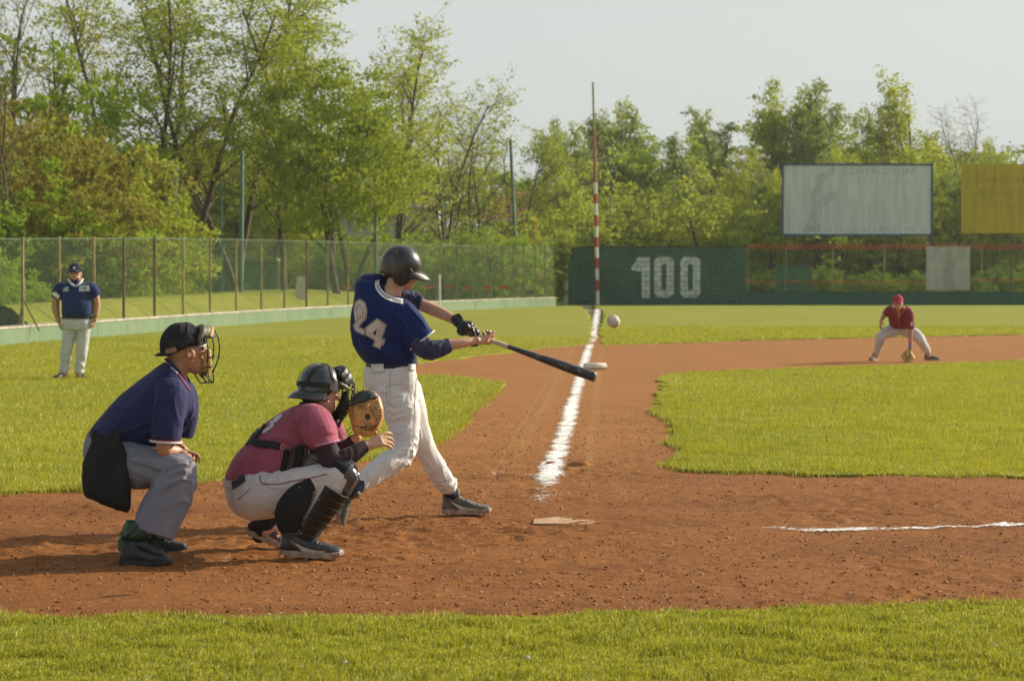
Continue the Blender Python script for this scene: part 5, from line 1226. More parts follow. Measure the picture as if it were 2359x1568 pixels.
# --- number 24
mNum = M_simple('cream_number', (0.62, 0.57, 0.53), 0.8, 0.08, 8, dark=(0.46, 0.36, 0.30)); mNumL = M_simple('number_outline', (0.02, 0.025, 0.06), 0.8, 0.1, 30)
def d3(x, y): return ((820+x/4.126)/1.06486, (580+y/4.126)/1.06486)
four = [d3(*q) for q in ((436, 826), (532, 895), (487, 1028), (520, 1040), (500, 1105), (478, 1100), (468, 1140), (388, 1108), (408, 1052), (297, 985), (318, 918))]
four_hole = [d3(*q) for q in ((432, 935), (392, 980), (418, 1003))]
two = [(x+1.5, y) for x, y in ((813, 708), (817, 694), (828, 688), (840, 696), (845, 715), (843, 734), (827, 752), (842, 760), (844, 773), (832, 770), (817, 762), (812, 750), (817, 742), (832, 726), (834, 714), (828, 704), (823, 708), (822, 718), (814, 717))]
def inset(poly, k):
    n = len(poly); A = np.array(poly); ar = sum(A[i-1][0]*A[i][1]-A[i][0]*A[i-1][1] for i in range(n)); sg = 1 if ar > 0 else -1; out = []
    for i in range(n):
        a, b_, c_ = A[i-1], A[i], A[(i+1) % n]; n1 = np.array([-(b_-a)[1], (b_-a)[0]]); n2 = np.array([-(c_-b_)[1], (c_-b_)[0]]); n1 /= np.linalg.norm(n1); n2 /= np.linalg.norm(n2)
        m_ = n1+n2; m_ /= max(0.5, np.linalg.norm(m_)); out.append(tuple(b_+m_*k*sg))
    return out
for pl in (four, two):
    drape_poly(BJ, pl, .0022, 'number_digit', mNum, jr, 4.0)
    q = inset(pl, 2.1); q = q + [q[0]]
    for a, b_ in zip(q[:-1], q[1:]):
        drape_ribbon(BJ, [a, b_], 0.42, .0040, 'number_outline', mNumL, jr, thick=.0006)
drape_poly(BJ, four_hole, .0042, 'number_counter', mNavy, jr, 4.0)
# --- helmet
mHel, nt, b = new_mat('scuffed_navy_helmet'); co = coord(nt, 'Object')
f = noise(nt, co, 5, 6, 0.7); g_ = noise(nt, co, 60, 3, 0.8)
c = mixc(nt, ramp(nt, mixc(nt, 0.25, f, g_), [(0.50, 0.0), (0.66, 0.75)]), (0.010, 0.013, 0.020), (0.16, 0.12, 0.09)); nt.links.new(c, b.inputs['Base Color'])
nt.links.new(ramp(nt, f, [(0.4, 0.28), (0.62, 0.55)]), b.inputs['Roughness']); b.inputs['Coat Weight'].default_value = 0.3
def zb(az):
    a = abs((math.degrees(az)+180) % 360 - 180)
    return float(np.interp(a, [0, 40, 58, 68, 88, 112, 124, 150, 180], [.030, .024, -.010, -.070, -.100, -.088, -.050, -.048, -.050]))
hl = shell(neckM, .130, .108, .118, .033, zb, 'helmet', mHel, bat_, 0.005, flare=-0.02)
brim(neckM, .128, .104, .010, .096, 'brim', mHel, hl, half=74, drop=.042, thick=.005)
for s_ in (-1,):
    mb = MB(); c_ = Vector((-.012-.004, s_*.110, -.030)); pts = [neckM @ (c_ + Vector((.016*math.cos(a), 0, .016*math.sin(a)))) for a in np.linspace(0, 2*math.pi, 20)]
    mb.tube(pts, .003, 8, cap=False); mb.build('ear_hole_rim', mHel, hl, smooth=True)
    mb = MB(); mb.tube([neckM @ (c_+Vector((0, -s_*.004, 0))), neckM @ (c_+Vector((0, s_*.001, 0)))], .0135, 16); mb.build('ear_hole', mBar, hl)
for s_ in (-1, 1):
    mb = MB(); mb.tube([neckM @ Vector((-.006+.052*math.cos(a), s_*(.1105-.006*abs(math.sin(a))), -.028+.056*math.sin(a))) for a in np.linspace(-.3, 3.5, 22)], .0026, 6); mb.build('ear_flap_rim', mHel, hl, smooth=True)
for x, y in ((.010, -.030), (.045, -.038), (-.03, .02)):
    z = .033+.118*math.sqrt(max(0, 1-((x+.012)/.130)**2-(y/.108)**2)); mb = MB(); mb.tube([neckM @ Vector((x, y, z-.003)), neckM @ Vector((x, y, z+.0012))], .0045, 10); mb.build('vent_hole', mBar, hl)
mb = MB(); limb(mb, [neckM @ Vector((-.085, .03, -.03)), neckM @ Vector((-.09, -.03, -.035)), neckM @ Vector((-.055, -.075, -.048))], [.026, .026, .018], 12, 3); fuse(mb, 'hair', mHair, bat_, .005, 1, fine_amp=.003, fine_f=60)
# --- shoes and socks
mShoe = M_simple('dusty_grey_shoe', (0.10, 0.10, 0.085), 0.7, 0.3, 18, 0.5, 90, 0.003, dark=(0.035, 0.037, 0.034))
mb = MB(); limb(mb, [p(1028, 1112, .30), p(1038, 1136, .365), p(1042, 1154, .385)], [.050, .044, .046]); fuse(mb, 'sock', mSock, bat_, .005, 2)
G1 = G(1056, 1188); shoe(frame_M(Vector((G1.x-.012, G1.y, .010)), (0.97, 0.10, -.01), (0, 0, 1), 1.12), bat_, mShoe, mSole, mLace, mMark, collar=.125)
mb = MB(); limb(mb, [p(836, 1112, -.34), p(820, 1121, -.38), p(806, 1130, -.40)], [.046, .044, .042]); fuse(mb, 'sock', mSock, bat_, .005, 2)
toe = G(774, 1214); toe.z = .005      # back foot up on its toe
fdir = Vector((0.02, 0.05, -1)); Mx = frame_M(toe - fdir.normalized()*.205 + Vector((.012, 0, 0.002)), fdir, (1.0, -0.25, 0.0), 1.0)
shoe(Mx, bat_, mShoe, mSole, mLace, mMark, collar=.12)
# --- bat: held, a thing of its own
mBatB = M_simple('black_bat_finish', (0.014, 0.017, 0.026), 0.38, 0.4, 14, 0.2, 60, 0.002, coat=0.4, dark=(0.010, 0.012, 0.018)); mTape = M_simple('grip_tape', (0.50, 0.44, 0.36), 0.8, 0.12, 25); mEnd = M_simple('bat_end', (0.30, 0.30, 0.24), 0.6, 0.15, 30)
nt = mBatB.node_tree; b = nt.nodes['Principled BSDF']; co = pos(nt)
nt.links.new(mixc(nt, ramp(nt, noise(nt, co, 20, 5, 0.75), [(0.54, 0.0), (0.62, 0.7)]), (0.016, 0.020, 0.032), (0.14, 0.14, 0.13)), b.inputs['Base Color'])
bt = empty('baseball_bat', tuple(K0), label='black baseball bat with pale grip tape held in both hands', cat='bat')
L = (K1-K0).length
def at(t): return K0 + ba*(L*t)
prof = [(0.21, .0128), (0.30, .0135), (0.42, .0170), (0.55, .0225), (0.68, .0280), (0.80, .0315), (0.92, .0330), (0.985, .0330)]
mb = MB(); Q = cr([((t,), (r_,)) for t, r_ in prof], 5); mb.tube([at(q[0]) for q in Q], [q[1] for q in Q], 24); mb.build('barrel', mBatB, bt, smooth=True)
mb = MB(); mb.tube([at(.984), at(.996), at(1.0)], [.0325, .0315, .026], 24); mb.build('end_cap', mEnd, bt, smooth=False)
mb = MB(); tt = np.linspace(0.02, 0.325, 90); mb.tube([at(t) for t in tt], [.0142+.0012*(i % 4 < 2)+ .001*(t > .2) for i, t in enumerate(tt)], 16); mb.build('grip', mTape, bt, smooth=True)
mb = MB(); mb.tube([at(-.004), at(.002), at(.012), at(.024)], [.016, .024, .024, .014], 18); mb.build('knob', mBatB, bt, smooth=True)
# ================================================================== UMPIRE
F = Fig(13.9); p, rr = F.p, F.r
um = empty('person', tuple(G(340, 1300)), label='crouching umpire in navy polo shirt, grey trousers and padded face mask', cat='person')
mPolo = cloth('navy_polo', (0.026, 0.030, 0.105), 0.75, fold=0.25); mGreyT = cloth('grey_trousers', (0.215, 0.22, 0.275), 0.8, dirt=(0.24, 0.17, 0.14), dthr=0.64, dscale=4, fold=0.3)
ps = R(28); HM = frame_M(p(427, 809, .02), (math.cos(ps), math.sin(ps), 0.08), (-0.08, 0, 1), 1.13)
yv = Vector((math.sin(R(14)), -math.cos(R(14)), 0))       # towards his right side
mb = MB(); head(mb, HM)
limb(mb, [p(392, 880, .02), p(405, 850, .02), p(420, 828, .02)], [.085, .072, .070])
limb(mb, [p(392, 885, 0), p(330, 960, 0), p(265, 1030, 0)], [.11, .14, .12])
limb(mb, [p(395, 905, -.20), p(388, 970, -.25), p(378, 1030, -.27), p(390, 1038, -.24), p(408, 1040, -.20)], [.05, .047, .045, .040, .032])
limb(mb, [p(405, 900, .22), p(420, 960, .30), p(400, 1005, .30), p(410, 1022, .20)], [.05, .045, .042, .030])
hand(mb, p(404, 1040, -.20), (1, .45, .0), (.1, .1, -1), (0.4, -0.9, 0), curls=((22, 40, 30), (24, 42, 30), (26, 42, 30), (28, 44, 30)), s=.95)
hand(mb, p(408, 1020, .20), (0.75, -.5, -.45), (-.5, -.2, -1), (0.3, 0.9, 0), curls=((20, 40, 30),)*4, s=1.0)
limb(mb, [p(260, 1050, -.08), p(340, 1080, -.2), p(420, 1080, -.26), p(370, 1160, -.30), p(335, 1225, -.31), p(308, 1262, -.30)], [.08, .07, .055, .05, .036, .03])
limb(mb, [p(260, 1050, .08), p(330, 1080, .2), p(400, 1085, .30), p(375, 1160, .33), p(348, 1215, .35), p(335, 1248, .37)], [.08, .07, .055, .05, .036, .03])
fuse(mb, 'body', mSkinT, um, .005, 3); eyes(HM, um, mEye)
# shirt
mb = MB()
def sec(x0, y0, x1, y1, w, o=0): a, b_ = p(x0, y0, o), p(x1, y1, o); return ((a+b_)*0.5, (b_-a)*0.5, yv*w)
loft(mb, [sec(204, 1000, 296, 1040, .165), sec(212, 984, 340, 1034, .185), sec(240, 950, 385, 1020, .205), sec(275, 912, 415, 1000, .215), sec(312, 882, 440, 970, .22), sec(342, 860, 450, 932, .205), sec(365, 842, 446, 900, .15), sec(380, 833, 432, 878, .09)], 28, 5, pw=0.9)
limb(mb, [p(388, 890, -.15), p(396, 915, -.20), p(388, 960, -.245), p(381, 1014, -.265)], [.075, .093, .088, .083], rnd=False)
limb(mb, [p(410, 890, .15), p(420, 915, .22), p(424, 960, .28), p(415, 1000, .30)], [.075, .09, .083, .08], rnd=False)
sh = fuse(mb, 'shirt', mPolo, um, .006, 3, fine_amp=.0018, fine_f=8, folds=[(p(395, 940, -.25), .15, (.2, 0, -1), 20, .014), (p(300, 1000, -.2), .16, (1, 0, .35), 20, .010), (p(330, 900, -.2), .15, (1, 0, .9), 16, .010), (p(435, 965, -.1), .10, (.7, 0, 1), 30, .014), (p(355, 970, -.22), .08, (.1, 0, 1), 30, .010)])
Bs = [bvh_of(sh)]
mb = MB(); c_ = p(381, 1015, -.265); ring = [c_ + Vector((.0835*math.cos(a), .0835*math.sin(a), -.004-.006*math.cos(a))) for a in np.linspace(0, 2*math.pi, 40)]
mb.tube(ring, .0055, 8, cap=False); mb.build('cuff_stripe', mWhiteT, sh, smooth=True)
mRedT = M_simple('red_trim', (0.25, 0.02, 0.06), 0.8, 0.1, 60)
mb = MB(); mb.tube([q+Vector((0, 0, .010)) for q in ring], .0030, 6, cap=False); mb.build('cuff_line', mRedT, sh, smooth=True)
# collar: thick folded band round the neck
mb = MB(); cc = [(384, 829, .0), (396, 838, -.075), (416, 860, -.085), (430, 880, -.05), (441, 893, -.005), (436, 880, .07), (418, 850, .11), (398, 833, .09), (384, 829, .02)]
limb(mb, [p(*q) for q in cc], [.016, .017, .017, .015, .012, .015, .016, .016, .016], 12, 4, flat=0.5, axis=(.5, 0, .5)); fuse(mb, 'collar', mPolo, um, .004, 1)
drape_ribbon([bvh_of(bpy.context.scene.objects[-1])] if False else Bs, [(401, 852), (414, 866), (426, 884), (436, 898)], 1.6, .002, 'collar_line', mRedT, sh)
drape_ribbon(Bs, [(394, 846), (402, 852), (409, 860)], 2.6, .003, 'collar_lining', mWhiteT, sh)
# trousers
mb = MB()
loft(mb, [sec(200, 1000, 292, 1036, .155), sec(193, 1022, 300, 1060, .175), sec(192, 1050, 290, 1092, .175), sec(205, 1082, 268, 1110, .14)], 24, 4)
limb(mb, [p(255, 1055, -.08), p(310, 1072, -.16), p(370, 1078, -.22), p(420, 1082, -.26)], [.135, .128, .105, .085])
limb(mb, [p(420, 1080, -.26), p(405, 1115, -.275), p(385, 1160, -.29), p(366, 1200, -.305), p(355, 1230, -.315)], [.090, .112, .118, .120, .115], rnd=False, flat=0.8, axis=(0, 1, 0))
limb(mb, [p(255, 1055, .08), p(310, 1072, .16), p(370, 1080, .24), p(412, 1085, .29)], [.13, .12, .10, .085])
limb(mb, [p(412, 1083, .29), p(390, 1130, .31), p(362, 1185, .33), p(350, 1226, .35)], [.088, .105, .112, .105], rnd=False, flat=0.8, axis=(0, 1, 0))
ut = fuse(mb, 'trousers', mGreyT, um, .007, 3, fine_amp=.002, fine_f=9, folds=[(p(420, 1090, -.3), .14, (1, 0, .35), 26, .018), (p(360, 1120, -.3), .16, (1, 0, .6), 18, .018), (p(385, 1190, -.3), .20, (.3, 0, 1), 14, .014), (p(330, 1080, -.25), .16, (1, 0, -.2), 18, .010), (p(340, 1190, .25), .16, (.3, 0, 1), 18, .014)])
drape_ribbon([bvh_of(ut)], [(300, 1062), (345, 1076), (372, 1085)], .6, .001, 'seam', mBlackS, ut, thick=.0008)
mb = MB(); bsec = [sec(203, 996, 296, 1034, .168), sec(200, 1012, 293, 1048, .170)]
vs = []
for c_, a_, b_ in bsec: vs += [c_ + a_*1.03*math.cos(t) + b_*1.03*math.sin(t) for t in np.linspace(0, 2*math.pi, 41)[:-1]]
mb.add(vs, [(i, (i+1) % 40, 40+(i+1) % 40, 40+i) for i in range(40)]); mb.build('belt', mBlackL, um, smooth=True)
# ball bag
mb = MB(); bo = -.245
pl = [(212, 996, 3), (232, 996, 30), (245, 1030, 46), (243, 1075, 58), (246, 1120, 56), (256, 1150, 44), (268, 1166, 28)]
loft(mb, [(p(238, 998, bo), Vector((rr(30), 0, 0)), Vector((0, .022, 0))), (p(246, 1020, bo-.01), Vector((rr(36), 0, 0)), Vector((0, .035, 0))), (p(243, 1060, bo-.02), Vector((rr(50), 0, 0)), Vector((0, .055, 0))), (p(243, 1100, bo-.03), Vector((rr(53), 0, -.005)), Vector((0, .065, 0))), (p(246, 1140, bo-.03), Vector((rr(52), 0, -.01)), Vector((0, .062, 0))), (p(256, 1160, bo-.03), Vector((rr(42), 0, -.025)), Vector((0, .045, 0))), (p(262, 1169, bo-.03), Vector((rr(30), 0, -.03)), Vector((0, .02, 0)))], 26, 5, pw=.75)
bg_ = fuse(mb, 'ball_bag', mBlackN, um, .006, 2, fine_amp=.003, fine_f=9, folds=[(p(285, 1120, bo), .14, (.2, 0, 1), 24, .016), (p(225, 1110, bo), .14, (.2, 0, 1), 20, .010)])
for x0, x1 in (((221, 994), (222, 1024)), ((270, 994), (262, 1026))):
    mb = MB(); a, b_ = p(x0[0], x0[1], bo-.035), p(x1[0], x1[1], bo-.045); mb.box((a+b_)/2, (.034, .006, (a-b_).length+.02), Matrix.Rotation(math.atan2(b_.x-a.x, a.z-b_.z)*-1, 3, 'Y')); mb.build('belt_strap', mBlackS, bg_)
drape_poly([bvh_of(bg_)], [(222, 1032), (266, 1032), (262, 1075), (245, 1090), (228, 1080)], .004, 'bag_pocket', M_simple('bag_pocket_cloth', (0.008, 0.009, 0.014), .9, .2, 40), bg_, 5)
# gaiter and shoes
mGaiter = M_simple('green_gaiter', (0.014, 0.050, 0.026), 0.5, 0.25, 20, .3, 80, .003); mUShoe = M_simple('black_umpire_shoe', (0.013, 0.015, 0.019), 0.45, 0.3, 14, .3, 60, .003, dark=(.026, .022, .019)); mUSole = M_simple('black_rubber_sole', (0.022, 0.022, 0.023), .7, .2, 20)
o1 = G(312, 1302); shoe(frame_M(Vector((o1.x+.003, o1.y-.02, .0)), (1, .04, 0), (0, 0, 1), 1.0), um, mUShoe, mUSole, mLace, None, collar=.11, cleats=False)
for tw in (0,):
    mb = MB(); q = o1 + Vector((-.035, -.02, .145)); loft(mb, [(p(306, 1266, -.29), Vector((rr(33), 0, .005)), Vector((0, .05, 0))), (p(312, 1250, -.29), Vector((rr(38), 0, -.005)), Vector((0, .06, 0))), (p(322, 1230, -.30), Vector((rr(42), 0, -.01)), Vector((0, .075, 0))), (p(330, 1205, -.30), Vector((rr(38), 0, -.02)), Vector((0, .075, 0)))], 22, 4); ga = fuse(mb, 'gaiter', mGaiter, um, .005, 2, fine_amp=.002, fine_f=20, folds=[(q, .1, (1, 0, .3), 30, .012)])
    mb = MB(); limb(mb, [o1+Vector((.0, -.02, .105)), o1+Vector((.05, -.02, .115)), o1+Vector((.10, -.02, .085)), o1+Vector((.135, -.02, .070))], [.020, .036, .036, .030], 14, 4, flat=1.0, axis=(0, 1, 0)); i0 = 0
    to = fuse(mb, 'shoe_tongue', mUShoe, um, .004, 1)
    for px, py in ((345, 1234), (334, 1249)):
        h = hit([bvh_of(ga)], px, py)
        if h: mb = MB(); ball(mb, h[0], .0045, n=6); mb.build('stud', mSteel, ga)
o2 = G(366, 1271); shoe(frame_M(Vector((o2.x-.04, o2.y, .0)), (1, .06, 0), (0, 0, 1), 0.98), um, mUShoe, mUSole, mLace, None, collar=.13, cleats=False)
mb = MB(); limb(mb, [Vector((o2.x-.08, o2.y, .09)), Vector((o2.x-.06, o2.y, .20)), p(352, 1215, .35)], [.05, .055, .06]); fuse(mb, 'gaiter', mGaiter, um, .006, 2, fine_amp=.002)
# cap worn backwards, glasses
mCap2 = cloth('black_cap', (0.026, 0.022, 0.034), 0.6, dirt=(0.08, 0.07, 0.07), dthr=.62, dscale=9, fold=.7); mTanP = M_simple('tan_leather', (0.50, 0.31, 0.10), 0.55, 0.2, 25, .3, 90, .003, dark=(0.26, 0.13, 0.045)); mOlive = M_simple('olive_leather', (0.11, 0.10, 0.055), .6, .2, 25, .3, 90, .003)
def zc(az):
    a = abs((math.degrees(az)+180) % 360 - 180); return float(np.interp(a, [0, 60, 90, 130, 180], [.060, .046, .022, -.004, -.010]))
cp_ = shell(HM, .116, .090, .118, .028, zc, 'cap', mCap2, um, .003, flare=-0.02, ridge=.018)
brim(HM, .108, .086, .006, .045, 'brim', mCap2, cp_, half=40, drop=.014, back=True, thick=.006, arch=.01)
band_on(HM, .116, .090, [(-20, .04), (-70, .045), (-100, .05), (-140, .035), (180, .03)], .010, .002, 'mask_strap', mBlackS, cp_, hz=.118, cz=.028)
for az_ in (-110, -50, 180, 120, 60, 0):
    band_on(HM, .116, .090, [(az_, .03), (az_, .08), (az_, .12), (az_, .143)], .0018, .0015, 'cap_seam', mBlackS, cp_, hz=.118, cz=.028)
band_on(HM, .116, .090, [(-75, .045), (-85, .09), (-60, .13), (10, .142)], .009, .003, 'mask_strap', mBlackS, cp_, hz=.118, cz=.028)
band_on(HM, .116, .090, [(-122, .016), (-138, .012), (-154, .008)], .012, .0015, 'cap_tag', M_simple('tan_tag', (.28, .18, .12), .8, .1, 50), cp_, hz=.118, cz=.028)
gl_ = empty('x'); bpy.data.objects.remove(gl_)
mb = MB(); H_ = lambda x, y, z: HM @ Vector((x, y, z))
mb.tube([H_(-.005, -.080, .004), H_(.04, -.078, .016), H_(.085, -.060, .022), H_(.098, -.04, .022)], .0028, 6); sg_ = mb.build('spectacles', mSteel, um, smooth=True)
mb = MB(); mb.add([H_(.098, -.012, .030), H_(.094, -.050, .030), H_(.072, -.070, .028), H_(.072, -.070, .004), H_(.094, -.050, -.004), H_(.100, -.012, .0)], [(0, 1, 4, 5), (1, 2, 3, 4)]); mb.build('lens', M_simple('clear_lens', (.25, .25, .25), .1, .05, 40), sg_)
H0_ = H_; H_ = lambda x, y, z: H0_(x*.92, y, z)
# face mask: padded wire cage
mk = MB(); limb(mk, [H_(.085, -.070, .075), H_(.118, -.045, .085), H_(.130, 0, .088), H_(.118, .045, .085), H_(.085, .070, .075)], [.016, .022, .024, .022, .016], 14, 5, flat=1.5, axis=(0, 0, 1))
limb(mk, [H_(.050, -.088, .055), H_(.080, -.072, .090), H_(.10, -.03, .110), H_(.10, .03, .110)], [.012, .018, .020, .016], 14, 5)
msk = fuse(mk, 'face_mask', mOlive, um, .005, 2)
mk = MB(); limb(mk, [H_(.124, -.060, .060), H_(.150, -.025, .095), H_(.153, .025, .095), H_(.128, .060, .060)], [.013, .018, .018, .013], 12, 4); fuse(mk, 'brow_pad', mTanP, msk, .005, 1)
mk = MB(); limb(mk, [H_(.100, -.070, -.010), H_(.096, -.060, -.060), H_(.090, -.035, -.100), H_(.094, 0, -.112), H_(.090, .035, -.100), H_(.096, .06, -.06), H_(.100, .07, -.01)], [.018, .026, .027, .024, .027, .026, .018], 14, 5, flat=1.0); fuse(mk, 'chin_pad', mTanP, msk, .005, 1)
mk = MB()
for y in (-.040, .040):
    k_ = 1-(abs(y)/.09)**2
    mk.tube([H_(.125+.035*k_, y, .098), H_(.150+.035*k_, y, .062), H_(.158+.030*k_, y, .01), H_(.150+.028*k_, y, -.045), H_(.128+.028*k_, y, -.085), H_(.112+.02*k_, y*.8, -.118)], .0042, 8)
for z, x in ((.060, .162), (-.040, .166), (-.085, .145)):
    mk.tube([H_(x-.070, -.088, z), H_(x-.018, -.064, z), H_(x+.012, -.025, z), H_(x+.012, .025, z), H_(x-.018, .064, z), H_(x-.070, .088, z)], .0042, 8)
mk.tube([H_(.092, -.088, .060), H_(.095, -.088, .0), H_(.088, -.080, -.060), H_(.095, -.055, -.112)], .0042, 8)
for s_ in (-1, 1):
    mk.tube([H_(.06, .050*s_, -.118), H_(.085, .040*s_, -.165), H_(.13, .030*s_, -.168), H_(.140, .035*s_, -.110)], .0042, 8)
    mk.tube([H_(.085, .040*s_, -.125), H_(.125, .03*s_, -.168)], .0038, 8)
mk.tube([H_(.085, -.04, -.165), H_(.085, .04, -.165)], .0042, 8); mk.tube([H_(.13, -.03, -.168), H_(.13, .03, -.168)], .0042, 8); mk.tube([H_(.06, -.05, -.118), H_(.09, -.06, -.112)], .0042, 8)
mk.build('cage', mBar, msk, smooth=True, kind='stuff')
mk = MB(); mk.box(H_(.055, -.093, .045), (.045, .010, .026), HM.to_3x3()); mk.build('strap_clip', mBlackS, msk)
mk = MB(); 
for a, b_ in (((.048, .036), (.062, .036)), ((.062, .036), (.062, .056)), ((.048, .036), (.048, .056))): mk.tube([H_(a[0], -.100, a[1]), H_(b_[0], -.100, b_[1])], .0018, 5)
mk.build('buckle', mSteel, msk)
# ================================================================== CATCHER
F = Fig(14.2); p, rr = F.p, F.r
ca = empty('person', tuple(G(660, 1285)), label='catcher in maroon jersey squatting with shin guards and raised mitt', cat='person')
mMar = cloth('maroon_jersey', (0.37, 0.095, 0.150), 0.82, fold=.25); mSlv = cloth('dark_sleeve', (0.050, 0.030, 0.040), 0.7, weave=500, fold=.1); mWhC = cloth('catcher_white_trousers', (0.66, 0.62, 0.62), 0.9, dirt=(0.46, 0.33, 0.25), dthr=0.62, dscale=3, fold=.25)
ps = R(36); HM = frame_M(p(739, 903, .0), (math.cos(ps), math.sin(ps), -0.10), (0.02, 0, 1), 1.04); H_ = lambda x, y, z: HM @ Vector((x, y, z))
yv = Vector((math.sin(R(22)), -math.cos(R(22)), 0))
mb = MB(); head(mb, HM)
limb(mb, [p(715, 968, .0), p(728, 945, .0), p(738, 920, .0)], [.08, .062, .058])
limb(mb, [p(712, 975, 0), p(650, 1030, 0), p(590, 1100, 0)], [.10, .12, .11])
E1, W1 = p(770, 1064, -.30), p(846, 1026, -.22)
limb(mb, [p(718, 968, -.20), p(742, 1015, -.27), E1, p(806, 1048, -.27), W1], [.048, .045, .042, .038, .027])
limb(mb, [p(742, 975, .20), p(770, 1010, .22), p(790, 1035, .16), p(822, 1006, .06)], [.048, .043, .038, .028])
hand(mb, W1 + Vector((-.005, 0, 0)), (0.92, .15, .34), (0.35, .75, -.45), (-.25, .2, .9), curls=((16, 30, 24), (30, 34, 22), (34, 30, 24), (30, 30, 22)), spread=9, s=1.08, thumb=(0.6, 0.35, 0.7, 20))
limb(mb, [p(585, 1130, -.06), p(680, 1115, -.2), p(785, 1098, -.33), p(735, 1170, -.31), p(690, 1238, -.29)], [.08, .07, .05, .045, .036])
limb(mb, [p(690, 1238, -.29), p(672, 1262, -.29), p(700, 1278, -.28)], [.034, .030, .02])
limb(mb, [p(590, 1130, .08), p(680, 1110, .25), p(775, 1085, .36), p(690, 1160, .33), p(610, 1225, .25)], [.08, .07, .05, .045, .036])
fuse(mb, 'body', mSkin, ca, .0045, 3); eyes(HM, ca, mEye)
# jersey
def sec(x0, y0, x1, y1, w, o=0): a, b_ = p(x0, y0, o), p(x1, y1, o); return ((a+b_)*0.5, (b_-a)*0.5, yv*w)
mb = MB()
loft(mb, [sec(521, 1106, 640, 1104, .150), sec(524, 1090, 662, 1092, .175), sec(540, 1056, 690, 1082, .185), sec(566, 1025, 712, 1056, .190), sec(602, 985, 738, 1032, .195), sec(640, 957, 762, 1006, .195), sec(674, 938, 768, 978, .165), sec(692, 932, 760, 956, .10), sec(706, 931, 750, 944, .06)], 28, 5, pw=.92)
limb(mb, [p(705, 958, -.14), p(722, 968, -.20), p(738, 1000, -.25)], [.075, .098, .100])
hA, hB = p(723, 1031, -.28), p(783, 1018, -.28); hv = (hB-hA)*0.5; hc = (hA+hB)*0.5; dpv = Vector((.01, .082, .0))
loft(mb, [(p(728, 975, -.21), hv*1.12, dpv*1.1), (p(738, 995, -.24), hv*1.12, dpv*1.1), (hc*.5+p(738, 995, -.24)*.5, hv*1.05, dpv*1.04), (hc, hv, dpv)], 26, 5)
limb(mb, [p(735, 960, .12), p(752, 975, .2), p(768, 1005, .22)], [.075, .085, .08])
cj = fuse(mb, 'jersey', mMar, ca, .006, 3, fine_amp=.0018, fine_f=8, folds=[(p(745, 985, -.3), .14, (.45, 0, -1), 18, .010), (p(650, 1010, -.2), .15, (1, 0, -.5), 18, .013), (p(590, 1065, -.2), .15, (1, 0, .8), 18, .012), (p(690, 985, -.2), .09, (.8, 0, -1), 28, .013), (p(560, 1085, -.1), .1, (.6, 0, 1), 24, .010)])
BC = [bvh_of(cj)]
mb = MB(); mb.tube([hc + hv*1.01*math.cos(a) + dpv*1.01*math.sin(a) + Vector((0, 0, .012)) for a in np.linspace(0, 2*math.pi, 40)], .0026, 8, cap=False); mb.build('sleeve_piping', M_simple('pale_piping', (.60, .42, .55), .8, .1, 60), cj, smooth=True)
mNumC = M_simple('white_number', (.52, .54, .58), .8, .08, 20)
def d2(x, y): return ((530+x/2.9044)/1.06486, (860+y/2.9044)/1.06486)
drape_poly(BC, [d2(*q) for q in ((385, 505), (410, 495), (412, 540), (350, 585), (325, 588), (340, 565), (385, 535))], .003, 'number_digit', mNumC, cj, 4)
drape_poly(BC, [d2(*q) for q in ((415, 482), (470, 448), (472, 470), (440, 500), (425, 515), (408, 512))], .003, 'number_digit', mNumC, cj, 4)
# straps and chest protector
for pts, w in (([(577, 1014), (600, 1022), (625, 1024), (645, 1028)], 8.5), ([(566, 1024), (590, 990), (618, 962), (650, 944), (690, 930)], 5.5), ([(577, 1012), (590, 1000), (612, 968)], 8)):
    drape_ribbon(BC, pts, w, .006, 'back_strap', mBlackS, cj, thick=.004)
mb = MB(); cc = [(694, 932, .02), (704, 930, -.07), (728, 935, -.105), (752, 950, -.09), (768, 972, -.03), (770, 972, .05), (750, 945, .10), (715, 930, .09), (694, 931, .03)]
limb(mb, [p(*q) for q in cc], [.015, .018, .019, .018, .018, .018, .018, .016, .015], 12, 4); chp = fuse(mb, 'chest_protector', mBlackN, ca, .005, 1)
mBrn2 = M_simple('brown_black_pad', (.055, .035, .028), .8, .3, 30, .4, 120, .003)
for i, (x, y0, y1, o) in enumerate(((660, 1040, 1084, -.175), (675, 1034, 1083, -.195), (691, 1030, 1080, -.20), (707, 1028, 1076, -.195), (722, 1030, 1070, -.175), (735, 1030, 1066, -.13), (742, 1028, 1064, -.06), (744, 1028, 1064, .02), (742, 1028, 1064, .10))):
    mb = MB(); limb(mb, [p(x, y0, o), p(x-2, (y0+y1)/2, o-.004), p(x-9, y1, o)], [.019, .024, .020], 14, 4, flat=.85); fuse(mb, 'chest_pad', mBrn2 if i % 2 else mBlackN, chp, .005, 1)
mb = MB(); limb(mb, [p(704, 1064, -.2), p(722, 1054, -.23), p(738, 1058, -.24), p(752, 1068, -.24)], [.015, .028, .030, .02], 14, 4); fuse(mb, 'belly_flap', M_simple('grey_vinyl', (.09, .10, .10), .35, .2, 20), chp, .004, 1)
h = hit(BC, 652, 1030)
if h: mb = MB(); mb.tube([h[0]+Vector((.014*math.cos(a), -.012, .012*math.sin(a))) for a in np.linspace(0, 2*math.pi, 14)], .002, 6, cap=False); mb.build('buckle', mSteel, chp)
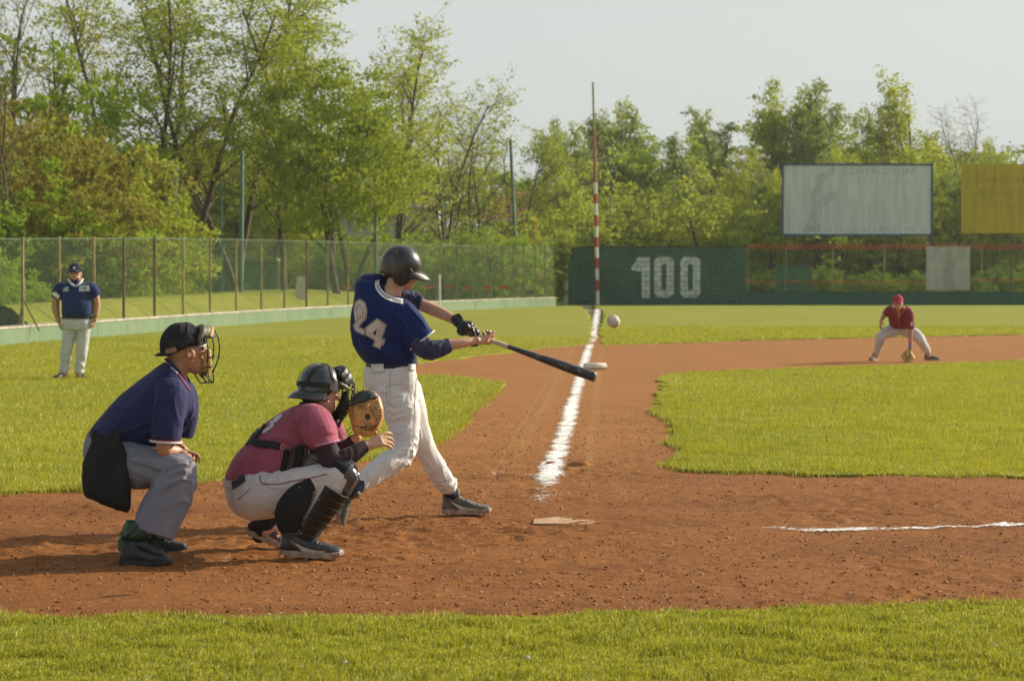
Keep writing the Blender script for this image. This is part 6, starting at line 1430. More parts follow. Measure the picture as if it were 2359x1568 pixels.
# sleeves
mb = MB(); limb(mb, [p(742, 1005, -.27), p(752, 1035, -.285), E1, p(806, 1049, -.27), p(834, 1032, -.232), p(843, 1027, -.222)], [.062, .066, .062, .052, .041, .036], rnd=False); fuse(mb, 'undershirt_sleeve', mSlv, ca, .005, 3, folds=[(E1, .07, (.3, 0, 1), 46, .010), (p(800, 1048, -.3), .08, (.3, 0, 1), 40, .005)])
mb = MB(); mb.tube([W1 + Vector((-.012, 0, 0)) + Vector((.35*math.sin(a), math.cos(a), -.9*math.sin(a)))*.031 for a in np.linspace(0, 2*math.pi, 24)], .0055, 8, cap=False); mb.build('wristband', M_simple('red_band', (.30, .03, .05), .7, .15, 50), ca, smooth=True)
mb = MB(); limb(mb, [p(760, 990, .22), p(776, 1022, .20), p(792, 1036, .155), p(814, 1014, .085)], [.06, .055, .050, .037]); fuse(mb, 'undershirt_sleeve', mSlv, ca, .005, 3)
# trousers
mb = MB()
loft(mb, [sec(521, 1106, 636, 1090, .155), sec(520, 1130, 640, 1120, .185), sec(527, 1160, 640, 1150, .180), sec(545, 1185, 640, 1175, .15), sec(572, 1197, 628, 1190, .10)], 26, 5)
limb(mb, [p(590, 1140, -.09), p(640, 1136, -.16), p(690, 1120, -.22), p(740, 1104, -.28), p(786, 1096, -.33)], [.142, .128, .108, .085, .068])
limb(mb, [p(590, 1135, .10), p(680, 1112, .25), p(775, 1086, .36)], [.14, .105, .07])
limb(mb, [p(786, 1096, -.33), p(750, 1150, -.315), p(712, 1205, -.30)], [.066, .062, .05]); limb(mb, [p(775, 1086, .36), p(700, 1150, .33), p(630, 1205, .27)], [.066, .062, .05])
ct = fuse(mb, 'trousers', mWhC, ca, .006, 3, fine_amp=.0018, fine_f=8, folds=[(p(640, 1105, -.2), .14, (1, 0, -.3), 24, .012), (p(740, 1095, -.3), .12, (1, 0, .2), 26, .012), (p(620, 1110, -.15), .09, (.5, 0, -1), 36, .012), (p(580, 1170, -.1), .14, (1, 0, .5), 14, .008)])
BT = [bvh_of(ct)]
mPipe = M_simple('maroon_piping', (.20, .02, .04), .8, .1, 60)
drape_ribbon(BT, [d2(*q) for q in ((312, 890), (318, 930), (335, 945), (390, 950), (450, 950), (560, 925), (680, 905), (790, 878))], 1.1, .0015, 'side_piping', mPipe, ct, thick=.001)
drape_ribbon(BT, [d2(*q) for q in ((155, 1060), (175, 1045), (250, 975))], .7, .0012, 'pocket_seam', mPipe, ct, thick=.0008)
bp = [sec(519, 1104, 640, 1088, .170), sec(518, 1120, 641, 1106, .176)]; vs = []
for c_, a_, b_ in bp: vs += [c_ + a_*1.045*math.cos(t) + b_*1.08*math.sin(t) for t in np.linspace(0, 2*math.pi, 41)[:-1]]
wb_ = MB().add(vs, [(i, (i+1) % 40, 40+(i+1) % 40, 40+i) for i in range(40)]).build('waistband', mWhC, ct, smooth=True)
drape_poly([bvh_of(wb_), BT[0]], [d2(*q) for q in ((118, 930), (204, 888), (216, 930), (126, 990))], .010, 'belt', mBlackS, ct, 5)
# shin guards
mGun = M_simple('gunmetal_plastic', (.07, .075, .08), .28, .25, 12, coat=.4); mGrd = M_simple('black_guard_plastic', (.006, .007, .008), .38, .3, 10, .3, 60, .003)
def guard(K, A, Fd, r0, r1, name, parent, segs=6, ribs=True, mat=None, side=118):
    ax_ = (A-K).normalized(); Fd = (Fd-ax_*Fd.dot(ax_)).normalized(); S = ax_.cross(Fd); L_ = (A-K).length; g = None
    for k in range(segs):
        vs = []; n = 22; rows = [0, .08, .5, .92, 1.0]
        for q in rows:
            t = (k+q*.995)/segs; r_ = r0+(r1-r0)*t + (.0035 if q not in (0, 1.0) else 0); c_ = K + ax_*L_*t
            for j in range(n):
                a = R(-side + 2*side*j/(n-1)); bulge = 1 + .10*math.exp(-(a/.35)**2); vs.append(c_ + (Fd*math.cos(a)*bulge + S*math.sin(a)*.92)*r_)
        fs = [(i*n+j, i*n+j+1, (i+1)*n+j+1, (i+1)*n+j) for i in range(len(rows)-1) for j in range(n-1)]
        o = MB().add(vs, fs).build(name if g is None else 'guard_plate', mat or mGrd, parent if g is None else g, smooth=False)
        bm = bmesh.new(); bm.from_mesh(o.data); bmesh.ops.recalc_face_normals(bm, faces=bm.faces[:]); bmesh.ops.solidify(bm, geom=bm.faces[:], thickness=.006); bm.to_mesh(o.data); bm.free()
        if g is None: g = o
    return g, ax_, Fd, S
Kn, An = p(768, 1122, -.325), p(696, 1236, -.30)
g1, ax1, Fd1, S1 = guard(Kn, An, Vector((.8, 0, -.45)), .092, .064, 'shin_guard', ca, 7)
mb = MB(); limb(mb, [p(712, 1118, -.35), p(690, 1142, -.36), p(668, 1178, -.36), p(668, 1212, -.34), p(682, 1240, -.32)], [.045, .075, .085, .070, .030], 16, 5, flat=.35, axis=(0, 1, 0)); fuse(mb, 'calf_flap', mBlackN, g1, .005, 1)
mb = MB(); limb(mb, [p(800, 1074, -.33), p(806, 1092, -.33), p(803, 1112, -.33), p(796, 1138, -.33)], [.040, .052, .044, .022], 18, 5, flat=1.25, axis=(0, 1, 0)); kc = fuse(mb, 'knee_cap', mGun, g1, .004, 2, folds=[(p(805, 1100, -.38), .09, (.35, 0, 1), 40, .014)])
mb = MB(); limb(mb, [p(812, 1086, -.36), p(816, 1102, -.36), p(810, 1120, -.36)], [.012, .020, .012], 12, 4, flat=.8); fuse(mb, 'knee_badge', M_simple('tan_plate', (.42, .27, .16), .4, .2, 20), kc, .003, 1)
mb = MB(); limb(mb, [p(775, 1068, -.36), p(790, 1080, -.37), p(788, 1093, -.37)], [.020, .032, .026], 14, 4, flat=.7, axis=(0, 1, 0)); limb(mb, [p(805, 1066, -.34), p(815, 1074, -.33), p(820, 1086, -.33)], [.02, .022, .016], 12, 4, flat=1.4, axis=(0, 1, 0)); fuse(mb, 'knee_pad', mBlackN, g1, .004, 1)
for (x0, y0, x1, y1) in ((640, 1196, 672, 1158), (628, 1182, 690, 1130), (682, 1216, 702, 1196), (668, 1240, 690, 1262)):
    mb = MB(); a, b_ = p(x0, y0, -.41), p(x1, y1, -.41); mb.tube([a, (a+b_)/2+Vector((0, -.008, 0)), b_], .0035, 6); mb.build('guard_strap', mBlackS, g1)
for x, y in ((690, 1122), (722, 1133), (735, 1150), (700, 1190), (757, 1118), (693, 1228)):
    mb = MB(); h = hit([bvh_of(g1)]+[bvh_of(c) for c in g1.children if c.name.startswith(('guard_plate', 'calf'))], x, y); mb.tube([h[0]+Vector((0, -.003, 0)), h[0]], .0032, 8) if h else mb.box(p(x, y), (.001,.001,.001)); mb.build('rivet', mSteel, g1)
mb = MB(); limb(mb, [p(742, 1180, -.30), p(722, 1212, -.29), p(700, 1240, -.285)], [.03, .03, .03]); fuse(mb, 'guard_lining', mBlackN, g1, .005, 1)
mb = MB(); limb(mb, [p(704, 1222, -.30), p(690, 1240, -.30), p(670, 1258, -.30), p(672, 1270, -.30)], [.046, .046, .044, .040]); fuse(mb, 'sock', M_simple('plum_sock', (.040, .020, .028), .8, .2, 30), ca, .005, 2)
K2, A2 = p(765, 1105, .36), p(640, 1205, .30); g2, a2, f2, s2 = guard(K2, A2, Vector((.6, 0, -.8)), .08, .058, 'shin_guard', ca, 6)
mb = MB(); limb(mb, [p(632, 1198, .26), p(605, 1206, .25), p(580, 1212, .24)], [.045, .036, .028]); limb(mb, [p(622, 1200, .25), p(604, 1222, .26), p(596, 1236, .27)], [.046, .042, .040]); fuse(mb, 'sock', mBlackN, ca, .005, 2)
# shoes
mCShoe = M_simple('blue_black_shoe', (.018, .024, .032), .38, .3, 16, .3, 60, .003, dark=(.008, .009, .012), coat=.25)
o1 = G(688, 1287); shoe(frame_M(Vector((o1.x+.0, o1.y, .012)), (0.985, 0.03, -.05), (.03, -.05, 1), 1.22), ca, mCShoe, mSole, mLace, mMark, collar=.115)
mb = MB(); limb(mb, [p(700, 1252, -.31), p(728, 1258, -.31), p(752, 1272, -.30)], [.022, .026, .018], 14, 4, flat=1.6, axis=(0, 1, 0)); fuse(mb, 'toe_flap', mBlackL, ca, .004, 1)
mBShoe = M_simple('brown_black_shoe', (.085, .050, .032), .5, .3, 16, .3, 60, .003, dark=(.03, .02, .015))
o2 = G(612, 1261); shoe(frame_M(Vector((o2.x-.04, o2.y, .050)), (0.90, 0.05, -.40), (.40, 0, .9), 1.0), ca, mBShoe, mSole, mLace, mMark, collar=.11)
# helmet worn backwards
mCH = M_simple('grey_blue_helmet', (.028, .037, .044), .22, .2, 8, coat=.5)
nt = mCH.node_tree; b = nt.nodes['Principled BSDF']; nt.links.new(ramp(nt, noise(nt, coord(nt), 30, 4, .8), [(.4, .18), (.7, .42)]), b.inputs['Roughness'])
def zh(az):
    a = abs((math.degrees(az)+180) % 360 - 180); return float(np.interp(a, [0, 50, 80, 100, 140, 180], [.062, .050, .012, -.004, -.014, -.018]))
hl2 = shell(HM, .126, .106, .128, .030, zh, 'helmet', mCH, ca, .006, flare=.02)
brim(HM, .122, .104, .000, .070, 'brim', mCH, hl2, half=84, drop=.045, back=True, thick=.005, arch=.006)
for pts, w in (([(30, .055), (-20, .052), (-60, .046), (-100, .042), (-150, .038), (180, .036), (150, .038)], .014), ([(-70, .05), (-80, .10), (-65, .145), (10, .157)], .008), ([(-150, .04), (-148, .09), (-130, .135), (-90, .154)], .008), ([(150, .04), (150, .10), (140, .14), (100, .155)], .008), ([(-60, .155), (20, .156), (0, .12)], .010)):
    band_on(HM, .126, .106, pts, w, .004, 'helmet_strap', mBlackS, hl2, hz=.128, cz=.030)
band_on(HM, .126, .106, [(-58, .030), (-75, .034), (-92, .036)], .020, .008, 'strap_plate', M_simple('dark_grey_plate', (.035, .035, .035), .6, .2, 40), hl2, hz=.128, cz=.030)
# mask
mk = MB(); limb(mk, [H_(.095, -.080, .060), H_(.130, -.055, .085), H_(.145, 0, .095), H_(.130, .055, .085), H_(.095, .08, .06)], [.024, .032, .034, .032, .024], 14, 5, flat=1.4, axis=(0, 0, 1)); limb(mk, [H_(.07, -.078, .10), H_(.105, -.05, .125), H_(.12, 0, .135), H_(.105, .05, .125)], [.015, .025, .026, .02], 12, 4); msk = fuse(mk, 'face_mask', mBlackL, ca, .005, 2)
mk = MB(); limb(mk, [H_(.112, -.078, .005), H_(.112, -.072, -.050), H_(.104, -.050, -.105), H_(.104, 0, -.118), H_(.104, .05, -.105), H_(.112, .072, -.05), H_(.112, .078, .005)], [.018, .030, .032, .028, .032, .03, .018], 14, 5); fuse(mk, 'chin_pad', mBlackN, msk, .005, 1)
mk = MB()
for y in (-.062, -.02, .02, .062):
    k_ = 1-(abs(y)/.1)**2; mk.tube([H_(.120+.045*k_, y, .105), H_(.145+.045*k_, y, .060), H_(.155+.040*k_, y, .005), H_(.148+.036*k_, y, -.055), H_(.125+.034*k_, y, -.100), H_(.110+.02*k_, y*.7, -.150), H_(.105+.015*k_, y*.6, -.185)], .0048, 8)
for z, x in ((.055, .178), (.030, .185), (-.035, .180), (-.080, .165), (-.125, .140)):
    mk.tube([H_(x-.070, -.096, z), H_(x-.018, -.072, z), H_(x+.010, -.03, z), H_(x+.010, .03, z), H_(x-.018, .072, z), H_(x-.070, .096, z)], .0048, 8)
mk.tube([H_(.105, -.095, .060), H_(.112, -.096, .0), H_(.105, -.090, -.070), H_(.110, -.06, -.125)], .0048, 8)
mk.build('cage', mBar, msk, smooth=True, kind='stuff')
mk = MB(); limb(mk, [H_(.06, -.100, .055), H_(.095, -.100, .040), H_(.125, -.085, .028)], [.012, .014, .010], 10, 3, flat=1.0); fuse(mk, 'side_clip', M_simple('grey_clip', (.14, .13, .11), .5, .2, 40), msk, .004, 1)
mb = MB(); limb(mb, [H_(-.085, .02, -.03), H_(-.085, -.04, -.035), H_(-.045, -.072, -.03), H_(.02, -.076, .02)], [.03, .03, .022, .012], 12, 3); fuse(mb, 'hair', mHair, ca, .005, 1, fine_amp=.003, fine_f=60)
# mitt: worn thing, top level
mMitt, nt, b = new_mat('tan_mitt_leather'); co = pos(nt)
nt.links.new(ramp(nt, noise(nt, co, 16, 5, .65), [(.34, (.24, .095, .022)), (.50, (.52, .25, .055)), (.68, (.66, .36, .11))]), b.inputs['Base Color']); b.inputs['Roughness'].default_value = .5; bump(nt, noise(nt, co, 60, 4), b, .3, .004)
mMittD = M_simple('dark_mitt_leather', (.035, .045, .045), .5, .3, 30, .5, 60, .005)
mt = empty('catcher_mitt', tuple(p(843, 950, .02)), label='tan and black leather mitt on the raised hand of the catcher', cat='mitt')
Mc = p(843, 950, .03); U = Vector((.95, .25, .12)).normalized(); Nn = Vector((-.22, -.93, .12)); Nn = (Nn-U*Nn.dot(U)).normalized(); Wv = U.cross(Nn)
if Wv.z < 0: Wv = -Wv
def m_(u_, w_, n_=0): return Mc + U*u_ + Wv*w_ + Nn*n_
mb = MB(); s1 = [(-.128, .045, .030, -.02), (-.105, .075, .034, -.012), (-.06, .092, .036, -.004), (-.01, .099, .038, 0), (.045, .098, .036, .002), (.085, .085, .032, .006), (.115, .058, .026, .010), (.130, .025, .016, .012)]
loft(mb, [(m_(x, w), U*hw, Nn*th) for w, hw, th, x in s1], 30, 5, pw=.85)
mi = fuse(mb, 'mitt_body', mMitt, mt, .004, 2, fine_amp=.002, fine_f=16, folds=[(m_(.03, 0, .03), .08, tuple(Wv+U*.3), 40, .010), (m_(-.05, -.06, .03), .07, tuple(Wv), 36, .008)])
Bm = bvh_of(mi)
def onm(u_, w_, off=.002):
    h = Bm.ray_cast(m_(u_, w_, .2), -Nn); return h[0]+Nn*off if h[0] else None
mb = MB(); ug = np.linspace(-.099, .10, 26)
rows = []
for u_ in ug:
    lo = .048 + .030*(u_+.1)/.2 + .004*math.sin(u_*90); r_ = []
    for t in np.linspace(0, 1, 10): r_.append(onm(u_, lo+(.126-lo)*t, .004+.004*math.sin(t*3.1)))
    rows.append(r_)
for i in range(len(rows)-1):
    for j in range(9):
        a = [rows[i][j], rows[i+1][j], rows[i+1][j+1], rows[i][j+1]]
        if all(v is not None for v in a): mb.add(a, [(0, 1, 2, 3)])
o = mb.build('dark_panel', mMittD, mi, smooth=True); bm = bmesh.new(); bm.from_mesh(o.data); bmesh.ops.remove_doubles(bm, verts=bm.verts[:], dist=.0003); bmesh.ops.solidify(bm, geom=bm.faces[:], thickness=.004); bm.to_mesh(o.data); bm.free()
for k in range(34):                                         # stitched lacing round the rim
    a = -2.2 + 5.6*k/33; cx_ = .012*math.sin(a); q = onm(.088*math.cos(a)+cx_*0, .112*math.sin(a)*.98, .003); q2 = onm(.074*math.cos(a+.05), .098*math.sin(a+.05), .004)
    if q and q2: mb = MB(); mb.tube([q, q2], .0024, 5); mb.build('lace', mLace, mi)
for k in range(13):
    u_ = -.085+.175*k/12; lo = .048+.030*(u_+.1)/.2; q, q2 = onm(u_, lo-.006, .006), onm(u_+.006, lo+.006, .009)
    if q and q2: mb = MB(); mb.tube([q, q2], .0026, 5); mb.build('lace', mLace, mi)
vs = [onm(-.003+.021*math.cos(a), -.030+.021*math.sin(a), .003) for a in np.linspace(0, 2*math.pi, 21)[:-1]]
if all(v is not None for v in vs): MB().add(vs, [tuple(range(20))]).build('finger_hole', mBar, mi); MB().tube(vs+[vs[0]], .003, 6, cap=False).build('hole_rim', mMitt, mi, smooth=True)
for (a, b_, c_) in ((((-.09, -.07), (-.03, -.085), (.04, -.09))), (((.02, .03), (.035, -.02), (.05, -.06))), (((.045, .03), (.06, .0), (.05, -.03))), (((-.03, -.05), (-.02, -.07), (-.015, -.08)))):
    qs = [onm(*a, .004), onm(*b_, .004), onm(*c_, .004)]
    if all(qs): MB().tube(qs, .0022, 5).build('lace', mLace, mi)
for pts in ([m_(-.10, -.075, 0), m_(-.128, -.092, .005), m_(-.145, -.108, 0)], [m_(-.098, -.10, 0), m_(-.125, -.112, .004), m_(-.142, -.116, 0)], [m_(-.01, .11, .02), m_(.005, .135, .02), m_(.004, .165, .02)], [m_(-.02, .112, .02), m_(-.035, .13, .02), m_(-.034, .14, .02)]):
    MB().tube(pts, [.003, .0026, .0014], 6).build('lace_end', mLace, mi)
mb = MB(); limb(mb, [m_(-.075, -.09, .01), m_(-.03, -.12, .015), m_(.03, -.122, .01)], [.018, .022, .018], 12, 4); fuse(mb, 'heel_roll', mMitt, mi, .004, 1)
# ---- ball in flight
Bp = P(1413, 740, 13.6)
mBall = M_simple('scuffed_ball', (.62, .58, .50), .6, .1, 30, dark=(.42, .33, .24)); mb = MB(); ball(mb, Bp, .0365, n=16)
bl = mb.build('baseball', mBall, smooth=True, label='white baseball in flight above the dirt, right of the chalk line', cat='ball')
mSt = M_simple('red_stitch', (.35, .05, .04), .7, .1, 30); mb = MB(); pts = []
for t in np.linspace(0, 2*math.pi, 73):
    A_ = .44; v = Vector((math.cos(t)*math.cos(A_*math.cos(2*t)*1.6), math.sin(t)*math.cos(A_*math.cos(2*t)*1.6), math.sin(A_*math.cos(2*t)*1.6))); pts.append(Bp + v.normalized()*.0367)
mb.tube(pts, .0012, 5, cap=False); mb.build('stitching', mSt, bl)
# ================================================================== COACH
F = Fig(37.4); p, rr = F.p, F.r
co_ = empty('person', tuple(G(163, 875)), label='heavyset coach in dark blue polo and grey trousers standing by the fence', cat='person')
mCPolo = cloth('coach_polo', (0.022, 0.040, 0.125), 0.8); mCTr = cloth('coach_trousers', (0.55, 0.57, 0.57), 0.85); mCCap = cloth('coach_cap', (0.012, 0.016, 0.045), .7)
HM = frame_M(p(173.5, 629, -.02), (0.05, -1, -0.03), (0, 0, 1), 1.08); H_ = lambda x, y, z: HM @ Vector((x, y, z)); X_, Y_ = Vector((1, 0, 0)), Vector((0, 1, 0))
mb = MB(); head(mb, HM, jaw=1.25); limb(mb, [p(175, 655, .03), p(174, 638, .02)], [.085, .075]); ball(mb, H_(.04, 0, -.09), .05, .055, .035)
limb(mb, [p(175, 665, .02), p(176, 700, 0), p(177, 730, 0)], [.13, .16, .15])
limb(mb, [p(138, 662, .0), p(129, 690, .02), p(128, 712, .02), p(136, 742, -.02)], [.07, .062, .055, .034]); limb(mb, [p(212, 662, .0), p(221, 690, .02), p(222, 710, .02), p(218, 738, -.02)], [.07, .062, .055, .034])
hand(mb, p(136, 742, -.02), (.25, -.15, -1), (1, .3, 0), (.1, -1, 0), curls=((25, 35, 30),)*4); hand(mb, p(218, 736, -.02), (-.2, -.15, -1), (-1, .3, 0), (-.1, -1, 0), curls=((30, 40, 30),)*4)
limb(mb, [p(163, 745), p(155, 812), p(149, 862)], [.09, .06, .045]); limb(mb, [p(191, 745), p(187, 812), p(180, 862)], [.09, .06, .045])
fuse(mb, 'body', mSkinT, co_, .007, 2); eyes(HM, co_, mEye)
mb = MB(); loft(mb, [(p(177, 732, 0), X_*rr(32), Y_*.17), (p(177, 722, -.02), X_*rr(35), Y_*.20), (p(177, 700, -.03), X_*rr(35), Y_*.20), (p(176, 680), X_*rr(34), Y_*.17), (p(175, 664), X_*rr(33), Y_*.14), (p(175, 654), X_*rr(28), Y_*.11), (p(174, 647), X_*rr(14), Y_*.08)], 24, 4)
limb(mb, [p(150, 662), p(138, 668), p(130, 686, .01)], [.095, .105, .088], rnd=False); limb(mb, [p(200, 662), p(212, 668), p(221, 684, .01)], [.095, .105, .088], rnd=False)
cs = fuse(mb, 'shirt', mCPolo, co_, .009, 3, fine_amp=.004, fine_f=6, folds=[(p(177, 700, -.2), .3, (1, 0, .2), 10, .012)]); BCs = [bvh_of(cs)]
drape_poly(BCs, [(117, 676), (128, 672), (138, 681), (135, 689)][:4], .006, 'sleeve_band', mWhiteT, cs, 3)
drape_ribbon(BCs, [(214, 689), (220, 687), (227, 681)], 1.6, .006, 'sleeve_band', mWhiteT, cs)
for a, b_ in (((145, 661), (159, 671)), ((182, 657), (207, 671))):
    x0, y0, x1, y1 = *a, *b_
    drape_poly(BCs, [(x0, y1), (x0+1, y0+2), (x1-2, y0), (x1, y1-1)], .005, 'chest_lettering_patch', mWhiteT, cs, 3)
mInk = M_simple('dark_lettering', (.03, .04, .10), .8, .1, 30)
def glyphs(BV, text, x0, y0, w, h, off, mat, parent):
    st = {'C': [((1, 0), (0, 0)), ((0, 0), (0, 1)), ((0, 1), (1, 1))], 'A': [((0, 1), (.5, 0)), ((.5, 0), (1, 1)), ((.25, .6), (.75, .6))], 'E': [((1, 0), (0, 0)), ((0, 0), (0, 1)), ((0, 1), (1, 1)), ((0, .5), (.8, .5))], 'U': [((0, 0), (0, 1)), ((0, 1), (1, 1)), ((1, 1), (1, 0))], 'S': [((1, 0), (0, 0)), ((0, 0), (0, .5)), ((0, .5), (1, .5)), ((1, .5), (1, 1)), ((1, 1), (0, 1))], 'G': [((1, 0), (0, 0)), ((0, 0), (0, 1)), ((0, 1), (1, 1)), ((1, 1), (1, .5)), ((1, .5), (.5, .5))], 'B': [((0, 0), (0, 1)), ((0, 0), (1, .25)), ((1, .25), (0, .5)), ((0, .5), (1, .75)), ((1, .75), (0, 1))], '1': [((.5, 0), (.5, 1))]}
    for i, ch in enumerate(text):
        for a, b_ in st[ch]:
            drape_ribbon(BV, [(x0+i*w*1.35+a[0]*w, y0+a[1]*h), (x0+i*w*1.35+b_[0]*w, y0+b_[1]*h)], .55, off, 'letter_stroke', mat, parent, thick=.001)
glyphs(BCs, 'EA', 148, 663.5, 4, 5, .010, mInk, cs); glyphs(BCs, 'USE', 186, 661, 4, 6, .010, mInk, cs)
mb = MB(); limb(mb, [p(158, 643, .02), p(164, 652, -.09), p(174, 659, -.135), p(184, 652, -.09), p(190, 643, .02)], [.020, .026, .018, .026, .020], 10, 4, flat=.6, axis=(0, 0, 1)); fuse(mb, 'collar', mWhiteT, cs, .006, 1)
mb = MB(); loft(mb, [(p(177, 728), X_*rr(34), Y_*.165), (p(177, 742), X_*rr(35), Y_*.175), (p(176, 758), X_*rr(33), Y_*.16)], 22, 3)
limb(mb, [p(162, 755), p(157, 785), p(152, 815), p(148, 858)], [.110, .097, .083, .070], rnd=False); limb(mb, [p(192, 755), p(190, 785), p(188, 815), p(183, 858)], [.110, .097, .083, .070], rnd=False)
ct_ = fuse(mb, 'trousers', mCTr, co_, .009, 3, fine_amp=.004, fine_f=7, folds=[(p(153, 840, -.1), .25, (1, 0, .2), 14, .016), (p(184, 840, -.1), .25, (1, 0, -.2), 14, .016), (p(175, 765, -.1), .2, (1, 0, .5), 12, .012)])
mb = MB(); vs = [p(177, y) + X_*rr(35.5)*math.cos(t) + Y_*.182*math.sin(t) for y in (729, 734) for t in np.linspace(0, 2*math.pi, 33)[:-1]]; mb.add(vs, [(i, (i+1) % 32, 32+(i+1) % 32, 32+i) for i in range(32)]); mb.build('belt', mBlackL, co_)
cpc = shell(HM, .112, .090, .112, .03, lambda az: .035 if math.cos(az) > 0 else .010, 'cap', mCCap, co_, .003); brim(HM, .110, .088, .036, .065, 'brim', mCCap, cpc, drop=.02)
mk = MB(); mk.add([H_(.098, -.024, .078), H_(.100, .0, .098), H_(.098, .012, .095), H_(.101, .022, .060), H_(.106, -.004, .062), H_(.101, -.018, .058)], [(0, 1, 2, 3, 4, 5)]); mk.build('cap_emblem', mWhiteT, cpc)
mk = MB(); limb(mk, [H_(.070, -.068, .022), H_(.100, -.035, .018), H_(.106, 0, .024), H_(.100, .035, .018), H_(.070, .068, .022)], [.010, .020, .012, .020, .010], 10, 4, flat=.5, axis=(1, 0, 0)); fuse(mk, 'red_sunglasses', M_simple('red_lens', (.50, .03, .02), .15, .1, 30), co_, .004, 1)
mk = MB(); limb(mk, [H_(.070, -.058, -.075), H_(.088, -.03, -.098), H_(.094, 0, -.108), H_(.088, .03, -.098), H_(.07, .058, -.075)], [.012, .014, .016, .014, .012], 10, 4); fuse(mk, 'beard', mHair, co_, .005, 1)
shoe(frame_M(G(145, 873)+Vector((0, .05, 0)), (-.42, -.9, 0), (0, 0, 1), 1.1), co_, mUShoe, mUSole, mLace, None, cleats=False); shoe(frame_M(G(182, 873)+Vector((0, .05, 0)), (.45, -.9, 0), (0, 0, 1), 1.1), co_, mUShoe, mUSole, mLace, None, cleats=False)
mb = MB(); mb.tube([p(219, 729, 0)+Vector((.044*math.cos(a), .044*math.sin(a), 0)) for a in np.linspace(0, 6.28, 16)], .008, 6, cap=False); mb.build('watch', mBlackS, co_)
# ================================================================== INFIELDER
F = Fig(45.3); p, rr = F.p, F.r
fi = empty('person', tuple(G(2080, 832)), label='infielder in maroon cap and jersey crouching with a glove near the ground', cat='person')
mFJ = cloth('infielder_jersey', (0.25, 0.038, 0.065), 0.8); mFC = cloth('infielder_cap', (0.42, 0.035, 0.075), 0.85); mFT = cloth('infielder_trousers', (0.60, 0.58, 0.60), .85)
HM = frame_M(p(2068.5, 698, -.55), (-0.03, -1, -0.12), (0, -0.1, 1), 1.05); H_ = lambda x, y, z: HM @ Vector((x, y, z))
mb = MB(); head(mb, HM); limb(mb, [p(2070, 716, -.42), p(2069, 706, -.50)], [.07, .06])
limb(mb, [p(2070, 718, -.40), p(2071, 738, -.15), p(2072, 756, .10)], [.08, .09, .09])
limb(mb, [p(2049, 712, -.36), p(2036, 728, -.30), p(2029, 741, -.32)], [.052, .044, .028]); hand(mb, p(2029, 740, -.32), (-.1, -.25, -1), (.8, .3, 0), (.3, -1, 0), curls=((20, 35, 30),)*4)
limb(mb, [p(2092, 715, -.40), p(2097, 755, -.38), p(2097, 806, -.36)], [.055, .048, .030])
limb(mb, [p(2058, 757, .10), p(2030, 773, -.18), p(2021, 812, .02), p(2019, 822, .02)], [.09, .062, .042, .035]); limb(mb, [p(2088, 757, .10), p(2117, 777, -.16), p(2138, 812, .03), p(2140, 820, .03)], [.09, .062, .042, .035])
fuse(mb, 'body', mSkinT, fi, .007, 2); eyes(HM, fi, mEye)
mb = MB(); loft(mb, [(p(2072, 757, .02), X_*.165, Y_*.13), (p(2073, 748, -.06), X_*.185, Y_*.15), (p(2072, 735, -.20), X_*.20, Y_*.16), (p(2070, 722, -.33), X_*.205, Y_*.14), (p(2070, 711, -.42), X_*.17, Y_*.11), (p(2069, 706, -.45), X_*.10, Y_*.08)], 24, 4)
limb(mb, [p(2058, 712, -.38), p(2049, 715, -.36), p(2040, 725, -.32)], [.085, .085, .072], rnd=False); limb(mb, [p(2082, 714, -.40), p(2093, 722, -.40), p(2097, 757, -.38)], [.09, .092, .078], rnd=False)
fj = fuse(mb, 'jersey', mFJ, fi, .009, 3, fine_amp=.004, fine_f=7, folds=[(p(2075, 745, -.2), .25, (1, 0, .3), 14, .014), (p(2097, 745, -.4), .14, (1, 0, .2), 18, .012)]); BF = [bvh_of(fj)]
mFP = M_simple('pale_red_piping', (.55, .30, .28), .8, .1, 40)
drape_ribbon(BF, [(2056, 706), (2060, 716), (2069, 728), (2070, 752)], .6, .005, 'front_piping', mFP, fj); drape_ribbon(BF, [(2083, 708), (2079, 718), (2071, 728)], .6, .005, 'front_piping', mFP, fj)
drape_ribbon(BF, [(2089, 757), (2097, 758), (2104, 757)], .8, .005, 'sleeve_piping', mFP, fj); drape_poly(BF, [(2098, 742), (2102, 742), (2102, 750), (2098, 750)], .006, 'sleeve_patch', mWhiteT, fj, 2)
for y in (732, 739, 746):
    h = hit(BF, 2070.5, y)
    if h: mb = MB(); ball(mb, h[0], .007, n=6); mb.build('button', mWhiteT, fj)
mb = MB(); loft(mb, [(p(2072, 752, .06), X_*.165, Y_*.14), (p(2073, 762, .10), X_*.185, Y_*.16)], 22, 3)
limb(mb, [p(2062, 758, .08), p(2045, 765, -.06), p(2031, 773, -.18), p(2025, 792, -.09), p(2021, 811, .01)], [.13, .112, .092, .078, .062]); limb(mb, [p(2084, 758, .08), p(2102, 767, -.05), p(2117, 778, -.16), p(2128, 795, -.07), p(2137, 809, .01)], [.13, .115, .092, .080, .064])
fuse(mb, 'trousers', mFT, fi, .009, 3, fine_amp=.004, fine_f=7, folds=[(p(2030, 780, -.2), .22, (1, 0, .2), 16, .014), (p(2115, 785, -.2), .22, (1, 0, -.5), 16, .014)])
cf = shell(HM, .112, .092, .118, .03, lambda az: .042 if math.cos(az) > 0 else .010, 'cap', mFC, fi, .003); brim(HM, .110, .090, .042, .062, 'brim', mFC, cf, drop=.022)
glyphs([bvh_of(cf)], 'B', 2067.5, 679, 2.6, 5, .006, M_simple('navy_letter', (.10, .11, .18), .8, .1, 30), cf)
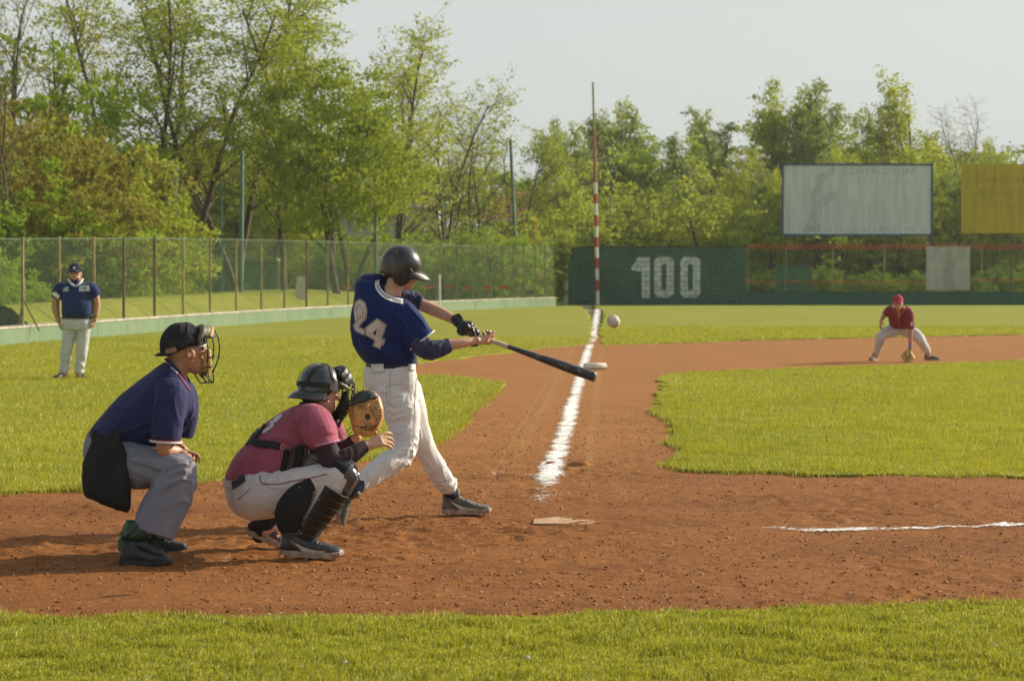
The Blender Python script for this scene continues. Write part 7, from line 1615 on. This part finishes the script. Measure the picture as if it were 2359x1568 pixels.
shoe(frame_M(G(2016, 831)+Vector((0, .06, 0)), (-.45, -.85, 0), (0, 0, 1), 1.1), fi, mShoe, mSole, mLace, None, cleats=False); shoe(frame_M(G(2142, 830)+Vector((0, .05, 0)), (.8, -.6, 0), (0, 0, 1), 1.1), fi, mShoe, mSole, mLace, None, cleats=False)
mb = MB(); mb.tube([p(2097, 793, -.36), p(2097, 801, -.36)], [.038, .038], 14); mb.build('wristband', M_simple('blue_band', (.12, .22, .50), .8, .1, 30), fi)
# glove
mFG = M_simple('yellow_tan_leather', (.58, .38, .12), .55, .2, 12, .4, 60, .005, dark=(.32, .18, .05))
gv_ = empty('fielding_glove', tuple(p(2092, 820, -.36)), label='yellow-tan fielding glove held just above the dirt', cat='glove')
mb = MB(); gc = p(2091, 819, -.36)
for i, (x, z) in enumerate(((-.085, -.02), (-.045, -.085), (0, -.105), (.045, -.095), (.080, -.05))):
    limb(mb, [gc+Vector((x*.5, .02, .05)), gc+Vector((x*1.05, .0, z*.3)), gc+Vector((x*1.2, -.035, z*1.1))], [.036, .036, .028], 12, 4)
limb(mb, [gc+Vector((.03, .02, .09)), gc+Vector((0, .03, .03)), gc+Vector((0, .03, -.04))], [.045, .065, .06], 14, 4, flat=1.2, axis=(1, 0, 0)); fuse(mb, 'glove_body', mFG, gv_, .005, 1, fine_amp=.003, fine_f=14)
mb = MB()
for a, b_ in (((-.05, -.045, .01), (-.02, -.05, -.05)), ((-.02, -.05, .0), (.03, -.05, -.05)), ((.02, -.05, .01), (.05, -.04, -.05))): mb.tube([gc+Vector(a), gc+Vector(b_)], .004, 5)
mb.build('webbing', mLace, gv_, kind='stuff')

# ---- small white clover heads and weed stems in the near grass
mClo = M_simple('clover_white', (.72, .70, .62), .8, .15, 60); mStem = M_simple('weed_stem', (.30, .34, .08), .8, .2, 30)
for (px, py, lab) in ((2290, 1503, 'white clover head in the grass near the lower right corner'), (1214, 1532, 'white clover head low in the grass below the bat'), (793, 1543, 'white clover head in the grass at the bottom left of centre')):
    g = G(px, py+12); e = empty('clover', tuple(g), label=lab, cat='flower'); MB().tube([g, g+Vector((.004, 0, .045))], .0012, 5).build('stem', mStem, e)
    mb = MB(); c_ = g+Vector((.004, 0, .052))
    ball(mb, c_, .0085, n=6)
    for k in range(26):
        a, b_ = random.uniform(0, 6.28), random.uniform(-.4, 1.4); v = Vector((math.cos(a)*math.cos(b_), math.sin(a)*math.cos(b_), math.sin(b_))); mb.tube([c_+v*.006, c_+v*.0125], [.002, .0008], 4)
    mb.build('flower_head', mClo, e)
for (px, py, lab) in ((620, 1447, 'lone pale weed stem at the edge of the near grass, left'), (461, 1445, 'small seed head standing at the near grass edge below the umpire'), (648, 1452, 'bent pale weed stem right of a straight one')):
    g = G(px, py); h = random.uniform(.05, .09); e = empty('weed', tuple(g), label=lab, cat='weed'); MB().tube([g, g+Vector((.006, 0, h*.6)), g+Vector((.002+random.uniform(-.02, .02), 0, h))], [.0018, .0014, .001], 5).build('stem', mStem, e)
    mb = MB(); ball(mb, g+Vector((0, 0, h)), .004, n=5); mb.build('seed_head', mClo, e)
